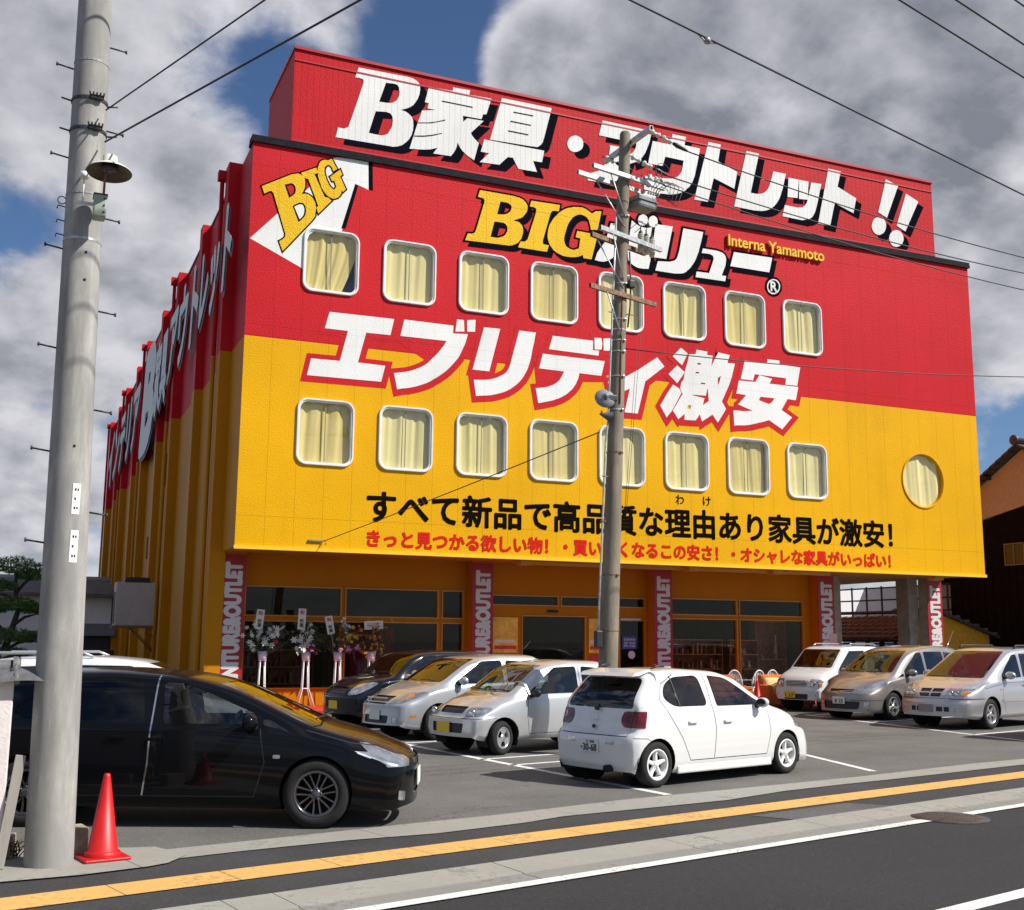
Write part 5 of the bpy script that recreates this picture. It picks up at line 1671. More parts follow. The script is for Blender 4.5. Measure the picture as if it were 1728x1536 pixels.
    Mx = Matrix.Translation((sx, -.36, beltz - .02)) @ Matrix.Rotation(R(-62), 4, 'Y')
    ring = [Mx @ Vector((.17 * math.cos(2 * math.pi * k / 20), .17 * math.sin(2 * math.pi * k / 20), 0)) for k in range(21)]
    mb.tube(ring, .013, 6, False)
    mb.tube([Mx @ Vector((-.16, 0, 0)), Mx @ Vector((.16, 0, 0))], .014, 6)
    mb.tube([Mx @ Vector((0, -.16, 0)), Mx @ Vector((0, .16, 0))], .014, 6)
    mb.build('steering_wheel', M_TRIM, root)
    # wheels
    for ax_ in ra:
        for sg in (-1, 1):
            add_wheel(root, ax_, sg * (HW - S.get('inset', .035) - S['tw'] / 2), S['r'], S['tw'], S['rim'], sg, S['mrim'], S['spokes'], S['rstyle'], S.get('steer', 0) if ax_ == ra[1] else 0)
    root['_w'] = HW

    # surface finder for add-ons
    def surf_y(x, z):
        sec = section(x)
        best = min(sec, key=lambda p: abs(p[1] - z))
        return warp(x, best[0], z)
    for (y_, z_, r_) in S.get('lamps', ()):
        for sg in (-1, 1):
            c = Vector(warp(L, sg * y_, z_))
            mb = MB()
            mb.lathe([(0, .012), (r_ * .5, .014), (r_, .020), (r_ * 1.08, .022), (r_ * 1.08, -.01)], 18, Matrix.Translation(c) @ Matrix.Rotation(R(90), 4, 'Y'))
            mb.build('lamp_bulb', M_CHROME, root)
    for (x, z, w) in S.get('handles', ()):
        x += sh
        for sg in (-1, 1):
            px, py, pz = surf_y(x, z)
            mb = MB()
            mb.bbox(px - w / 2, px + w / 2, sg * (py + .018) - .012, sg * (py + .018) + .012, z - .016, z + .016, .008)
            mb.bbox(px - w / 2 - .01, px - w / 2 + .03, sg * py - .015, sg * (py + .022) + .002 * sg if sg > 0 else sg * py + .015, z - .014, z + .014, .004)
            mb.build('door_handle', S.get('mhandle', S['paint']), root)
    if 'mirror' in S:
        x, z = S['mirror'][:2]
        x += sh
        sc_ = S['mirror'][2] if len(S['mirror']) > 2 else 1
        for sg in (-1, 1):
            px, py, pz = surf_y(x, z)
            bm2 = bmesh.new()
            bmesh.ops.create_uvsphere(bm2, u_segments=16, v_segments=10, radius=1)
            for v in bm2.verts:
                c = v.co
                c.x = max(c.x, -.55)
                v.co = Vector((px - .02 + c.x * .075 * sc_, sg * (py + .13) + c.y * .105 * sc_, z + .045 + c.z * .075 * sc_ + .01 * abs(c.y)))
            mb = MB()
            mb.add_bm(bm2, None, True)
            bm2.free()
            o = mb.build('mirror', S.get('mmirror', S['paint']), root)
            mb = MB()
            mb.bbox(px - .05, px + .03, sg * py - .05, sg * py + .06, z - .03, z + .02, .015)
            mb.build('mirror_foot', M_TRIM, o)
            mb = MB()
            mb.lathe([(0, 0), (1, 0)], 16, Matrix.Translation((px - .064 * sc_, sg * (py + .13), z + .05)) @ Matrix.Diagonal((1, .085 * sc_, .055 * sc_, 1)) @ Matrix.Rotation(R(90), 4, 'Y'))
            mb.build('mirror_glass', mat('mirror_dark', (.03, .032, .036), .08), o)
    for (end, z, m_, yy, txt) in S.get('plates', ()):
        w_, h_ = .33, .165
        pt = 'front' if end > 0 else 'rear'
        zz = z
        x_ = warp(L if end > 0 else 0, 0, z)[0]
        mb = MB()
        x0, x1 = (x_ + .004, x_ + .018) if end > 0 else (x_ - .018, x_ - .004)
        mb.bbox(x0, x1, yy - w_ / 2, yy + w_ / 2, z - h_ / 2, z + h_ / 2, .003)
        po = mb.build('licence_plate', m_, root)
        if txt:
            for (t, a0, a1, b0, b1, bold) in txt:
                xx = x1 + .002 if end > 0 else x0 - .002
                sgn = 1 if end > 0 else -1
                me = text_box(t, a0, a1, b0, b1, lambda u, v, w: (xx + sgn * w, yy + sgn * u, z + v), bold)
                link('plate_lettering', me, M_PGREEN if m_ is M_PLATE else M_TRIM, po)
    for (pts, r_) in S.get('wipers', ()):
        mb = MB()
        mb.tube(pts, r_, 6)
        mb.build('wiper', M_TRIM, root)
    return root


def paint(name, color, metal=0.0, rough=.28, flake=0.0, cw=1.0):
    return mat(name, color, rough, metal, coat=cw, spec=.5 if cw > .9 else .08, noise=flake, nscale=900, back=(.05, .05, .05))


def band(x0, x1, z0, z1):
    return [(x0, z0), (x1, z0), (x1, z1), (x0, z1)]
def place(contact, lx, ly, hd, sc=1.0):
    c, s = math.cos(hd), math.sin(hd)
    return (contact[0] - sc * (c * lx - s * ly), contact[1] - sc * (s * lx + c * ly), 0)


P_WHITE = paint('paint_white', (.68, .68, .675), 0, .3)
P_BLACK = paint('paint_black', (.004, .0045, .006), 0, .18, cw=.26)
P_BLACK2 = paint('paint_black_blue', (.007, .009, .014), 0, .22, cw=.8)
P_SILV = paint('paint_silver', (.56, .57, .58), .55, .34, .10)
P_SILV2 = paint('paint_silver_blue', (.47, .49, .52), .55, .34, .10)
P_TAUPE = paint('paint_taupe', (.30, .275, .265), .55, .32, .10)
P_SILV3 = paint('paint_silver_lilac', (.50, .50, .525), .55, .34, .10)
R_WHITE = mat('rim_white', (.78, .78, .77), .35)
R_ALLOY = mat('rim_alloy', (.62, .62, .63), .28, .8)
R_DARK = mat('rim_gunmetal', (.16, .16, .17), .25, .9)
G = round_poly

# ---- white hatchback parked beside the kerb (seen from its rear right corner)
HATCH = dict(shift=-.19, L=3.95, W=1.60, wb=2.70, rx=.45, r=.29, tw=.20, rim=.195, paint=P_WHITE, mrim=R_WHITE, spokes=5, rstyle='star', inset=.02, gap=.03,
    top=[(0, 1.44), (.5, 1.485), (1.2, 1.50), (1.9, 1.465), (2.26, 1.375), (2.94, .99), (3.5, .86), (3.80, .74), (3.95, .64)],
    belt=[(0, .98), (1.0, .97), (2.0, .94), (2.7, .90), (3.4, .80), (3.95, .56)], bot=[(0, .17), (.25, .16), (3.5, .18), (3.95, .14)],
    w=[(0, .93), (.22, .985), (.7, 1), (2.8, 1), (3.5, .97), (3.95, .84)], rw=[(0, .73), (.6, .76), (2.1, .75), (2.5, .75), (2.9, .82), (3.5, .78), (3.95, .68)],
    rprof=[(.15, .05), (.30, 0), (.58, -.02), (.66, .02), (.72, .08), (1.0, .14), (1.46, .46)], fprof=[(0, .06), (.3, 0), (.9, -.1)], cf=.26, cr=.10,
    cab=(.6, 2.55), glass=GLASS_D, wglass=GLASS_M, handles=((1.30, .80, .16), (2.02, .79, .16)), mirror=(2.72, .97, .95), mmirror=P_WHITE,
    plates=((-1, .50, M_PLATE, .0, (('30-68', -.11, .14, -.065, .025, .02), ('三 500', -.06, .10, .04, .07, .01), ('わ', -.15, -.125, -.04, -.005, .01))),),
    marks=[('side', G([(.98, 1.005), (.80, 1.12), (.86, 1.28), (1.06, 1.385), (1.58, 1.405), (1.66, 1.0)], .10), 'window'),
           ('side', G([(1.79, 1.40, .03), (2.16, 1.365, .12), (2.80, 1.03, .05), (2.80, .985, .03), (1.84, .99, .03)], .04), 'front_glass'),
           ('front', G([(-.62, 1.0), (.62, 1.0), (.53, 1.405), (-.53, 1.405)], .06), 'windscreen'),
           ('rear', G([(-.615, .985), (.615, .985), (.52, 1.37), (-.52, 1.37)], .07), 'rear_window'),
           ('rear', G([(.47, .955), (.44, .84), (.50, .75), (.90, .75), (.90, .955)], .05), 'tail_light'),
           ('side', G([(-.2, .955), (.19, .955), (.20, .90), (.13, .78), (-.2, .74)], .03), 'tail_light'),
           ('front', G([(.40, .78), (.38, .62), (.62, .60), (.76, .66), (.76, .82)], .04), 'headlight'),
           ('front', G([(-.36, .52), (.36, .52), (.34, .34), (-.34, .34)], .05), 'grille'),
           ('rear', G(band(.28, .43, .535, .60), .015), 'reflector'),
           ('side', seam_poly([(1.02, 1.40), (1.10, 1.0)], .022), 'trim'),
           ('side', seam_poly([(1.71, 1.42), (1.735, .98), (1.775, .70), (1.735, .31)]), 'seam'),
           ('side', seam_poly([(2.90, .93), (2.95, .62), (2.86, .31)], .009), 'seam'),
           ('side', seam_poly([(1.10, 1.42), (.82, 1.30), (.74, 1.10), (.90, .86), (1.10, .60), (1.26, .31)], .011), 'seam'),
           ('side', seam_poly([(1.26, .31), (2.86, .31)], .011), 'seam'),
           ('rear', seam_poly([(-.64, .97), (-.60, .645), (.60, .645), (.64, .97)], .012), 'seam'),
           ('side', seam_poly([(-.1, .635), (.26, .62), (.42, .53)], .009), 'seam')])
hd = R(16.5)
hatch = make_car('hatchback_car', HATCH, place((7.70, 13.08), HATCH['rx'], -HATCH['W'] / 2 + .04, hd), hd,
                 'white hatchback with white five-spoke wheels parked beside the kerb', 'car')
mb = MB()                                   # roof spoiler
mb.prism([(.27, 1.395), (.33, 1.44), (.60, 1.487), (.62, 1.46), (.40, 1.40)], -.50, .50)
mb.build('spoiler', P_WHITE, hatch)
mb = MB()
mb.box(.335, .35, -.12, .12, 1.375, 1.39)
mb.build('brake_lamp', M_TAIL, hatch)
mb = MB()                                   # side skirts and rear lip
for sg in (-1, 1):
    mb.bbox(.82, 2.78, sg * .755 - .03, sg * .755 + .03, .15, .26, .02)
mb.build('skirt', P_WHITE, hatch)
mb = MB()
mb.tube([(.20, -.34, .24), (-.07, -.34, .235)], .045, 14, False)
mb.tube([(.20, -.34, .24), (-.068, -.34, .235)], .036, 14)
mb.build('exhaust', M_ARCH, hatch)
mb = MB()
mb.tube([(.115, -.02, .985), (.235, .02, 1.12), (.26, .06, 1.17)], .010, 6)
mb.bbox(.075, .12, -.05, .01, .95, 1.0, .01)
mb.build('wiper', M_TRIM, hatch)
for sg in (-1, 1):
    mb = MB()
    mb.tube([(.62, sg * .50, 1.49), (.74, sg * .51, 1.525), (.86, sg * .51, 1.525)], [.008, .014, .018], 8)
    mb.build('rack_foot', M_TRIM, hatch)
mb = MB()
mb.tube([(1.82, .42, 1.46), (1.66, .42, 1.53)], .008, 6)
mb.build('antenna', M_TRIM, hatch)
mb = MB()                                   # tailgate badge and lock
ring = [(.062, .055 * math.cos(2 * math.pi * k / 20), .86 + .037 * math.sin(2 * math.pi * k / 20)) for k in range(21)]
mb.tube(ring, .005, 5, False)
ring = [(.062, .02 * math.cos(2 * math.pi * k / 16), .862 + .034 * math.sin(2 * math.pi * k / 16)) for k in range(17)]
mb.tube(ring, .004, 5, False)
mb.build('badge', M_CHROME, hatch)
mb = MB()
mb.lathe([(0, .02), (.022, .018), (.026, 0)], 14, Matrix.Translation((.06, 0, .745)) @ Matrix.Rotation(R(-90), 4, 'Y'))
mb.build('lock', M_TRIM, hatch)

# ---- black minivan at the left (right side towards the camera)
MINI = dict(L=4.53, W=1.72, wb=2.78, rx=.86, r=.325, tw=.21, rim=.215, paint=P_BLACK, mrim=R_DARK, spokes=7, rstyle='twin', inset=.02, gap=.025, sig=.09,
    top=[(0, 1.40), (.6, 1.47), (1.6, 1.49), (2.3, 1.44), (2.75, 1.335), (3.62, .95), (4.10, .84), (4.38, .74), (4.53, .66)],
    belt=[(0, .98), (1.5, .95), (2.6, .92), (3.4, .86), (4.0, .76), (4.53, .58)], bot=[(0, .30), (.3, .2), (4.2, .17), (4.53, .16)],
    w=[(0, .93), (.3, .985), (.9, 1), (3.4, 1), (4.1, .98), (4.53, .90)], rw=[(0, .74), (.6, .77), (2.4, .76), (2.9, .75), (3.5, .82), (4.1, .78), (4.53, .70)],
    rprof=[(0, .04), (.6, 0), (1.5, .3)], fprof=[(0, -.02), (.18, .02), (.5, .03), (.9, -.06)], cf=.20, cr=.12, crown=.05,
    cab=(.7, 3.05), rows=(.66, .28), glass=glass('minivan_tint', (.05, .05, .055), 1.0, 0.0, .04, .6), wglass=GLASS_M, handles=((2.10, .83, .17), (1.72, .85, .17)), mirror=(3.02, .95, 1.1), mmirror=P_BLACK,
    plates=((1, .42, M_PLATE, .0, None),), 
    marks=[('side', G([(.40, 1.02), (.48, 1.33), (1.05, 1.37), (1.05, 1.0)], .05), 'window'),
           ('side', G([(1.12, 1.0), (1.12, 1.375), (1.90, 1.37), (1.96, .98)], .05), 'window'),
           ('side', G([(2.14, .975, .03), (2.10, 1.36, .05), (2.34, 1.345, .10), (3.02, 1.06, .02), (3.00, .975, .02)], .04), 'front_glass'),
           ('side', G([(3.10, .965, .02), (3.10, 1.03, .02), (3.20, .99, .02), (3.36, .90, .02)], .02), 'front_glass'),
           ('front', G([(-.66, .965), (.66, .965), (.52, 1.355), (-.52, 1.355)], .05), 'windscreen'),
           ('front', G([(.46, .66), (.48, .585), (.90, .565), (.90, .74)], .03), 'headlight'),
           ('side', G([(4.02, .80, .02), (4.24, .765, .02), (4.55, .655, .02), (4.60, .56, .02), (4.34, .575, .04), (4.18, .66, .04)], .03), 'headlight'),
           ('front', G([(-.34, .50), (.34, .50), (.32, .28), (-.32, .28)], .04), 'grille'),
           ('front', G([(-.24, .66), (.24, .66), (.24, .615), (-.24, .615)], .015), 'grille'),
           ('front', G([(.58, .33), (.72, .35), (.72, .26), (.59, .24)], .015), 'fog_light'),
           ('side', G([(3.22, .69), (3.29, .69), (3.29, .655), (3.22, .655)], .015), 'reflector'),
           ('side', seam_poly([(2.04, 1.45), (2.03, 1.0), (2.02, .60), (1.98, .30)], .016), 'bright_seam'),
           ('side', seam_poly([(3.08, .93), (3.14, .62), (3.05, .30)], .010), 'seam'),
           ('side', seam_poly([(1.02, 1.4), (1.02, .9), (1.18, .62), (1.30, .30)], .010), 'seam'),
           ('side', seam_poly([(1.30, .30), (3.05, .30)], .010), 'seam'),
           ('side', seam_poly([(3.52, .915), (3.95, .80), (4.2, .755)], .008), 'seam')])
hd = R(-22.6)
mini = make_car('minivan', MINI, place((2.845, 11.44), MINI['rx'] + MINI['wb'], -MINI['W'] / 2 + .03, hd, 1.03), hd,
                'glossy black minivan parked behind the near concrete pole and the red cone', 'car', None, 1.03)

# ---- silver kei hatchback in the left row
KEI = dict(lamps=((.50, .665, .045),), L=3.40, W=1.475, wb=2.36, rx=.46, r=.265, tw=.155, rim=.165, paint=P_SILV, mrim=R_ALLOY, spokes=3, rstyle='disc3', steer=R(14),
    top=[(0, 1.40), (.5, 1.45), (1.3, 1.465), (1.75, 1.42), (2.05, 1.33), (2.62, .93), (3.05, .84), (3.34, .72), (3.40, .62)],
    belt=[(0, .92), (1.5, .88), (2.5, .85), (3.0, .76), (3.4, .58)], bot=[(0, .3), (.3, .23), (3.2, .22), (3.4, .25)],
    w=[(0, .94), (.3, .99), (2.6, 1), (3.1, .97), (3.4, .90)], rw=[(0, .77), (1.8, .78), (2.2, .78), (2.6, .84), (3.1, .80), (3.4, .74)],
    rprof=[(0, .05), (.6, 0), (1.42, .30)], fprof=[(0, -.02), (.35, .03), (.55, .02), (.60, -.04), (.9, -.10)], cf=.17, cr=.08,
    cab=(.6, 2.3), glass=GLASS_M, wglass=GLASS_M, handles=((1.20, .80, .17),), mhandle=M_TRIM, mirror=(2.25, .90, .9), mmirror=M_TRIM,
    plates=((1, .42, M_PLATEY, -.06, None),),
    marks=[('side', G([(.50, .95), (.60, 1.32), (1.08, 1.36), (1.10, .93)], .06), 'window'),
           ('side', G([(1.20, .93), (1.20, 1.36), (1.68, 1.345), (2.24, .97), (2.24, .92)], .05), 'window'),
           ('front', G([(-.53, .95), (.53, .95), (.465, 1.38), (-.465, 1.38)], .05), 'windscreen'),
           ('front', G([(.36, .73), (.36, .595), (.60, .595), (.665, .64), (.66, .735)], .045), 'headlight'),
           ('front', G([(-.31, .74), (.31, .74), (.29, .635), (-.29, .635)], .02), 'grille'),
           ('front', G([(-.40, .49), (.40, .49), (.38, .34), (-.38, .34)], .03), 'grille'),
           ('side', seam_poly([(1.15, 1.38), (1.13, .9), (1.16, .60), (1.10, .31)], .010), 'seam'),
           ('side', seam_poly([(2.32, .88), (2.35, .60), (2.30, .31)], .010), 'seam'),
           ('side', seam_poly([(1.10, .31), (2.30, .31)], .010), 'seam'),
           ('side', seam_poly([(2.95, .57), (3.4, .56)], .008), 'seam'),
           ('front', seam_poly([(-.7, .565), (.7, .565)], .008), 'seam'),
           ('rear', G([(-.52, .96), (.52, .96), (.46, 1.33), (-.46, 1.33)], .05), 'rear_window'),
           ('rear', G([(.52, .92), (.52, .65), (.66, .65), (.66, .92)], .03), 'tail_light')])
hd = R(196)
kei = make_car('kei_car', KEI, place((7.45, 17.55), KEI['rx'] + KEI['wb'], KEI['W'] / 2 - .03, hd, 1.04), hd,
               'small silver kei car with a yellow plate parked behind the white hatchback', 'car', None, 1.04)

# ---- silver-blue compact next to it
COMP = dict(L=3.86, W=1.695, wb=2.37, rx=.66, r=.305, tw=.19, rim=.205, paint=P_SILV2, mrim=R_ALLOY, spokes=6, rstyle='wide', steer=R(8),
    top=[(0, 1.46), (.6, 1.52), (1.4, 1.53), (1.95, 1.48), (2.25, 1.39), (2.95, 1.0), (3.45, .88), (3.78, .74), (3.86, .66)],
    belt=[(0, 1.02), (1.5, .97), (2.7, .93), (3.4, .82), (3.86, .62)], bot=[(0, .3), (.3, .22), (3.6, .2), (3.86, .24)],
    w=[(0, .93), (.3, .985), (2.9, 1), (3.4, .97), (3.86, .86)], rw=[(0, .76), (2.0, .77), (2.5, .77), (3.0, .84), (3.5, .78), (3.86, .70)],
    rprof=[(0, .05), (.6, 0), (1.45, .35)], fprof=[(0, -.02), (.25, .02), (.6, 0), (.9, -.10)], cf=.28, cr=.10,
    cab=(.7, 2.6), glass=GLASS_M, wglass=GLASS_M, handles=((1.5, .85, .17), (2.0, .84, .17)), mirror=(2.55, 1.0, 1.05), mmirror=P_SILV2,
    plates=((1, .44, M_PLATE, 0, None),),
    marks=[('side', G([(.62, 1.05), (.75, 1.38), (1.38, 1.42), (1.40, 1.0)], .07), 'window'),
           ('side', G([(1.48, 1.0), (1.48, 1.42), (1.95, 1.40), (2.62, 1.02), (2.62, .98)], .05), 'window'),
           ('front', G([(-.63, 1.02), (.63, 1.02), (.54, 1.44), (-.54, 1.44)], .05), 'windscreen'),
           ('front', G([(.33, .64), (.42, .83), (.70, .86), (.78, .84), (.62, .66)], .03), 'headlight'),
           ('side', G([(3.40, .83), (3.62, .79), (3.60, .74), (3.46, .77)], .02), 'indicator'),
           ('front', G([(-.32, .78), (.32, .78), (.28, .64), (-.28, .64)], .03), 'grille'),
           ('front', G([(-.38, .44), (.38, .44), (.36, .30), (-.36, .30)], .04), 'grille'),
           ('front', G([(.46, .42), (.60, .42), (.60, .30), (.48, .30)], .03), 'fog_light'),
           ('side', G([(3.48, .46), (3.60, .46), (3.60, .42), (3.48, .42)], .01), 'indicator'),
           ('side', seam_poly([(1.43, 1.44), (1.42, .95), (1.46, .65), (1.40, .31)], .010), 'seam'),
           ('side', seam_poly([(2.62, .95), (2.66, .62), (2.55, .31)], .010), 'seam'),
           ('side', seam_poly([(1.40, .31), (2.55, .31)], .010), 'seam')])
comp = make_car('compact_car', COMP, place((7.38, 20.50), COMP['rx'] + COMP['wb'], COMP['W'] / 2 - .03, hd, 1.03), hd,
                'silver hatchback parked between the black car and the small silver kei car', 'car', None, 1.03)
mb = MB()
mb.tube([(.55, .1, 1.52), (.25, .1, 1.78)], .006, 6)
mb.build('antenna', M_TRIM, comp)
mb = MB()
for z in (.675, .745):
    mb.bbox(3.80, 3.845, -.30, .30, z - .012, z + .012, .006)
mb.build('grille_bar', M_CHROME, comp)

# ---- black boxy compact nearest the flower stands
BOXY = dict(L=3.80, W=1.66, wb=2.45, rx=.62, r=.295, tw=.185, rim=.19, paint=P_BLACK2, mrim=R_ALLOY, spokes=6, rstyle='wide',
    top=[(0, 1.53), (.6, 1.57), (1.6, 1.575), (2.1, 1.53), (2.36, 1.43), (2.80, 1.06), (3.40, .98), (3.70, .86), (3.80, .74)],
    belt=[(0, 1.02), (1.5, .99), (2.6, .97), (3.3, .90), (3.80, .66)], bot=[(0, .3), (.3, .23), (3.6, .21), (3.80, .25)],
    w=[(0, .95), (.3, .99), (3.0, 1), (3.4, .97), (3.80, .86)], rw=[(0, .82), (2.1, .82), (2.5, .82), (2.9, .86), (3.4, .78), (3.80, .68)],
    rprof=[(0, .05), (.6, 0), (1.5, .22)], fprof=[(0, -.02), (.25, .02), (.6, .02), (1.0, -.10)], cf=.26, cr=.08,
    cab=(.6, 2.5), glass=GLASS_M, wglass=GLASS_M, handles=((1.5, .88, .17), (2.0, .87, .17)), mirror=(2.45, 1.04, 1.05), mmirror=M_CHROME,
    plates=((1, .46, M_PLATEY, 0, None),),
    marks=[('side', G([(.50, 1.06), (.56, 1.42), (1.34, 1.46), (1.36, 1.03)], .06), 'window'),
           ('side', G([(1.44, 1.03), (1.44, 1.46), (2.06, 1.45), (2.44, 1.06), (2.44, 1.02)], .05), 'window'),
           ('front', G([(-.63, 1.07), (.63, 1.07), (.57, 1.48), (-.57, 1.48)], .05), 'windscreen'),
           ('front', G([(.44, .66), (.46, .88), (.66, .93), (.76, .90), (.66, .68)], .06), 'headlight'),
           ('front', G([(-.36, .82), (.36, .82), (.34, .68), (-.34, .68)], .03), 'grille'),
           ('side', seam_poly([(1.40, 1.46), (1.39, .95), (1.42, .65), (1.36, .31)], .010), 'seam'),
           ('side', seam_poly([(2.55, .98), (2.58, .62), (2.50, .31)], .010), 'seam'),
           ('side', G([(3.10, .80), (3.18, .80), (3.18, .76), (3.10, .76)], .01), 'reflector')])
boxy = make_car('compact_car', BOXY, place((7.30, 23.60), BOXY['rx'] + BOXY['wb'], BOXY['W'] / 2 - .03, hd, 1.03), hd,
                'black boxy hatchback parked nearest the flower stands', 'car', None, 1.03)

# ---- right row: white kei wagon
WAGON = dict(lamps=((.49, .72, .06),), L=3.40, W=1.475, wb=2.36, rx=.44, r=.265, tw=.155, rim=.165, paint=P_WHITE, mrim=R_ALLOY, spokes=5, rstyle='star', crown=.04,
    top=[(0, 1.64), (.5, 1.68), (1.5, 1.69), (2.0, 1.66), (2.18, 1.58), (2.72, 1.10), (3.20, .96), (3.36, .86), (3.40, .80)],
    belt=[(0, 1.02), (1.5, 1.0), (2.5, .99), (3.1, .90), (3.40, .76)], bot=[(0, .3), (.3, .24), (3.2, .24), (3.40, .27)],
    w=[(0, .96), (.3, .99), (2.9, 1), (3.2, .985), (3.40, .93)], rw=[(0, .85), (1.9, .86), (2.2, .86), (2.7, .90), (3.2, .84), (3.40, .78)],
    rprof=[(0, .03), (.6, 0), (1.6, .12)], fprof=[(0, -.02), (.3, .035), (.54, .035), (.60, 0), (1.0, -.05)], cf=.10, cr=.06,
    cab=(.5, 2.3), seatz=.56, glass=GLASS_M, wglass=GLASS_M, handles=((1.2, .88, .16),), mirror=(2.42, 1.06, 1.0), mmirror=M_TRIM,
    plates=((1, .43, M_PLATEY, -.17, (('1 17', -.12, .12, -.06, .02, .02),)),),
    marks=[('side', G([(.36, 1.06), (.40, 1.52), (1.10, 1.55), (1.12, 1.05)], .05), 'window'),
           ('side', G([(1.20, 1.05), (1.20, 1.55), (1.92, 1.54), (2.46, 1.10), (2.46, 1.04)], .05), 'window'),
           ('front', G([(-.59, 1.11), (.59, 1.11), (.55, 1.58), (-.55, 1.58)], .05), 'windscreen'),
           ('front', G([(.40, .83), (.40, .615), (.61, .615), (.61, .73), (.70, .74), (.70, .81)], .015), 'headlight'),
           ('front', G([(.62, .72), (.62, .63), (.68, .63), (.69, .72)], .01), 'indicator'),
           ('front', G([(-.36, .45), (.36, .45), (.34, .31), (-.34, .31)], .02), 'grille'),
           ('front', G([(-.33, .79), (.33, .79), (.31, .64), (-.31, .64)], .02), 'grille'),
           ('side', seam_poly([(1.16, 1.56), (1.15, .95), (1.18, .65), (1.10, .33)], .010), 'seam'),
           ('side', seam_poly([(2.42, 1.0), (2.45, .65), (2.38, .33)], .010), 'seam')])
hw = R(198)
wag = make_car('kei_wagon', WAGON, place((20.55, 25.50), WAGON['rx'] + WAGON['wb'], WAGON['W'] / 2 - .03, hw, 1.06), hw,
               'white tall kei wagon with a yellow plate at the far end of the right row', 'car', None, 1.06)
mb = MB()
for k in range(4):
    mb.bbox(3.36, 3.40, -.31, .31, .655 + k * .035, .672 + k * .035, .005)
mb.build('grille_bar', P_WHITE, wag)
for sg in (-1, 1):
    mb = MB()
    mb.tube([(1.75, sg * .55, 1.685), (1.66, sg * .55, 1.73), (.55, sg * .55, 1.735), (.45, sg * .55, 1.69)], .016, 8)
    mb.build('roof_rail', M_CHROME, wag)
mb = MB()
for sg in (-1, 1):
    mb.lathe([(0, .012), (.04, .012), (.046, 0)], 16, Matrix.Translation((3.375, sg * .54, .43)) @ Matrix.Rotation(R(90), 4, 'Y'))
mb.build('fog_light', M_LAMP, wag)

# ---- right row: taupe people carrier
VAN = dict(L=4.76, W=1.79, wb=2.90, rx=.93, r=.325, tw=.215, rim=.22, paint=P_TAUPE, mrim=R_ALLOY, spokes=5, rstyle='wide', sig=.10, crown=.06,
    top=[(0, 1.66), (.8, 1.75), (1.8, 1.77), (2.5, 1.70), (2.90, 1.58), (3.70, 1.08), (4.35, .93), (4.66, .78), (4.76, .66)],
    belt=[(0, 1.08), (2.0, 1.04), (3.4, .98), (4.1, .88), (4.76, .60)], bot=[(0, .3), (.3, .22), (4.4, .17), (4.76, .17)],
    w=[(0, .93), (.3, .985), (.9, 1), (3.6, 1), (4.2, .97), (4.76, .80)], rw=[(0, .74), (.8, .76), (2.6, .76), (3.1, .76), (3.7, .84), (4.3, .78), (4.76, .62)],
    rprof=[(0, .04), (.6, 0), (1.7, .3)], fprof=[(0, .02), (.2, .03), (.5, .02), (1.0, -.10)], cf=.42, cr=.12,
    cab=(.8, 3.2), rows=(.66, .30), seatz=.58, glass=GLASS_D, wglass=GLASS_M, handles=((1.75, .93, .17), (2.35, .92, .17)), mirror=(3.18, 1.05, 1.15), mmirror=P_TAUPE,
    plates=((1, .46, M_PLATE, -.02, (('8 25', -.10, .12, -.06, .025, .02),)),),
    marks=[('side', G([(.45, 1.14), (.62, 1.54), (1.35, 1.60), (1.35, 1.08)], .06), 'window'),
           ('side', G([(1.42, 1.08), (1.42, 1.605), (2.24, 1.60), (2.30, 1.06)], .05), 'window'),
           ('side', G([(2.38, 1.06), (2.36, 1.59), (2.56, 1.57), (3.26, 1.13), (3.26, 1.03)], .05), 'window'),
           ('side', G([(3.32, 1.02), (3.32, 1.09), (3.62, .98)], .02), 'window'),
           ('front', G([(-.68, 1.10), (.68, 1.10), (.55, 1.62), (-.55, 1.62)], .06), 'windscreen'),
           ('front', G([(.36, .70), (.42, .77), (.80, .92), (.86, .90), (.70, .72), (.44, .66)], .03), 'headlight'),
           ('front', G([(-.34, .72), (.34, .72), (.30, .66), (-.30, .66)], .025), 'grille'),
           ('front', G([(-.50, .44), (.50, .44), (.46, .26), (-.46, .26)], .05), 'grille'),
           ('front', G([(.56, .42), (.68, .44), (.68, .34), (.57, .32)], .03), 'fog_light'),
           ('side', G([(3.46, .86), (3.56, .86), (3.56, .83), (3.46, .83)], .01), 'reflector'),
           ('side', seam_poly([(2.33, 1.62), (2.34, 1.0), (2.34, .65), (2.28, .32)], .010), 'seam'),
           ('side', seam_poly([(3.28, 1.0), (3.32, .65), (3.20, .32)], .010), 'seam'),
           ('side', seam_poly([(3.95, .48), (4.76, .46)], .012), 'seam')])
van = make_car('people_carrier', VAN, place((19.85, 22.35), VAN['rx'] + VAN['wb'], VAN['W'] / 2 - .03, hd, 1.03), hd,
               'rounded taupe people carrier parked between the white kei wagon and the silver minivan', 'car', None, 1.03)
mb = MB()
mb.tube([(4.62, -.32, .70), (4.70, 0, .665), (4.62, .32, .70)], .012, 6)
mb.build('grille_bar', M_CHROME, van)

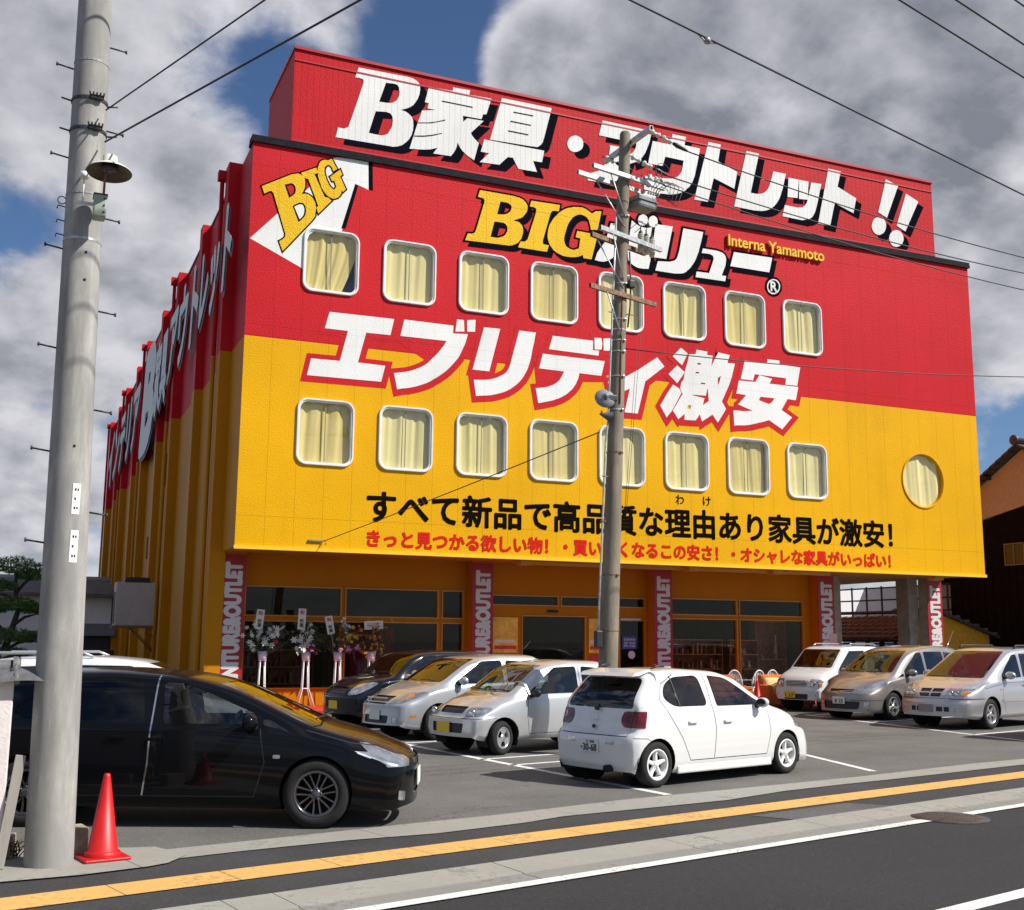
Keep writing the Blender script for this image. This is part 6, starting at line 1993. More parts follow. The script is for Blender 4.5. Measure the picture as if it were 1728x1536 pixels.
# ---- right row: silver minivan nearest the road
MPV = dict(lamps=((.45, .78, .055), (.57, .78, .05)), L=4.72, W=1.84, wb=2.83, rx=.92, r=.325, tw=.205, rim=.21, paint=P_SILV3, mrim=R_ALLOY, spokes=5, rstyle='star', crown=.05,
    top=[(0, 1.70), (.8, 1.755), (1.8, 1.76), (2.35, 1.72), (2.62, 1.645), (3.80, 1.06), (4.25, .98), (4.62, .86), (4.72, .76)],
    belt=[(0, 1.08), (2.0, 1.05), (3.3, 1.01), (4.1, .92), (4.72, .72)], bot=[(0, .3), (.3, .23), (4.4, .22), (4.72, .25)],
    w=[(0, .94), (.3, .99), (3.5, 1), (4.2, .98), (4.72, .88)], rw=[(0, .77), (.8, .79), (2.5, .79), (2.9, .79), (3.5, .84), (4.2, .78), (4.72, .70)],
    rprof=[(0, .04), (.6, 0), (1.7, .25)], fprof=[(0, -.02), (.3, .04), (.56, .04), (.62, 0), (1.0, -.08)], cf=.30, cr=.1,
    cab=(.8, 3.05), rows=(.66, .30), seatz=.58, glass=GLASS_D, wglass=GLASS_M, handles=((1.75, .93, .17), (2.3, .92, .17)), mirror=(3.08, 1.09, 1.15), mmirror=P_SILV3, mould=P_SILV3,
    plates=((1, .44, mat('plate_dark', (.25, .22, .22), .5), -.08, None),),
    marks=[('side', G([(.40, 1.14), (.52, 1.56), (1.35, 1.61), (1.35, 1.10)], .05), 'window'),
           ('side', G([(1.42, 1.10), (1.42, 1.615), (2.20, 1.61), (2.26, 1.09)], .05), 'window'),
           ('side', G([(2.34, 1.09), (2.32, 1.60), (2.50, 1.58), (3.16, 1.14), (3.16, 1.07)], .05), 'window'),
           ('front', G([(-.70, 1.08), (.70, 1.08), (.58, 1.66), (-.58, 1.66)], .05), 'windscreen'),
           ('front', G([(.36, .87), (.36, .695), (.65, .695), (.65, .81), (.79, .83), (.79, .865)], .02), 'headlight'),
           ('front', G([(.66, .80), (.66, .70), (.76, .72), (.78, .81)], .02), 'indicator'),
           ('front', G([(-.27, .86), (-.02, .86), (-.02, .79), (-.26, .79)], .01), 'grille'),
           ('front', G([(-.26, .765), (-.02, .765), (-.02, .69), (-.23, .69)], .01), 'grille'),
           ('front', G([(.02, .86), (.27, .86), (.26, .79), (.02, .79)], .01), 'grille'),
           ('front', G([(.02, .765), (.26, .765), (.23, .69), (.02, .69)], .01), 'grille'),
           ('front', G(band(.16, .30, .38, .48), .01), 'grille'),
           ('front', G(band(.33, .44, .38, .48), .01), 'grille'),
           ('front', G(band(.54, .72, .37, .46), .01), 'fog_light'),
           ('side', G([(3.30, .86), (3.38, .86), (3.38, .82), (3.30, .82)], .01), 'indicator'),
           ('side', seam_poly([(.1, .60), (1.0, .60), (3.32, .60)], .05), 'moulding'),
           ('side', seam_poly([(1.6, 1.0), (3.1, .98), (4.0, .86)], .008), 'seam'),
           ('side', seam_poly([(2.29, 1.63), (2.30, 1.0), (2.30, .65), (2.24, .32)], .010), 'seam'),
           ('side', seam_poly([(3.22, 1.05), (3.28, .65), (3.16, .32)], .010), 'seam'),
           ('side', seam_poly([(4.0, .65), (4.72, .64)], .010), 'seam'), ('front', seam_poly([(-.9, .655), (.9, .655)], .010), 'seam')])
mpv = make_car('minivan', MPV, place((19.92, 19.36), MPV['rx'] + MPV['wb'], MPV['W'] / 2 - .03, hd, 1.02), hd,
               'silver minivan with a four-slot grille parked nearest the road at the right', 'car', None, 1.02)
for sg in (-1, 1):
    mb = MB()
    mb.tube([(2.2, sg * .66, 1.73), (2.1, sg * .66, 1.79), (.7, sg * .66, 1.79), (.6, sg * .66, 1.74)], .018, 8)
    mb.build('roof_rail', M_TRIM, mpv)
mb = MB()
mb.tube([(2.86, -.72, 1.50), (2.2, -.80, 2.12)], .007, 6)
mb.build('antenna', M_CHROME, mpv)
for c_, x0_, y_, z_ in ((hatch, 2.87, 0, 1.01), (mini, 3.55, 0, 1.0), (kei, 2.56, 0, .975), (comp, 2.88, 0, 1.04), (boxy, 2.74, 0, 1.10), (wag, 2.68, 0, 1.14), (van, 3.62, 0, 1.11), (mpv, 3.74, 0, 1.095)):
    for yy in (-.05, .55):
        mb = MB()
        mb.tube([(x0_ + .03, yy - .5, z_ + .012), (x0_ + .06, yy - .2, z_ + .022), (x0_ + .04, yy, z_ + .005)], .009, 5)
        mb.build('wiper', M_TRIM, c_)

# ---- white estate behind the black minivan (only its roof shows)
EST = dict(L=4.5, W=1.70, wb=2.6, rx=.9, r=.30, tw=.19, rim=.19, paint=P_WHITE, mrim=R_ALLOY, spokes=6, rstyle='wide',
    top=[(0, 1.52), (.8, 1.56), (1.9, 1.575), (2.4, 1.53), (2.7, 1.44), (3.3, 1.02), (4.1, .88), (4.5, .70)],
    belt=[(0, 1.0), (2, .96), (3.3, .92), (4.5, .62)], bot=[(0, .3), (.3, .22), (4.2, .2), (4.5, .24)],
    w=[(0, .93), (.3, .985), (3.4, 1), (4.0, .97), (4.5, .84)], rw=[(0, .77), (2.4, .78), (2.9, .79), (3.4, .84), (4.0, .78), (4.5, .66)],
    rprof=[(0, .05), (.6, 0), (1.5, .3)], cf=.3, cab=(.6, 3.0), handles=(),
    marks=[('side', G([(.45, 1.05), (.60, 1.42), (1.5, 1.45), (1.5, 1.0)], .06), 'window'),
           ('side', G([(1.58, 1.0), (1.58, 1.45), (2.3, 1.44), (2.95, 1.04), (2.95, .99)], .05), 'window'),
           ('front', G([(-.64, 1.04), (.64, 1.04), (.54, 1.48), (-.54, 1.48)], .05), 'windscreen'),
           ('front', G([(.42, .80), (.42, .64), (.74, .66), (.74, .82)], .03), 'headlight')])
he = R(-14)
est = make_car('estate_car', EST, (-.50, 18.8, -.03), he, 'white estate car with roof rails whose roof shows above the black minivan', 'car', None, 1.02)
for sg in (-1, 1):
    mb = MB()
    mb.tube([(1.75, sg * .6, 1.56), (1.6, sg * .6, 1.62), (.35, sg * .6, 1.61), (.2, sg * .6, 1.54)], .02, 8)
    mb.build('roof_rail', mat('rail_grey', (.45, .45, .45), .4, .5), est)
# ---- tail of a silver car at the right edge
TAILC = dict(EST)
TAILC.update(paint=P_SILV3, marks=EST['marks'][:2] + [('rear', G([(.52, 1.02), (.50, .58), (.84, .58), (.84, 1.02)], .03), 'tail_light'), ('side', G([(-.2, 1.02), (.14, 1.02), (.16, .62), (-.2, .6)], .03), 'tail_light'),
             ('rear', G([(-.6, 1.06), (.6, 1.06), (.52, 1.42), (-.52, 1.42)], .05), 'rear_window')])
ht = R(16)
tailc = make_car('estate_car', TAILC, (18.62, 16.35, 0), ht, 'silver car at the right edge of which only a red tail light shows', 'car')
# ================================================================ POLES, LAMP, WIRES
def concrete(name, color, rust=False):
    m = bpy.data.materials.new(name)
    m.use_nodes = True
    T = NT(m.node_tree)
    b = T.n['Principled BSDF']
    o = T.new('ShaderNodeTexCoord').outputs['Object']
    x, y, z = T.sep(o)
    n1 = T.smooth(T.noise(T.vm('MULTIPLY', o, (6, 6, 1.1)), 1.0, 6.0, 0.65), 0.3, 0.72)
    n2 = T.smooth(T.noise(T.vm('MULTIPLY', o, (14, 14, .5)), 1.0, 4.0, 0.6), 0.5, 0.8)
    n3 = T.smooth(T.noise(o, 60.0, 3.0, 0.7), 0.45, 0.75)
    n4 = T.smooth(T.noise(T.vm('MULTIPLY', o, (3.2, 3.2, 2.2)), 1.0, 5.0, .6), .36, .66)
    c = T.mix(n1, tuple(k * .62 for k in color), tuple(min(1, k * 1.15) for k in color))
    c = T.mix(T.m('MULTIPLY', n4, .55), c, (color[0] * .62, color[1] * .62, color[2] * .66))
    c = T.mix(T.m('MULTIPLY', n2, .35), c, tuple(k * .5 for k in color))
    c = T.mix(T.m('MULTIPLY', n3, .18), c, tuple(k * .55 for k in color))
    low = T.smooth(T.m('ADD', z, T.m('MULTIPLY', T.noise(o, 5.0, 4.0), 1.2)), 0.75, 1.5, 1.0, 0.0)
    c = T.mix(T.m('MULTIPLY', low, .35), c, tuple(k * .62 for k in color))
    if rust:
        r = T.m('MULTIPLY', T.smooth(T.m('ABSOLUTE', T.m('ADD', x, .02)), .015, .06, 1.0, 0.0), T.smooth(y, -.02, .02, 1.0, 0.0))
        r = T.m('MULTIPLY', r, T.m('MULTIPLY', T.smooth(z, 4.2, 5.4), T.smooth(T.noise(T.vm('MULTIPLY', o, (20, 20, 1.2)), 1.0, 4.0), .35, .6)))
        c = T.mix(T.m('MULTIPLY', r, .8), c, (.16, .055, .025))
    T.l.new(c, b.inputs['Base Color'])
    b.inputs['Roughness'].default_value = 0.9
    bn = T.new('ShaderNodeBump')
    bn.inputs['Strength'].default_value = .3
    bn.inputs['Distance'].default_value = .004
    T.l.new(T.noise(o, 140.0, 3.0, .6), bn.inputs['Height'])
    T.l.new(bn.outputs[0], b.inputs['Normal'])
    return m


M_GALV = mat('galvanised_steel', (.46, .47, .47), .45, .6, noise=.25, nscale=14)
M_DKST = mat('dark_steel', (.05, .05, .055), .5, .4, noise=.3, nscale=20)
M_PORC = mat('porcelain', (.62, .62, .58), .18, coat=.6)
M_WIRE = mat('wire_black', (.025, .025, .03), .6)
M_RUSTY = mat('rusty_steel', (.22, .13, .08), .75, .2, noise=.45, nscale=18)


def ring(mb, c, r, h, axis=(0, 0, 1), t=.012, n=24):
    x, y, z = basis(axis)
    pts = [Vector(c) + x * (r * math.cos(2 * math.pi * k / n)) + y * (r * math.sin(2 * math.pi * k / n)) for k in range(n + 1)]
    b = len(mb.v)
    for p in pts:
        d = (p - Vector(c)).normalized()
        for (rr, hh) in ((0, -h / 2), (t, -h / 2), (t, h / 2), (0, h / 2)):
            mb.v.append(tuple(p + d * rr + z * hh))
    for i in range(n):
        for k in range(4):
            mb.face((b + i * 4 + k, b + i * 4 + (k + 1) % 4, b + i * 4 + 4 + (k + 1) % 4, b + i * 4 + 4 + k))


# ---- near pole
PB = Vector((.39, 10.4, 0))
pax = lambda z: PB + Vector((-.0157 * z, 0, z))
prad = lambda z: .193 - .0064 * z
pole = empty('utility_pole', PB)
tag(pole, 'thick pale concrete utility pole beside the red cone, with step bolts', 'utility pole')
mb = MB()
zs = [0, .02] + [k * .5 for k in range(1, 24)]
mb.tube([pax(z) - PB for z in zs], [prad(z) for z in zs], 40)
mb.build('shaft', concrete('pole_concrete', (.37, .36, .335)), pole)


def bolt(z, side, L=.15):
    a = R(8)
    d = Vector((side * math.cos(a), -math.sin(a) * .5, .0))
    p = pax(z) - PB
    s = p + d * (prad(z) - .01)
    e = p + d * (prad(z) + L) + Vector((0, 0, .02 if side < 0 else -.02))
    mb = MB()
    mb.tube([s, e], .008, 8)
    mb.tube([e - d * .012, e + d * .004], .018, 8)
    mb.build('step_bolt', M_DKST, pole)


zp = lambda y: 7.63 - y * 7.63 / 1462
for y in (138, 300, 462, 634, 808, 958):
    bolt(zp(y), -1)
for y in (85, 240, 398, 563, 733, 905):
    bolt(zp(y), 1)
for yb in (195, 250):
    z = zp(yb)
    mb = MB()
    ring(mb, pax(z) - PB, prad(z), .03, t=.008)
    for sg in (-1, 1):
        mb.tube([pax(z) - PB + Vector((sg * prad(z), 0, 0)), pax(z) - PB + Vector((sg * (prad(z) + .09), 0, .015))], .008, 6)
    q = pax(z) - PB + Vector((.05, -prad(z) * .97, 0))
    for k in range(5):
        mb.tube([q + Vector((-.05 + k * .025, -.01, -.02)), q + Vector((-.06 + k * .03, -.06, .03))], .008, 6)
    mb.bbox(q.x - .05, q.x + .05, q.y - .04, q.y + .01, q.z - .02, q.z + .02, .006)
    mb.build('clamp_band', M_DKST, pole)
for z in (6.98, 5.72, 5.30):
    mb = MB()
    ring(mb, pax(z) - PB, prad(z), .02, t=.004)
    mb.build('strap', M_GALV if z < 5.5 else mat('strap_grey', (.28, .28, .28), .5), pole)
mb = MB()
for k in range(3):
    z = 5.66 - k * .13
    c = pax(z) - PB + Vector((-prad(z) - .03, -.02, 0))
    if k == 0:
        mb.tube([c + Vector((.035 * math.cos(t * .45), 0, .035 * math.sin(t * .45))) for t in range(15)], .005, 5)
    mb.tube([c + Vector((.04, 0, -.06)), c + Vector((-.03, 0, -.05)), c + Vector((-.035, 0, -.08))], .006, 5)
mb.build('cable_hook', M_DKST, pole)
mb = MB()
for z, dx in ((5.17, .03), (4.92, .03), (3.45, .02)):
    mb.tube([pax(z) - PB + Vector((dx, -prad(z) * .96, 0)), pax(z) - PB + Vector((dx, -prad(z) * 1.01, 0))], .012, 10)
mb.build('bolt_hole', M_ARCH, pole)
for (y0, y1, dx) in ((862, 912, .075), (938, 990, .075)):
    z0, z1 = zp(y1), zp(y0)
    z = (z0 + z1) / 2
    q = pax(z) - PB
    r = prad(z) + .003
    mb = MB()
    a0, a1 = R(-90 + 8), R(-90 + 30)
    mb.grid(lambda u, v: (q.x + r * math.cos(a0 + (a1 - a0) * u), r * math.sin(a0 + (a1 - a0) * u), z0 + (z1 - z0) * v), 6, 2)
    pl = mb.build('number_plate', mat('plate_enamel', (.74, .74, .74), .4), pole)
    mb = MB()
    for k in range(3):
        for j in range(2 if k != 1 else 1):
            aa = a0 + (a1 - a0) * (.35 + .3 * j)
            zz = z0 + (z1 - z0) * (.2 + .3 * k)
            c = Vector((q.x + (r + .001) * math.cos(aa), (r + .001) * math.sin(aa), zz))
            mb.bbox(c.x - .007, c.x + .007, c.y - .001, c.y + .001, zz - .010, zz + .010, .0005)
    mb.build('plate_mark', M_TRIM, pl)

# ---- lamp on it
lz = 5.83
lamp = empty('street_lamp', (.47, 9.93, lz))
tag(lamp, 'cream dish shaped street lamp bolted to the near concrete pole', 'street lamp')
Mt = Matrix.Rotation(R(-6), 4, 'X')
mb = MB()
mb.lathe([(.0, .135), (.045, .133), (.06, .12), (.065, .06), (.072, .05), (.10, .038), (.15, .008), (.186, -.02), (.188, -.026)], 40, Mt)
mb.build('lamp_shade', mat('lamp_cream', (.72, .70, .60), .4, noise=.1, nscale=6), lamp)
mb = MB()
mb.lathe([(.187, -.027), (.184, -.027), (.148, -.002), (.10, .026), (.068, .038)], 40, Mt)
mb.build('lamp_inside', mat('lamp_dirty', (.10, .075, .04), .6, noise=.4, nscale=9), lamp)
mb = MB()
mb.lathe([(.0, -.012), (.05, -.012), (.062, .005), (.064, .045), (.0, .045)], 24, Mt)
mb.build('lamp_bulb', mat('lamp_socket', (.06, .06, .06), .3), lamp)
mb = MB()
mb.tube([(-.03, .07, -.20), (-.03, .05, -.10), (-.02, .02, .03)], .010, 8)
mb.build('lamp_arm', M_RUSTY, lamp)
mb = MB()
mb.bbox(-.105, .0, .07, .22, -.40, -.20, .012)
bx = mb.build('control_box', mat('box_green', (.30, .34, .27), .5, noise=.15), lamp)
mb = MB()
mb.bbox(-.112, .007, .062, .228, -.205, -.195, .004)
for zz in (-.24, -.30, -.36):
    mb.tube([(-.02, .072, zz), (-.02, .062, zz)], .008, 8)
mb.build('box_lid', M_DKST, bx)
mb = MB()
mb.tube([(-.19, .23, -.02), (-.19, .23, .035)], .035, 16)
mb.tube([(-.19, .26, -.02), (-.19, .27, -.22)], .006, 6)
mb.bbox(-.24, -.10, .25, .27, -.25, -.22, .005)
mb.build('light_sensor', mat('sensor_white', (.70, .70, .70), .35), lamp)

# ---- road cone
def cone(loc, rz, label, s=1.0):
    c = empty('road_cone', loc, rz)
    c.scale = (s, s, s)
    tag(c, label, 'road cone', 'red road cones')
    M_CONE = mat('cone_red', (.50, .005, .006), .45, noise=.10, nscale=6)
    mb = MB()
    mb.bbox(-.19, .19, -.19, .19, 0.0, .028, .012)
    mb.build('base', M_CONE, c)
    mb = MB()
    mb.lathe([(.145, .026), (.145, .058), (.138, .064), (.122, .070), (.030, .665), (.026, .684), (.018, .692), (.0, .694)], 36)
    mb.build('cone_body', M_CONE, c)


cone((.81, 10.50, .016), R(12), 'red plastic road cone standing at the foot of the thick concrete pole')
cone((19.35, 27.3, 0), R(30), 'red plastic road cone among the furniture outside the shop', 1.15)

# ---- pole in the car park
CB, CT = Vector((9.00, 16.95, 0)), Vector((9.61, 17.2, 11.04))
cax = lambda z: CB + (CT - CB) * (z / 11.04)
crad = lambda z: .172 - (.172 - .098) * z / 11.04
cp = empty('utility_pole', CB)
tag(cp, 'slim stained utility pole with crossarms and insulators standing among the parked cars', 'utility pole')
mb = MB()
zs = [0, .02] + [k * .5 for k in range(1, 22)] + [11.0, 11.04]
rr_ = [crad(z) for z in zs]
rr_[-1] -= .02
mb.tube([cax(z) - CB for z in zs], rr_, 36)
mb.build('shaft', concrete('pole_concrete_grey', (.255, .215, .155), True), cp)


def arm(z, th, l0, l1, off=0.0, h=.075, d=.06, m=M_GALV, name='crossarm', tilt=0.0):
    c = cax(z) - CB
    Mx = Matrix.Translation(c) @ Matrix.Rotation(th, 4, 'Z') @ Matrix.Rotation(tilt, 4, 'Y')
    mb = MB()
    mb.box(l0, l1, off - d / 2, off + d / 2, -h / 2, -h / 2 + .008, Mx)
    mb.box(l0, l1, off - d / 2, off - d / 2 + .007, -h / 2 + .008, h / 2, Mx)
    mb.box(l0, l1, off + d / 2 - .007, off + d / 2, -h / 2 + .008, h / 2, Mx)
    mb.box(l0, l1, off - d / 2, off + d / 2, h / 2, h / 2 + .007, Mx)
    for k in range(int((l1 - l0) / .16)):
        xx = l0 + .08 + k * .16
        mb.box(xx - .03, xx + .03, off - d / 2 - .0015, off - d / 2, -.012, .012, Mx)
    mb.build(name, m, cp)
    return Mx


def stay(a, b, r=.012, m=M_GALV, name='brace'):
    mb = MB()
    mb.tube([a, b], r, 8)
    mb.build(name, m, cp)


TH = R(12.7)
M1 = arm(10.10, TH, -.86, .86, -.16)
M2 = arm(10.06, TH, -.94, .92, .16)
M3 = arm(8.96, R(20), -.72, .95, -.13)
M4 = arm(8.92, R(20), -.66, .80, .13, m=M_RUSTY)
M5 = arm(7.86, R(18.5), -.90, .80, -.14, m=M_RUSTY, d=.05)
arm(10.84, R(-87.5), -.90, .72, .11, .085, .07)
for (MM, xx, zz) in ((M1, -.45, 9.35), (M2, -.52, 9.15), (M3, -.42, 8.15), (M4, -.48, 8.0), (M5, -.50, 7.1)):
    stay(MM @ Vector((xx, -.16 if MM in (M1, M3, M5) else .16, -.03)), cax(zz) - CB + Vector((0, -crad(zz), 0)))
stay(cax(10.84) - CB + Vector((.10, .45, 0)), cax(10.2) - CB + Vector((.08, 0, 0)))


def dead_end(p, d, n=2, s=1.0):
    """string of white insulators pulled out along d, with a dark clamp"""
    p, d = Vector(p), Vector(d).normalized()
    x, y, z = basis(d)
    Mx = Matrix.Translation(p) @ Matrix((x, y, z)).transposed().to_4x4()
    mb = MB()
    o = .06
    for k in range(n):
        mb.lathe([(.012, o), (.05 * s, o + .02), (.055 * s, o + .05), (.03 * s, o + .07), (.028 * s, o + .15), (.05 * s, o + .17), (.045 * s, o + .20), (.012, o + .21)], 16, Mx)
        o += .26
    ins = mb.build('insulator', M_PORC, cp)
    mb = MB()
    mb.tube([p, p + d * (o + .25)], .010, 6)
    mb.lathe([(.0, o), (.03, o), (.045, o + .10), (.03, o + .26), (.01, o + .36)], 10, Mx)
    mb.build('wire_clamp', M_TRIM, ins)
    return p + d * (o + .36)


q = cax(10.84) - CB
e1 = dead_end(q + Vector((.13, -.60, .02)), (1.0, .10, -.24))
e2 = dead_end(q + Vector((.13, .10, -.18)), (1.0, .10, -.24))
e3 = dead_end(q + Vector((-.12, .66, -.02)), (1.0, .05, -.22), 1)
for k, xx in enumerate((.50, .66, .80)):       # pin insulators on the upper arm
    for off in ((-.16, .05) if k < 2 else (-.16,)):
        Mx = M1 @ Matrix.Translation((xx, off, .05))
        mb = MB()
        mb.lathe([(.02, 0), (.05, .02), (.055, .06), (.04, .075), (.045, .10), (.03, .13), (.0, .135)], 16, Mx)
        ins = mb.build('insulator', M_PORC, cp)
        mb = MB()
        mb.tube([Mx @ Vector((0, 0, .13)), Mx @ Vector((-.02, 0, .28))], .008, 6)
        mb.build('pin', M_DKST, ins)
for k, xx in enumerate((.50, .68, .86)):       # tall ribbed bushings on the middle arm
    Mx = M3 @ Matrix.Translation((xx, -.02 + .02 * k, -.11))
    mb = MB()
    prof = [(.0, 0), (.045, 0)]
    for j in range(9):
        prof += [(.045, .03 + j * .034), (.060, .04 + j * .034), (.060, .048 + j * .034), (.045, .056 + j * .034)]
    prof += [(.03, .35), (.0, .36)]
    mb.lathe(prof, 18, Mx)
    ins = mb.build('bushing', mat('bushing_grey', (.52, .50, .42), .3), cp)
    mb = MB()
    mb.lathe([(.045, .345), (.03, .39), (.012, .40), (.012, .47), (.0, .47)], 10, Mx)
    mb.build('bushing_cap', M_TRIM, ins)
    mb = MB()
    p0 = Mx @ Vector((0, 0, .47))
    mb.tube([p0, p0 + Vector((.05, 0, .10)), p0 + Vector((-.15, 0, .13)), p0 + Vector((-.35, .02, -.05)), p0 + Vector((-.55, .05, -.02))][: 5 if k < 2 else 4], .007, 6)
    mb.build('jumper', M_WIRE, cp)
# switch box under the upper arms
Mx = Matrix.Translation(cax(9.72) - CB + Vector((.38, -.02, 0))) @ Matrix.Rotation(TH, 4, 'Z')
mb = MB()
mb.bbox(-.22, .22, -.17, .17, -.15, .10, .05, Mx)
sw = mb.build('switch_box', mat('switch_grey', (.20, .21, .21), .45, noise=.15), cp)
mb = MB()
mb.bbox(-.24, .24, -.19, .19, -.03, -.005, .006, Mx)
mb.build('flange', mat('switch_dark', (.10, .105, .11), .5), sw)
mb = MB()
for k in range(5):
    mb.tube([Mx @ Vector((.0 + k * .06, -.16, .12)), Mx @ Vector((.02 + k * .06, -.20, .20))], [.02, .014], 8)
mb.build('terminal', M_PORC, sw)
mb = MB()
for k in range(4):
    p0 = Mx @ Vector((.05 + k * .06, -.18, .20))
    mb.tube([p0, p0 + Vector((.14 + .05 * k, -.02, .22)), p0 + Vector((.42 + .04 * k, 0, .16)), p0 + Vector((.40, 0, -.06 - .05 * k)), p0 + Vector((.15, .1, -.04))], .008, 6)
mb.build('jumper', M_WIRE, cp)
for i, (c_, r_) in enumerate((((1.02, 0, 9.98), .16), ((1.55, .02, 10.30), .15), ((1.55, .02, 9.85), .14))):
    mb = MB()
    mb.tube([Vector(c_) + Vector((r_ * math.cos(t * .4) - .3, 0, r_ * math.sin(t * .4) * 1.1)) for t in range(13)], .006, 5)
    mb.build('wire_loop', M_WIRE, cp)
for z in (9.38, 8.10, 7.44, 7.25, 7.05, 6.85, 6.40, 5.80, 5.05, 2.95, 2.02):
    mb = MB()
    ring(mb, cax(z) - CB, crad(z), .022 if z > 3 else .012, CT - CB, .007)
    mb.tube([cax(z) - CB + Vector((-crad(z) - .05, -.03, 0)), cax(z) - CB + Vector((-crad(z) + .02, -.03, 0))], .012, 6)
    if z not in (7.25, 2.02):
        mb.bbox(*(lambda c: (c.x + .02, c.x + .07, c.y - crad(z) - .03, c.y - crad(z) + .01, c.z - .015, c.z + .015))(cax(z) - CB), .006)
    mb.build('pole_band', M_GALV if z > 5.5 else M_RUSTY, cp)
for z, s in ((7.55, -1), (7.55, 1), (4.62, -1), (3.85, -1)):
    mb = MB()
    c = cax(z) - CB
    mb.tube([c + Vector((s * crad(z) * .9, -.05, 0)), c + Vector((s * (crad(z) + .13), -.07, .0))], .009, 6)
    mb.build('step_bolt', M_RUSTY, cp)
mb = MB()                                       # conduit down the left side
mb.tube([cax(z) - CB + Vector((-crad(z) - .045 - .03 * (z < 5.4), -.05, 0)) for z in (1.75, 3.0, 4.0, 5.2, 5.6, 7.0, 8.2, 9.4)], .018, 8)
mb.build('conduit', M_GALV, cp)
mb = MB()
mb.bbox(*(lambda c: (c.x - crad(1.9) - .12, c.x - crad(1.9) + .0, c.y - .10, c.y + .02, c.z - .14, c.z + .14))(cax(1.88) - CB), .015)
mb.build('meter_box', M_TRIM, cp)
mb = MB()                                       # rusty cover strip for the earth wire
mb.tube([cax(z) - CB + Vector((-.01, -crad(z) - .004, 0)) for z in (5.9, 6.8, 7.9)], .013, 6)
mb.build('earth_cover', mat('rust_strip', (.17, .07, .035), .8, noise=.3), cp)
mb = MB()
mb.tube([cax(7.8) - CB + Vector((.15, -.10, .9)), cax(7.8) - CB + Vector((.17, -.10, .35)), cax(7.8) - CB + Vector((.14, -.12, -.1)), cax(7.8) - CB + Vector((.09, -.12, -.5))], .014, 6)
mb.bbox(*(lambda c: (c.x + .10, c.x + .22, c.y - .18, c.y - .06, c.z + .22, c.z + .36))(cax(7.8) - CB), .02)
mb.build('cable_joint', M_TRIM, cp)
mb = MB()
for dx in (0, .06):
    mb.tube([(9.72 + dx - CB.x, 17.0 - CB.y, 7.2), (9.40 + dx * .5 - CB.x, 16.95 - CB.y, 4.0)], .004, 5)
mb.build('guy_wire', M_WIRE, cp)

# ---- grey horn loudspeaker seen from behind, and the small one below it
sp = empty('loudspeaker', cax(6.0) + Vector((-.25, -.06, 0)))
tag(sp, 'round grey loudspeaker fixed to the left side of the slim pole', 'loudspeaker')
Mx = Matrix.Rotation(R(70), 4, 'X') @ Matrix.Rotation(R(-12), 4, 'Y')
mb = MB()
mb.lathe([(.0, .10), (.03, .10), (.04, .06), (.10, .035), (.16, .01), (.18, -.02), (.185, -.03), (.175, -.03)], 30, Mx)
mb.build('horn', mat('speaker_grey', (.22, .23, .25), .5, noise=.1), sp)
mb = MB()
mb.bbox(-.05, .20, -.07, -.02, -.06, .05, .015)
mb.tube([(.0, -.06, .0), (.22, .02, -.02)], .02, 8)
mb.build('bracket', M_DKST, sp)
sp2 = empty('loudspeaker', cax(5.66) + Vector((-.14, -.08, 0)))
tag(sp2, 'small dark pointed loudspeaker just below the round grey one', 'loudspeaker')
mb = MB()
mb.lathe([(.10, .0), (.085, .02), (.04, .15), (.015, .22), (0, .23)], 20, Matrix.Rotation(R(-80), 4, 'Y'))
mb.build('horn', mat('speaker_dark', (.09, .09, .10), .5), sp2)
mb = MB()
mb.prism([(-.20, .03), (-.19, .10), (-.16, .05)], -.012, .012)
mb.build('fin', M_TRIM, sp2)


# ---- wires
def wire(name, a, b, sag, r, label, cat='wire', group=None, n=24):
    a, b = Vector(a), Vector(b)
    mb = MB()
    mb.tube([a + (b - a) * (k / n) - Vector((0, 0, sag * 4 * (k / n) * (1 - k / n))) for k in range(n + 1)], r, 6)
    o = mb.build(name, M_WIRE)
    tag(o, label, cat, group)
    return o


d1 = Vector((1.5, 7.7, 6.62)) - Vector((.38, 10.2, 6.51))
wire('guy_cable', (.42, 10.22, 6.50), Vector((.38, 10.2, 6.51)) + d1 * 3.4, .0, .007, 'upper of the two cables running from the thick concrete pole across the sky', 'cable', 'cables on the thick pole')
d2 = Vector((1.93, 7.2, 6.32)) - Vector((.40, 10.2, 6.21))
wire('guy_cable', (.43, 10.22, 6.20), Vector((.40, 10.2, 6.21)) + d2 * 3.0, .0, .0085, 'lower of the two cables running from the thick concrete pole across the sky', 'cable', 'cables on the thick pole')
GW = 'power wires from the slim pole'
wire('power_wire', CB + e1, (40, 18.4, 12.2), 1.25, .012, 'topmost black wire from the slim pole over the billboard to the right', 'wire', GW)
wire('power_wire', CB + e2, (40, 17.9, 11.9), 1.20, .012, 'second black wire from the slim pole over the billboard to the right', 'wire', GW)
wire('power_wire', CB + Vector((.95, .2, 10.2)), (40, 18.6, 11.2), 1.15, .011, 'third black wire from the slim pole leaving the frame below the billboard', 'wire', GW)
wire('telephone_wire', CB + Vector((.5, .2, 6.95)), (36, 17.6, 10.2), .75, .010, 'thin cable crossing the front wall from the slim pole at window height', 'wire')
wire('stay_wire', (6.95, YF - .05, 4.26), (8.95, 17.0, 5.38), .02, .010, 'thin wire from a hook on the yellow wall to the slim pole', 'wire')
DR = Vector((8.57, 2.37, 0)).normalized()
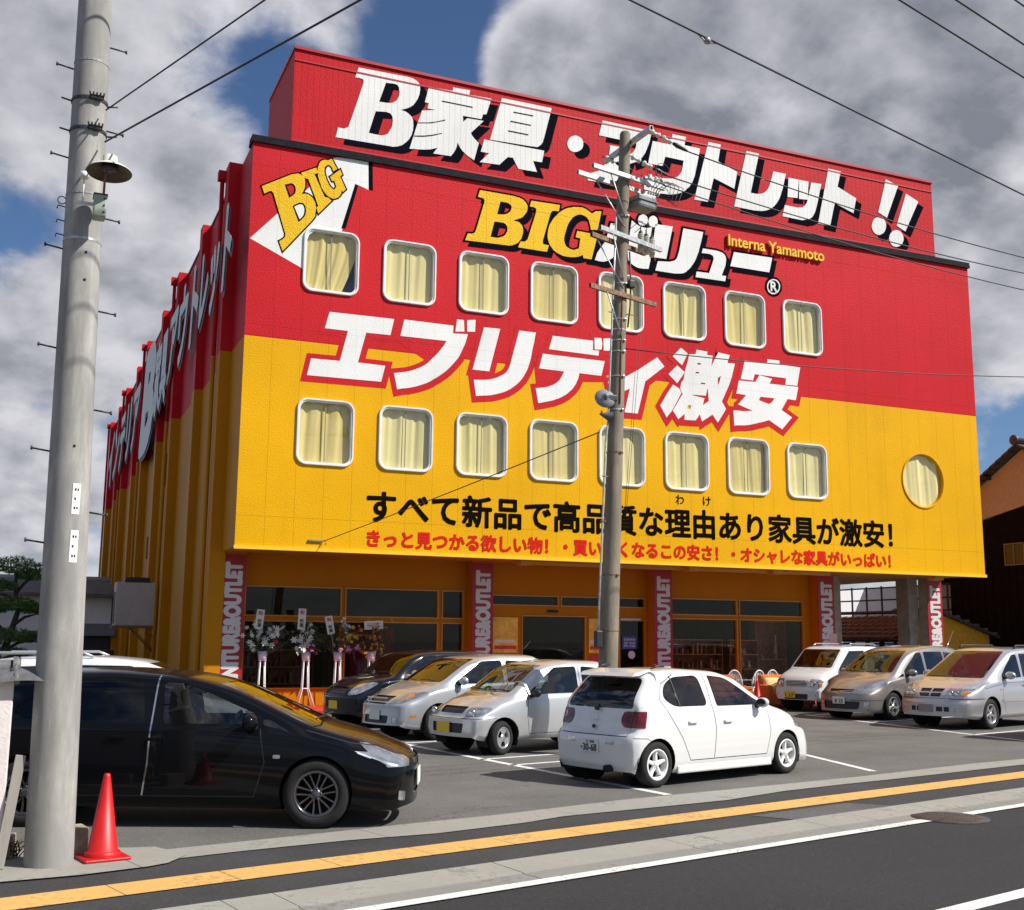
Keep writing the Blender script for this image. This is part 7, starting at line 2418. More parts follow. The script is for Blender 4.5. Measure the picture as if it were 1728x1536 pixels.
for (p, s, lab, r) in (((5.88, 10.38, 9.0), .0, 'long overhead wire with a small round fitting crossing the grey clouds', .013), ((8.64, 9.14, 9.0), 0, 'overhead wire in the upper right corner, longest of the three there', .012),
                       ((9.22, 8.88, 9.0), 0, 'overhead wire in the upper right corner, between two others', .012), ((9.82, 8.61, 9.0), 0, 'shortest overhead wire at the very corner of the sky', .011)):
    p = Vector(p)
    wire('overhead_wire', p - DR * 22, p + DR * 40, .0, r, lab, 'wire', 'overhead wires along the road')
fit = MB()
bm = bmesh.new()
bmesh.ops.create_uvsphere(bm, u_segments=18, v_segments=12, radius=.045)
fit.add_bm(bm, Matrix.Translation((7.13, 10.735, 8.975)) @ Matrix.Rotation(R(15), 4, 'Z') @ Matrix.Diagonal((1.2, 1, 1, 1)), True)
bm.free()
fit.tube([(7.13 - .16, 10.735 - .045, 9.0), (7.13, 10.735, 8.94), (7.13 + .16, 10.735 + .045, 9.0)], .010, 6)
tag(fit.build('wire_fitting', mat('fitting_steel', (.35, .35, .36), .3, .7)), 'small shiny round fitting hanging on the long overhead wire', 'wire fitting')
mb = MB()
mb.bbox(6.55, 6.90, YF - .05, YF + .0, 4.235, 4.285, .008)
mb.tube([(6.95, YF - .01, 4.28), (6.95, YF - .09, 4.28), (6.98, YF - .10, 4.20), (6.96, YF - .09, 4.16)], .012, 6)
sobj(mb, 'wire_hook', mat('hook_stained', (.16, .19, .10), .7, noise=.5, nscale=15))

# ================================================================ LEFT FOREGROUND
wall = empty('boundary_wall', (-3.06, 10.46, 0))
tag(wall, 'white plastered boundary wall with a tiled cap at the left edge', 'wall')
mb = MB()
mb.bbox(-3, 3.09, -.10, .10, .30, 1.50, .012)
mb.build('plaster', mat('plaster_white', (.70, .64, .63), .85, bump=.5, bscale=40, noise=.06), wall)
mb = MB()
mb.bbox(-3, 3.06, -.09, .09, -.02, .30, .01)
mb.build('footing', mat('footing_brown', (.17, .12, .075), .9, noise=.3, bump=.4), wall)
M_TILE = mat('roof_tile_grey', (.105, .105, .112), .55, noise=.25, nscale=12)
mb = MB()
mb.tube([(-3, 0, 1.59), (3.08, 0, 1.59)], .065, 20)
for k in range(11):
    for sg in (-1, 1):
        x = -2.9 + k * .58
        mb.grid(lambda u, v: (x + .56 * v, sg * (.04 + .17 * u), 1.57 - .085 * u + .03 * math.sin(math.pi * v) - .02 * u * u), 6, 6)
mb.build('tile_cap', M_TILE, wall)
mb = MB()
Mx = Matrix.Translation((3.09, 0, 1.60)) @ Matrix.Rotation(R(90), 4, 'Y')
mb.lathe([(0, .03), (.05, .028), (.055, .04), (.078, .036), (.085, .015), (.085, -.02)], 24, Mx)
for sg in (-1, 1):
    mb.tube([(3.09, sg * .05, 1.545), (3.10, sg * .13, 1.525), (3.11, sg * .19, 1.475)], [.035, .03, .022], 10)
mb.tube([(3.06, -.06, 1.60), (3.13, -.02, 1.54), (3.20, -.01, 1.535)], [.05, .035, .028], 12)
mb.build('ridge_end', M_TILE, wall)
tag_o = MB()
Mx = Matrix.Translation((.02, 10.30, .02)) @ Matrix.Rotation(R(7), 4, 'Y') @ Matrix.Rotation(R(-5), 4, 'X')
tag_o.bbox(-.045, .035, -.018, .018, 0, .88, .004, Mx)
tag(tag_o.build('wooden_board', mat('old_wood', (.30, .28, .245), .85, streak=.35)), 'weathered grey board leaning against the white wall end', 'board')
for (x, y, w, d, h, rz, lab) in ((.62, 10.80, .13, .26, .235, 10, 'low concrete block between the pole and the red cone'), (.02, 10.86, .22, .18, .19, -8, 'low concrete block at the foot of the white wall')):
    mb = MB()
    Mx = Matrix.Translation((x, y, .01)) @ Matrix.Rotation(R(rz), 4, 'Z')
    mb.bbox(-w / 2, w / 2, -d / 2, d / 2, 0, h, .012, Mx)
    tag(mb.build('concrete_block', mat('block_tan', (.34, .28, .21), .9, noise=.3, nscale=7, bump=.5)), lab, 'block')
rnd = random.Random(3)
mb = MB()
for k in range(26):
    a = rnd.uniform(0, 6.28)
    p = Vector((.12 + rnd.uniform(-.05, .05), 10.80 + rnd.uniform(-.05, .05), .03))
    q = [p]
    for j in range(4):
        p = p + Vector((math.cos(a) * .035 + rnd.uniform(-.03, .03), math.sin(a) * .03 + rnd.uniform(-.03, .03), .055 - .014 * j))
        q.append(p)
    mb.tube(q, [.006, .005, .004, .003, .002], 5)
tag(mb.build('dry_plant', mat('dry_twigs', (.10, .085, .055), .9)), 'dry leafless twigs growing at the foot of the thick pole', 'plant')

# ================================================================ OUTSIDE THE SHOP
ac = empty('air_conditioner', (4.15, 43.6, 2.2))
tag(ac, 'boxy beige air conditioner unit on brackets on the yellow side wall', 'air conditioner')
mb = MB()
mb.bbox(-.92, .50, -.45, .45, .05, 1.60, .03)
mb.build('casing', mat('casing_beige', (.50, .46, .42), .5, noise=.06), ac)
mb = MB()
mb.bbox(-.935, -.915, -.36, .36, .12, 1.25, .004)
mb.build('side_grille', M_TRIM, ac)
mb = MB()
mb.lathe([(.64, 1.60), (.58, 1.78), (.56, 1.78), (.5, 1.66)], 4, Matrix.Translation((-.2, 0, 0)) @ Matrix.Rotation(R(45), 4, 'Z'), smooth=False)
mb.build('fan_guard', M_TRIM, ac)
mb = MB()
mb.bbox(-1.0, .62, -.5, .5, -.03, .05, .01)
for y in (-.45, .45):
    mb.tube([(.55, y, -.9), (-.3, y, -.03)], .025, 8)
mb.tube([(.2, -.4, -.05), (.2, -.4, -.28), (.5, -.4, -.3)], .03, 8)
mb.build('bracket', mat('bracket_brown', (.22, .12, .05), .7), ac)

rnd = random.Random(21)
M_LEAF = mat('bouquet_leaf', (.035, .075, .022), .6, noise=.4, nscale=9)
PET = {'white': mat('petal_white', (.78, .77, .72), .6), 'pink': mat('petal_pink', (.72, .30, .50), .6), 'red': mat('petal_red', (.45, .02, .06), .6), 'orange': mat('petal_orange', (.70, .24, .02), .6), 'yellow': mat('petal_yellow', (.78, .50, .06), .6)}
M_LEG = mat('stand_white', (.80, .78, .80), .4)
M_POT = mat('pot_lilac', (.66, .60, .70), .5)


def blossom(mb, c, r, n=6):
    ax = Vector((rnd.uniform(-1, 1), rnd.uniform(-1.4, -.2), rnd.uniform(-.3, .9))).normalized()
    x, y, z = basis(ax)
    c = Vector(c)
    for k in range(n):
        a = 2 * math.pi * k / n
        d = x * math.cos(a) + y * math.sin(a)
        s = z.cross(d)
        b = len(mb.v)
        mb.v += [tuple(p) for p in (c, c + d * r * .55 + s * r * .22 + z * r * .12, c + d * r * 1.1 + z * r * .02, c + d * r * .55 - s * r * .22 + z * r * .12)]
        mb.face((b, b + 1, b + 2, b + 3))


def flower_stand(x, y, cols, card, label, zb=.11, ph=1.30, sp=1.0):
    st = empty('flower_stand', (x, y, zb))
    tag(st, label, 'flower stand', 'congratulatory flower stands')
    zt = ph - zb
    for k in range(4):
        a = R(45 + 90 * k)
        d = Vector((math.cos(a), math.sin(a), 0))
        mb = MB()
        mb.tube([d * .30 + Vector((0, 0, .01)), d * .115 + Vector((0, 0, .46)), d * .085 + Vector((0, 0, zt))], .013, 8)
        mb.build('leg', M_LEG, st)
    mb = MB()
    for zz in (.46, zt - .02):
        mb.tube([Vector((.115 * math.cos(R(45 + 90 * k)), .115 * math.sin(R(45 + 90 * k)), zz)) for k in range(5)], .008, 6)
    mb.build('leg_ring', M_LEG, st)
    mb = MB()
    mb.lathe([(0, zt - .02), (.10, zt - .02), (.125, zt + .22), (.118, zt + .22), (.105, zt + .16), (0, zt + .16)], 20)
    mb.build('pot', M_POT, st)
    mb = MB()
    for k in range(420):
        a, u = rnd.uniform(0, 6.28), rnd.random() ** .6
        hh = rnd.uniform(.05, .95)
        w = .42 * math.sin(math.pi * min(1, hh * .75 + .18)) * u * sp
        p = Vector((math.cos(a) * w, math.sin(a) * w * .7, zt + .12 + hh * .85))
        d = Vector((math.cos(a), math.sin(a), rnd.uniform(-.3, 1.1))).normalized()
        s = d.cross(Vector((rnd.uniform(-1, 1), rnd.uniform(-1, 1), rnd.uniform(-1, 1)))).normalized()
        L = rnd.uniform(.05, .13)
        b = len(mb.v)
        mb.v += [tuple(q) for q in (p, p + d * L * .5 + s * L * .22, p + d * L, p + d * L * .5 - s * L * .22)]
        mb.face((b, b + 1, b + 2, b + 3))
    for k in range(14):
        a = rnd.uniform(0, 6.28)
        mb.tube([(0, 0, zt + .1), (math.cos(a) * .1, math.sin(a) * .1, zt + .5), (math.cos(a) * .26, math.sin(a) * .2, zt + .85)], .005, 4)
    mb.build('foliage', M_LEAF, st)
    for (cn, n, cx, cz, sx, sz, r) in cols:
        mb = MB()
        for k in range(n):
            px, pz = cx + rnd.gauss(0, sx), cz + rnd.gauss(0, sz)
            py = -.10 + rnd.uniform(-.18, .10)
            blossom(mb, (px, py, zt + .15 + pz), r * rnd.uniform(.75, 1.2))
        mb.build('blossoms', PET[cn], st)
    (cx, cz, w, h, tl) = card
    Mx = Matrix.Translation((cx, -.16, cz - zb)) @ Matrix.Rotation(R(tl), 4, 'Y')
    mb = MB()
    mb.box(-w / 2, w / 2, 0, .008, -h / 2, h / 2, Mx)
    mb.tube([Mx @ Vector((0, .012, -h / 2 - .3)), Mx @ Vector((0, .012, 0))], .006, 5)
    cd = mb.build('card', mat('card_paper', (.70, .66, .58), .7), st)
    if h > w:
        for (t, z0, z1, mm, ww) in (('祝', h * .22, h * .42, PET['red'], .62), ('松', -h * .16, h * .02, M_TRIM, .5), ('屋', -h * .38, -h * .20, M_TRIM, .5)):
            me = text_box(t, -w * ww / 2, w * ww / 2, z0, z1, lambda u, v, q: Mx @ Vector((u, -.004 - q, v)), .02)
            link('card_lettering', me, mm, cd)
    else:
        mb = MB()
        for k, zz in enumerate((.03, -.01, -.05)):
            mb.box(-w * .36, w * (.36 - .1 * k), -.004, -.001, zz, zz + .015, Mx)
        mb.build('card_lettering', PET['red'], cd)


flower_stand(5.90, 29.80, [('white', 26, -.10, .42, .16, .16, .085), ('white', 10, .26, .62, .07, .10, .085), ('red', 5, .24, .30, .06, .08, .06)], (-.14, 2.33, .20, .50, 5),
             'leftmost flower stand, with white lilies and a tall card')
flower_stand(7.03, 29.80, [('white', 22, -.16, .28, .10, .14, .085), ('white', 9, .12, .60, .16, .08, .075), ('pink', 5, .05, .18, .12, .08, .06), ('red', 7, .14, .10, .08, .08, .055)], (-.18, 2.35, .20, .54, 2),
             'flower stand with white lilies above red and pink flowers, second from the left')
flower_stand(7.88, 29.80, [('pink', 14, .22, .18, .16, .12, .06), ('yellow', 12, .26, .48, .10, .12, .06), ('white', 10, .10, .72, .10, .10, .06)], (-.28, 2.20, .20, .48, -12),
             'flower stand with pink and peach flowers and a tilted card')
flower_stand(8.79, 29.80, [('orange', 40, .0, .45, .22, .22, .055), ('yellow', 12, .0, .20, .26, .22, .05)], (.0, 2.22, .52, .22, -3),
             'flower stand with small orange flowers and a wide card', sp=1.15)
mb = MB()
rnd2 = random.Random(8)
for k in range(160):
    a = rnd2.uniform(0, 6.28)
    p = Vector((8.60 + rnd2.gauss(0, .22), 29.0 + rnd2.gauss(0, .1), .14 + rnd2.random() * .7))
    d = Vector((math.cos(a), math.sin(a), .8)).normalized()
    s = d.cross(Vector((rnd2.uniform(-1, 1), 1, rnd2.uniform(-1, 1)))).normalized()
    b = len(mb.v)
    mb.v += [tuple(q) for q in (p, p + d * .08 + s * .03, p + d * .16, p + d * .08 - s * .03)]
    mb.face((b, b + 1, b + 2, b + 3))
tag(mb.build('potted_plant', mat('fern_green', (.06, .14, .02), .6, noise=.3)), 'leafy green plant at the foot of the orange flower stand', 'plant')


def garden_chair(x, y, rz, label):
    ch = empty('garden_chair', (x, y, .11), rz)
    tag(ch, label, 'chair', 'white plastic garden chairs')
    m = mat('chair_white', (.78, .77, .75), .4)
    mb = MB()
    mb.bbox(-.22, .22, -.22, .22, .40, .43, .012)
    mb.build('seat', m, ch)
    mb = MB()
    arc = lambda t: Vector((.25 * math.cos(t), .22 + .05 * math.sin(t) + .0, .48 + .44 * math.sin(t)))
    mb.tube([arc(math.pi * k / 14) for k in range(15)], .02, 8)
    for k in range(1, 8):
        xx = -.25 + .5 * k / 8
        zz = .48 + .44 * math.sqrt(max(0, 1 - (xx / .25) ** 2))
        mb.tube([(xx, .215, .42), (xx, .24, zz)], .011, 6)
    mb.build('backrest', m, ch)
    for sx in (-1, 1):
        for sy in (-1, 1):
            mb = MB()
            mb.tube([(sx * .19, sy * .19, .41), (sx * .24, sy * .24, 0)], .018, 8)
            mb.build('leg', m, ch)
        mb = MB()
        mb.tube([(sx * .24, -.22, .40), (sx * .27, -.2, .63), (sx * .26, .22, .64)], .018, 8)
        mb.build('armrest', m, ch)


garden_chair(19.62, 29.0, R(170), 'white slatted plastic chair behind the rust red sofa')
garden_chair(20.36, 28.9, R(185), 'white slatted plastic chair between the two sofas')
garden_chair(21.05, 29.15, R(178), 'white slatted plastic chair behind the sofa with yellow cushions')


def sofa(x, y, rz, w, mc, mcush, label):
    so = empty('sofa', (x, y, 0), rz)
    tag(so, label, 'sofa')
    mb = MB()
    mb.bbox(-w / 2, w / 2, -.40, .40, .06, .45, .06)
    mb.build('seat', mc, so)
    mb = MB()
    mb.bbox(-w / 2, w / 2, .18, .44, .40, .92, .08)
    mb.build('backrest', mc, so)
    for sg in (-1, 1):
        mb = MB()
        mb.bbox(sg * w / 2 - .09, sg * w / 2 + .09, -.40, .42, .06, .64, .06)
        mb.build('armrest', mc, so)
    for k in range(2):
        mb = MB()
        cx = (-.25 + .5 * k) * w
        Mx = Matrix.Translation((cx, .12, .62)) @ Matrix.Rotation(R(-14), 4, 'X')
        bm = bmesh.new()
        bmesh.ops.create_uvsphere(bm, u_segments=20, v_segments=12, radius=1)
        for v in bm.verts:
            c = v.co
            e = lambda t: math.copysign(abs(t) ** .45, t)
            v.co = Vector((e(c.x) * w * .22, c.y * .13, e(c.z) * .22))
        mb.add_bm(bm, Mx, True)
        bm.free()
        mb.build('cushion', mcush, so)
    for sx in (-1, 1):
        for sy in (-1, 1):
            mb = MB()
            mb.box(sx * (w / 2 - .05) - .03, sx * (w / 2 - .05) + .03, sy * .34 - .03, sy * .34 + .03, 0, .07)
            mb.build('leg', M_TRIM, so)


sofa(18.2, 28.0, R(-4), 1.9, mat('sofa_rust', (.42, .085, .035), .9, noise=.25, nscale=3, bump=.4, bscale=14), mat('sofa_throw', (.46, .11, .05), .95, noise=.3, nscale=5), 'rust red sofa outside the shop beside the white hatchback')
sofa(20.75, 27.9, R(-8), 1.35, mat('sofa_orange', (.60, .16, .03), .9, noise=.15), mat('cushion_yellow', (.74, .58, .26), .95, noise=.12), 'orange sofa with pale yellow cushions next to the white kei wagon')


def cabinet(x, y, w, h, n, label, items, seed):
    cb = empty('cabinet', (x, y, .03))
    tag(cb, label, 'cabinet', 'cabinets inside the shop window')
    m = mat('cabinet_wood', (.24, .10, .04), .45, noise=.3, streak=.3)
    mb = MB()
    mb.box(0, .03, 0, .4, 0, h)
    mb.box(w - .03, w, 0, .4, 0, h)
    mb.box(.03, w - .03, .38, .4, 0, h)
    mb.build('carcass', m, cb)
    for k in range(n + 1):
        z = .05 + (h - .08) * k / n
        mb = MB()
        mb.box(.03, w - .03, .0, .38, z, z + .03)
        mb.build('shelf', mat('shelf_edge', (.40, .22, .09), .4, noise=.2), cb)
    r_ = random.Random(seed)
    mb = MB()
    for k in range(n):
        z = .08 + (h - .08) * k / n
        xx = .1
        while xx < w - .2:
            if r_.random() < .7:
                hh = r_.uniform(.12, (h / n) * .75)
                ww = r_.uniform(.03, .09)
                if items == 'books':
                    mb.bbox(xx, xx + ww, .05, .28, z, z + hh, .004)
                else:
                    mb.lathe([(0, 0), (ww * .8, 0), (ww * 1.1, hh * .3), (ww * .5, hh * .75), (ww * .7, hh)], 12, Matrix.Translation((xx + .05, .16, z)))
            xx += r_.uniform(.09, .22)
    mb.build('display_goods', mat('goods_' + items, (.48, .36, .20) if items != 'books' else (.35, .16, .08), .5, noise=.5, nscale=7), cb)


cabinet(18.5, 31.0, 2.2, 1.9, 4, 'brown display cabinet behind the shop window left of the mullion', 'books', 1)
cabinet(20.95, 31.0, 1.1, 1.9, 4, 'brown display cabinet in the middle of the right shop window', 'vases', 2)
cabinet(22.1, 31.2, 1.2, 2.5, 2, 'tall brown cabinet with pale vases behind the right shop window', 'vases', 3)
cabinet(6.0, 33.0, 2.0, 1.5, 3, 'low dark cabinet deep inside the left shop window', 'books', 4)
mb = MB()
mb.bbox(9.2, 10.6, 33.5, 33.7, .03, 2.2, .02)
tag(mb.build('partition_screen', mat('screen_red', (.30, .01, .04), .8)), 'dark red screen standing inside the left shop window', 'screen')

# ================================================================ NEIGHBOURS
nh = empty('neighbour_house', (39, 33, 0))
tag(nh, 'traditional house with ochre gable, black boarded wall and tiled roof', 'house')


def nobj(mb, name, m, parent=None):
    o = mb.build(name, m)
    o.parent = parent or nh
    if parent is None:
        o.matrix_parent_inverse = nh.matrix_basis.inverted()
    return o


PK = (31.53, 9.36)
HX = 34.72
slope = .56
gy = lambda dy: PK[1] - abs(dy) * slope
mb = MB()
mb.poly([(HX, PK[0] - 5, gy(5) - .15), (HX, PK[0], PK[1] - .15), (HX, PK[0] + 5, gy(5) - .15), (HX, PK[0] + 5, 6.2), (HX, PK[0], 7.06), (HX, PK[0] - 5, 7.06)])
mb.poly([(HX + 9, PK[0] - 5, 0), (HX + 9, PK[0] + 5, 0), (HX + 9, PK[0] + 5, gy(5) - .15), (HX + 9, PK[0], PK[1] - .15), (HX + 9, PK[0] - 5, gy(5) - .15)])
mb.poly([(HX, PK[0] - 5, 0), (HX + 9, PK[0] - 5, 0), (HX + 9, PK[0] - 5, gy(5)), (HX, PK[0] - 5, gy(5))])
nobj(mb, 'wall', mat('ochre_plaster', (.47, .41, .26), .9, noise=.08, bump=.2))
mb = MB()
mb.poly([(HX - .02, PK[0] - 5, 0), (HX - .02, PK[0] + 5, 0), (HX - .02, PK[0] + 5, 6.0), (HX - .02, PK[0], 7.06), (HX - .02, PK[0] - 5, 7.06)])
for k in range(36):
    yy = PK[0] - 5 + k * .4
    if yy < PK[0] + 4.9:
        mb.box(HX - .045, HX - .02, yy, yy + .03, 0, 5.0)
nobj(mb, 'boarded_wall', mat('charred_boards', (.009, .0065, .0055), .95, noise=.4, streak=.4, spec=.1))
mb = MB()
M_NT = mat('neighbour_tile', (.06, .062, .068), .5, noise=.3, nscale=6)
for sg in (-1, 1):
    for k in range(18):
        u0, u1 = k * .32, (k + 1) * .32 + .04
        y0, y1 = PK[0] + sg * u0, PK[0] + sg * u1
        z0, z1 = PK[1] - u0 * slope + .03, PK[1] - u1 * slope + .03
        mb.poly([(HX - .35, y0, z0), (HX + 9.3, y0, z0), (HX + 9.3, y1, z1 + .025), (HX - .35, y1, z1 + .025)])
        mb.poly([(HX - .35, y1, z1 - .07), (HX - .35, y1, z1 + .025), (HX - .35, y0, z0), (HX - .35, y0, z0 - .10)])
        mb.poly([(HX - .35, y0, z0 - .12), (HX + 9.3, y0, z0 - .12), (HX + 9.3, y1, z1 - .09), (HX - .35, y1, z1 - .09)])
nobj(mb, 'roof', M_NT)
mb = MB()
mb.tube([(HX - .4, PK[0], PK[1] + .12), (HX + 9.3, PK[0], PK[1] + .12)], .13, 14)
mb.lathe([(0, .05), (.16, .04), (.2, .0), (.2, -.05)], 20, Matrix.Translation((HX - .42, PK[0], PK[1] + .16)) @ Matrix.Rotation(R(-90), 4, 'Y'))
nobj(mb, 'ridge', M_NT)
mb = MB()
mb.box(HX - .3, HX, 33.1, 33.22, PK[1] - 1.45 * slope - .34, PK[1] - 1.45 * slope - .22)
nobj(mb, 'purlin', mat('purlin_dark', (.04, .03, .025), .8))
mb = MB()
for (a, b, c, d) in ((31.7, 32.62, 4.82, 4.86), (31.7, 32.62, 5.62, 5.66), (32.58, 32.62, 4.86, 5.62), (32.14, 32.18, 4.86, 5.62), (31.66, 31.70, 4.86, 5.62)):
    mb.box(HX - .09, HX - .03, a, b, c, d)
wn = nobj(mb, 'window', mat('window_bronze', (.22, .18, .10), .5))
mb = MB()
mb.poly([(HX - .06, 31.7, 4.86), (HX - .06, 32.6, 4.86), (HX - .06, 32.6, 5.62), (HX - .06, 31.7, 5.62)])
nobj(mb, 'pane', mat('pane_dark_olive', (.05, .05, .03), .25), wn)

# orange lean-to beside the passage
lt = empty('lean_to_shed', (31.2, 32.5, 0))
tag(lt, 'small orange lean-to with a dark tiled eave beside the rightmost banner', 'shed')
lt_i = lt.matrix_basis.inverted()
def lobj(mb, name, m):
    o = mb.build(name, m, lt)
    o.matrix_parent_inverse = lt_i
    return o
mb = MB()
mb.prism([(31.3, 0), (33.5, 0), (33.5, 2.20), (31.9, 2.80), (31.3, 2.92)], 32.5, 34.5)
lobj(mb, 'wall', mat('shed_orange', (.72, .36, .02), .7, noise=.1))
mb = MB()
for k in range(7):
    x = 30.9 + k * .45
    z = 3.10 - (x - 30.9) * .33
    mb.tube([(x, 32.2, z + .03), (x + .02, 34.6, z + .03)], .055, 8)
mb.prism([(30.85, 3.12), (33.8, 2.15), (33.8, 2.07), (30.85, 3.03)], 32.25, 34.7)
lobj(mb, 'roof', M_NT)

# glazed fence and tiled roof behind the passage
milky = bpy.data.materials.new('pane_milky')
milky.use_nodes = True
_T = NT(milky.node_tree)
_T.n.remove(_T.n['Principled BSDF'])
_a, _b, _m = _T.new('ShaderNodeBsdfDiffuse'), _T.new('ShaderNodeBsdfTranslucent'), _T.new('ShaderNodeMixShader')
_a.inputs[0].default_value = (.55, .60, .72, 1)
_b.inputs[0].default_value = (.88, .90, .95, 1)
_m.inputs[0].default_value = .72
_T.l.new(_a.outputs[0], _m.inputs[1])
_T.l.new(_b.outputs[0], _m.inputs[2])
_T.l.new(_m.outputs[0], _T.n['Material Output'].inputs[0])
gf = empty('glazed_fence', (33, 38, 0))
tag(gf, 'fence of white panes in a dark grid seen through the open passage', 'fence')
gfi = gf.matrix_basis.inverted()
mb = MB()
mb.poly([(33.0, 33.8, .3), (33.0, 44, .3), (33.0, 44, 4.15), (33.0, 33.8, 4.15)])
o = mb.build('panes', milky, gf)
o.matrix_parent_inverse = gfi
mb = MB()
for k in range(12):
    y = 33.9 + k * .92
    mb.box(32.95, 33.0, y, y + .06, 0, 4.2)
for z in (.4, 1.0, 1.8, 2.7, 3.12, 3.60, 4.10):
    mb.box(32.965, 32.998, 33.8, 44, z, z + .06)
o = mb.build('grid', mat('grid_brown', (.035, .025, .02), .7), gf)
o.matrix_parent_inverse = gfi
tr = empty('tiled_shed', (31.8, 38, 0))
tag(tr, 'low shed roof of reddish tiles seen through the open passage', 'shed')
tri = tr.matrix_basis.inverted()
mb = MB()
mb.poly([(32.95, 34.3, 2.96), (32.95, 41.3, 2.96), (30.7, 41.3, 1.98), (30.7, 34.3, 1.98)])
for i in range(6):
    for j in range(16):
        x0, x1 = 32.9 - i * .36, 32.9 - (i + 1) * .36
        z0, z1 = 3.02 - i * .16, 3.02 - (i + 1) * .16
        y = 34.4 + j * .42
        mb.poly([(x0, y, z0), (x0, y + .40, z0 - .03), (x1 - .03, y + .40, z1 + .04), (x1 - .03, y, z1 + .07)])
        mb.poly([(x1 - .03, y, z1 + .07), (x1 - .03, y + .40, z1 + .04), (x1 - .03, y + .40, z1 - .02), (x1 - .03, y, z1 - .02)])
o = mb.build('roof', mat('tile_reddish', (.17, .085, .065), .7, noise=.35, nscale=5), tr)
o.matrix_parent_inverse = tri
mb = MB()
for j in range(9):
    mb.box(30.9, 31.0, 34.6 + j * .8, 34.7 + j * .8, 0, 2.1)
mb.box(30.92, 30.98, 34.4, 41.2, 1.9, 2.05)
mb.tube([(32.9, 34.2, 3.10), (32.9, 41.5, 3.12)], .07, 8)
o = mb.build('frame', mat('grid_brown'), tr)
o.matrix_parent_inverse = tri

# left background: white house, pine
bh = empty('white_house', (-4, 66, 0))
tag(bh, 'long white plastered house with a grey tiled roof behind the pine', 'house')
bhi = bh.matrix_basis.inverted()
def bobj(mb, name, m):
    o = mb.build(name, m, bh)
    o.matrix_parent_inverse = bhi
    return o
mb = MB()
mb.box(-30, 4.4, 61, 72, 0, 3.85)
bobj(mb, 'wall', mat('house_white', (.74, .72, .70), .9, noise=.06, nscale=.6))
mb = MB()
mb.prism([(60.2, 3.80), (60.2, 3.95), (62.2, 4.75), (66.5, 5.1), (72.8, 3.95), (72.8, 3.80)], -30.6, 4.6, Matrix(((0, 1, 0, 0), (1, 0, 0, 0), (0, 0, 1, 0), (0, 0, 0, 1))))
bobj(mb, 'roof', mat('house_tile', (.12, .105, .10), .7, noise=.2, nscale=2))
mb = MB()
mb.box(2.55, 4.42, 60.9, 61.02, 0, 2.3)
bobj(mb, 'doorway', mat('doorway_dark', (.03, .032, .036), .7))
mb = MB()
mb.prism([(60.5, 1.9), (60.5, 2.0), (61.05, 2.55), (61.05, 2.42)], 2.2, 4.6, Matrix(((0, 1, 0, 0), (1, 0, 0, 0), (0, 0, 1, 0), (0, 0, 0, 1))))
bobj(mb, 'canopy', mat('canopy_grey', (.18, .18, .18), .7))
sc = empty('motor_scooter', (3.0, 48.0, 0))
tag(sc, 'small red motor scooter with a black seat beside the yellow side wall', 'scooter')
mb = MB()
mb.bbox(-.15, .55, -.16, .16, .35, .85, .08)
mb.bbox(-.75, -.5, -.2, .2, .4, 1.15, .08)
mb.bbox(-.6, .2, -.16, .16, .25, .36, .03)
mb.build('body', mat('scooter_red', (.50, .01, .06), .35, coat=.5), sc)
mb = MB()
mb.bbox(-.15, .6, -.15, .15, .84, .98, .05)
mb.tube([(-.6, -.32, 1.2), (-.55, 0, 1.15), (-.6, .32, 1.2)], .03, 8)
mb.bbox(.25, .65, -.2, .2, .98, 1.35, .06)
mb.build('seat', M_TRIM, sc)
for x in (-.65, .45):
    mb = MB()
    mb.lathe([(.14, -.04), (.23, -.05), (.25, 0), (.23, .05), (.14, .04)], 20, Matrix.Translation((x, 0, .25)) @ Matrix.Rotation(R(90), 4, 'X'))
    mb.build('wheel', M_TYRE, sc)

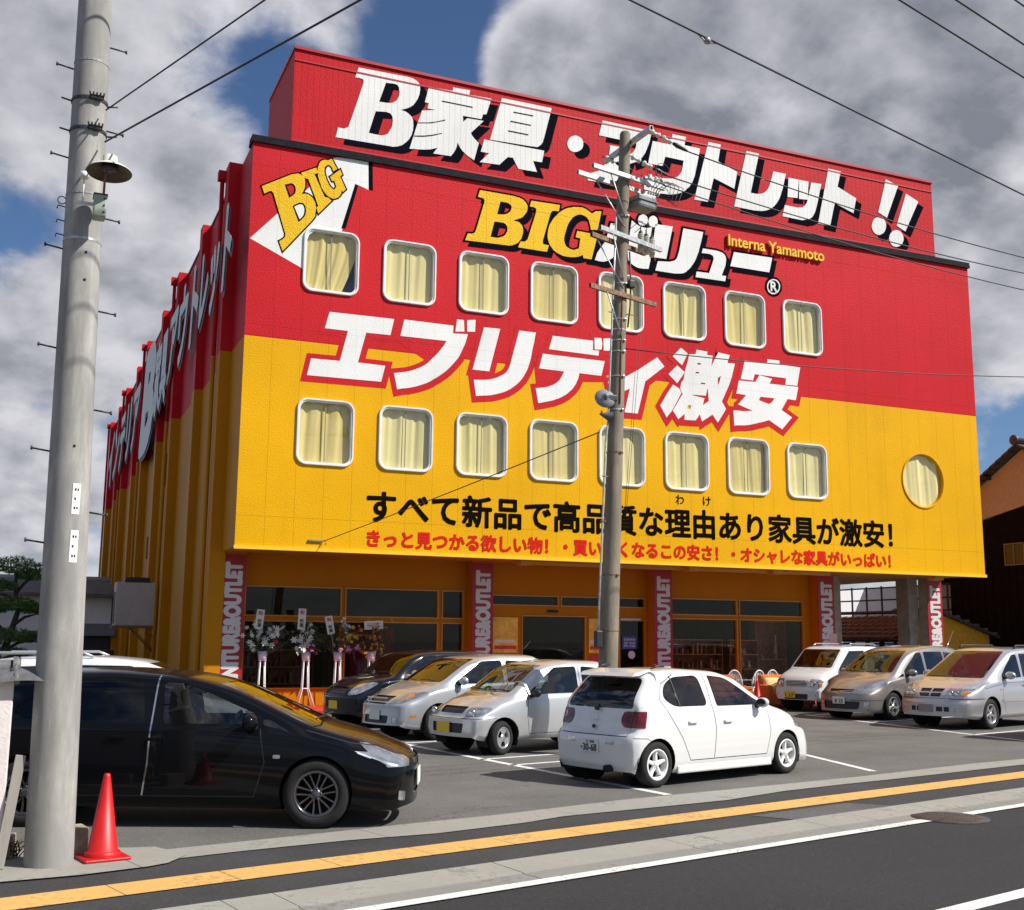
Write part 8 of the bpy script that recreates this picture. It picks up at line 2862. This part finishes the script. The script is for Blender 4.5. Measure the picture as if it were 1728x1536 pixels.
pt = empty('pine_tree', (-.15, 40, 0))
tag(pt, 'trained garden pine with flat dark green pads behind the near pole', 'tree')
mb = MB()
trunk = [(0, 0, 0), (.06, 0, .8), (-.08, .05, 1.5), (.08, 0, 2.1), (.22, .05, 2.7), (.10, 0, 3.2), (.06, 0, 3.9)]
mb.tube(trunk, [.16, .14, .12, .10, .08, .06, .04], 10)
for (a, b) in (((-.08, .05, 1.4), (.6, 0, 1.7)), ((.0, 0, 1.8), (-.7, .1, 2.5)), ((.1, 0, 2.2), (.75, -.1, 2.55)), ((.16, 0, 2.9), (-.5, 0, 3.2)), ((.1, 0, 3.2), (.6, 0, 3.75))):
    a, b = Vector(a), Vector(b)
    mb.tube([a, (a + b) / 2 + Vector((0, 0, .08)), b], [.06, .045, .02], 8)
mb.build('trunk', mat('pine_bark', (.05, .04, .035), .95, noise=.3, nscale=14), pt)
rnd3 = random.Random(5)
mb = MB()
pads = [(0.05, 0, 3.95, .80, .42), (-.45, 0, 3.35, .62, .28), (.60, .1, 3.72, .55, .28), (.05, 0, 2.75, .75, .34), (-.75, .1, 2.62, .60, .26), (.78, -.1, 2.62, .50, .26),
        (-.05, -.1, 1.75, .80, .36), (.70, 0, 1.72, .52, .28), (-.75, 0, 1.62, .55, .3), (.0, -.2, 1.2, .7, .3)]
for (cx, cy, cz, r, h) in pads:
    for k in range(int(520 * r / .7)):
        a, u, w = rnd3.uniform(0, 6.28), rnd3.random() ** .5, rnd3.uniform(-.35, 1)
        p = Vector((cx + math.cos(a) * u * r, cy + math.sin(a) * u * r, cz + h * w * math.sqrt(max(0, 1 - u * u * .85))))
        for j in range(5):
            d = Vector((rnd3.uniform(-1, 1), rnd3.uniform(-1, 1), rnd3.uniform(-.1, 1.3))).normalized()
            s = d.cross(Vector((rnd3.uniform(-1, 1), rnd3.uniform(-1, 1), .3))).normalized() * .012
            L = rnd3.uniform(.08, .15)
            b = len(mb.v)
            mb.v += [tuple(p - s), tuple(p + s), tuple(p + d * L)]
            mb.face((b, b + 1, b + 2))
mb.build('crown', mat('pine_needles', (.075, .15, .03), .7, noise=.5, nscale=3.5), pt, fix=False)
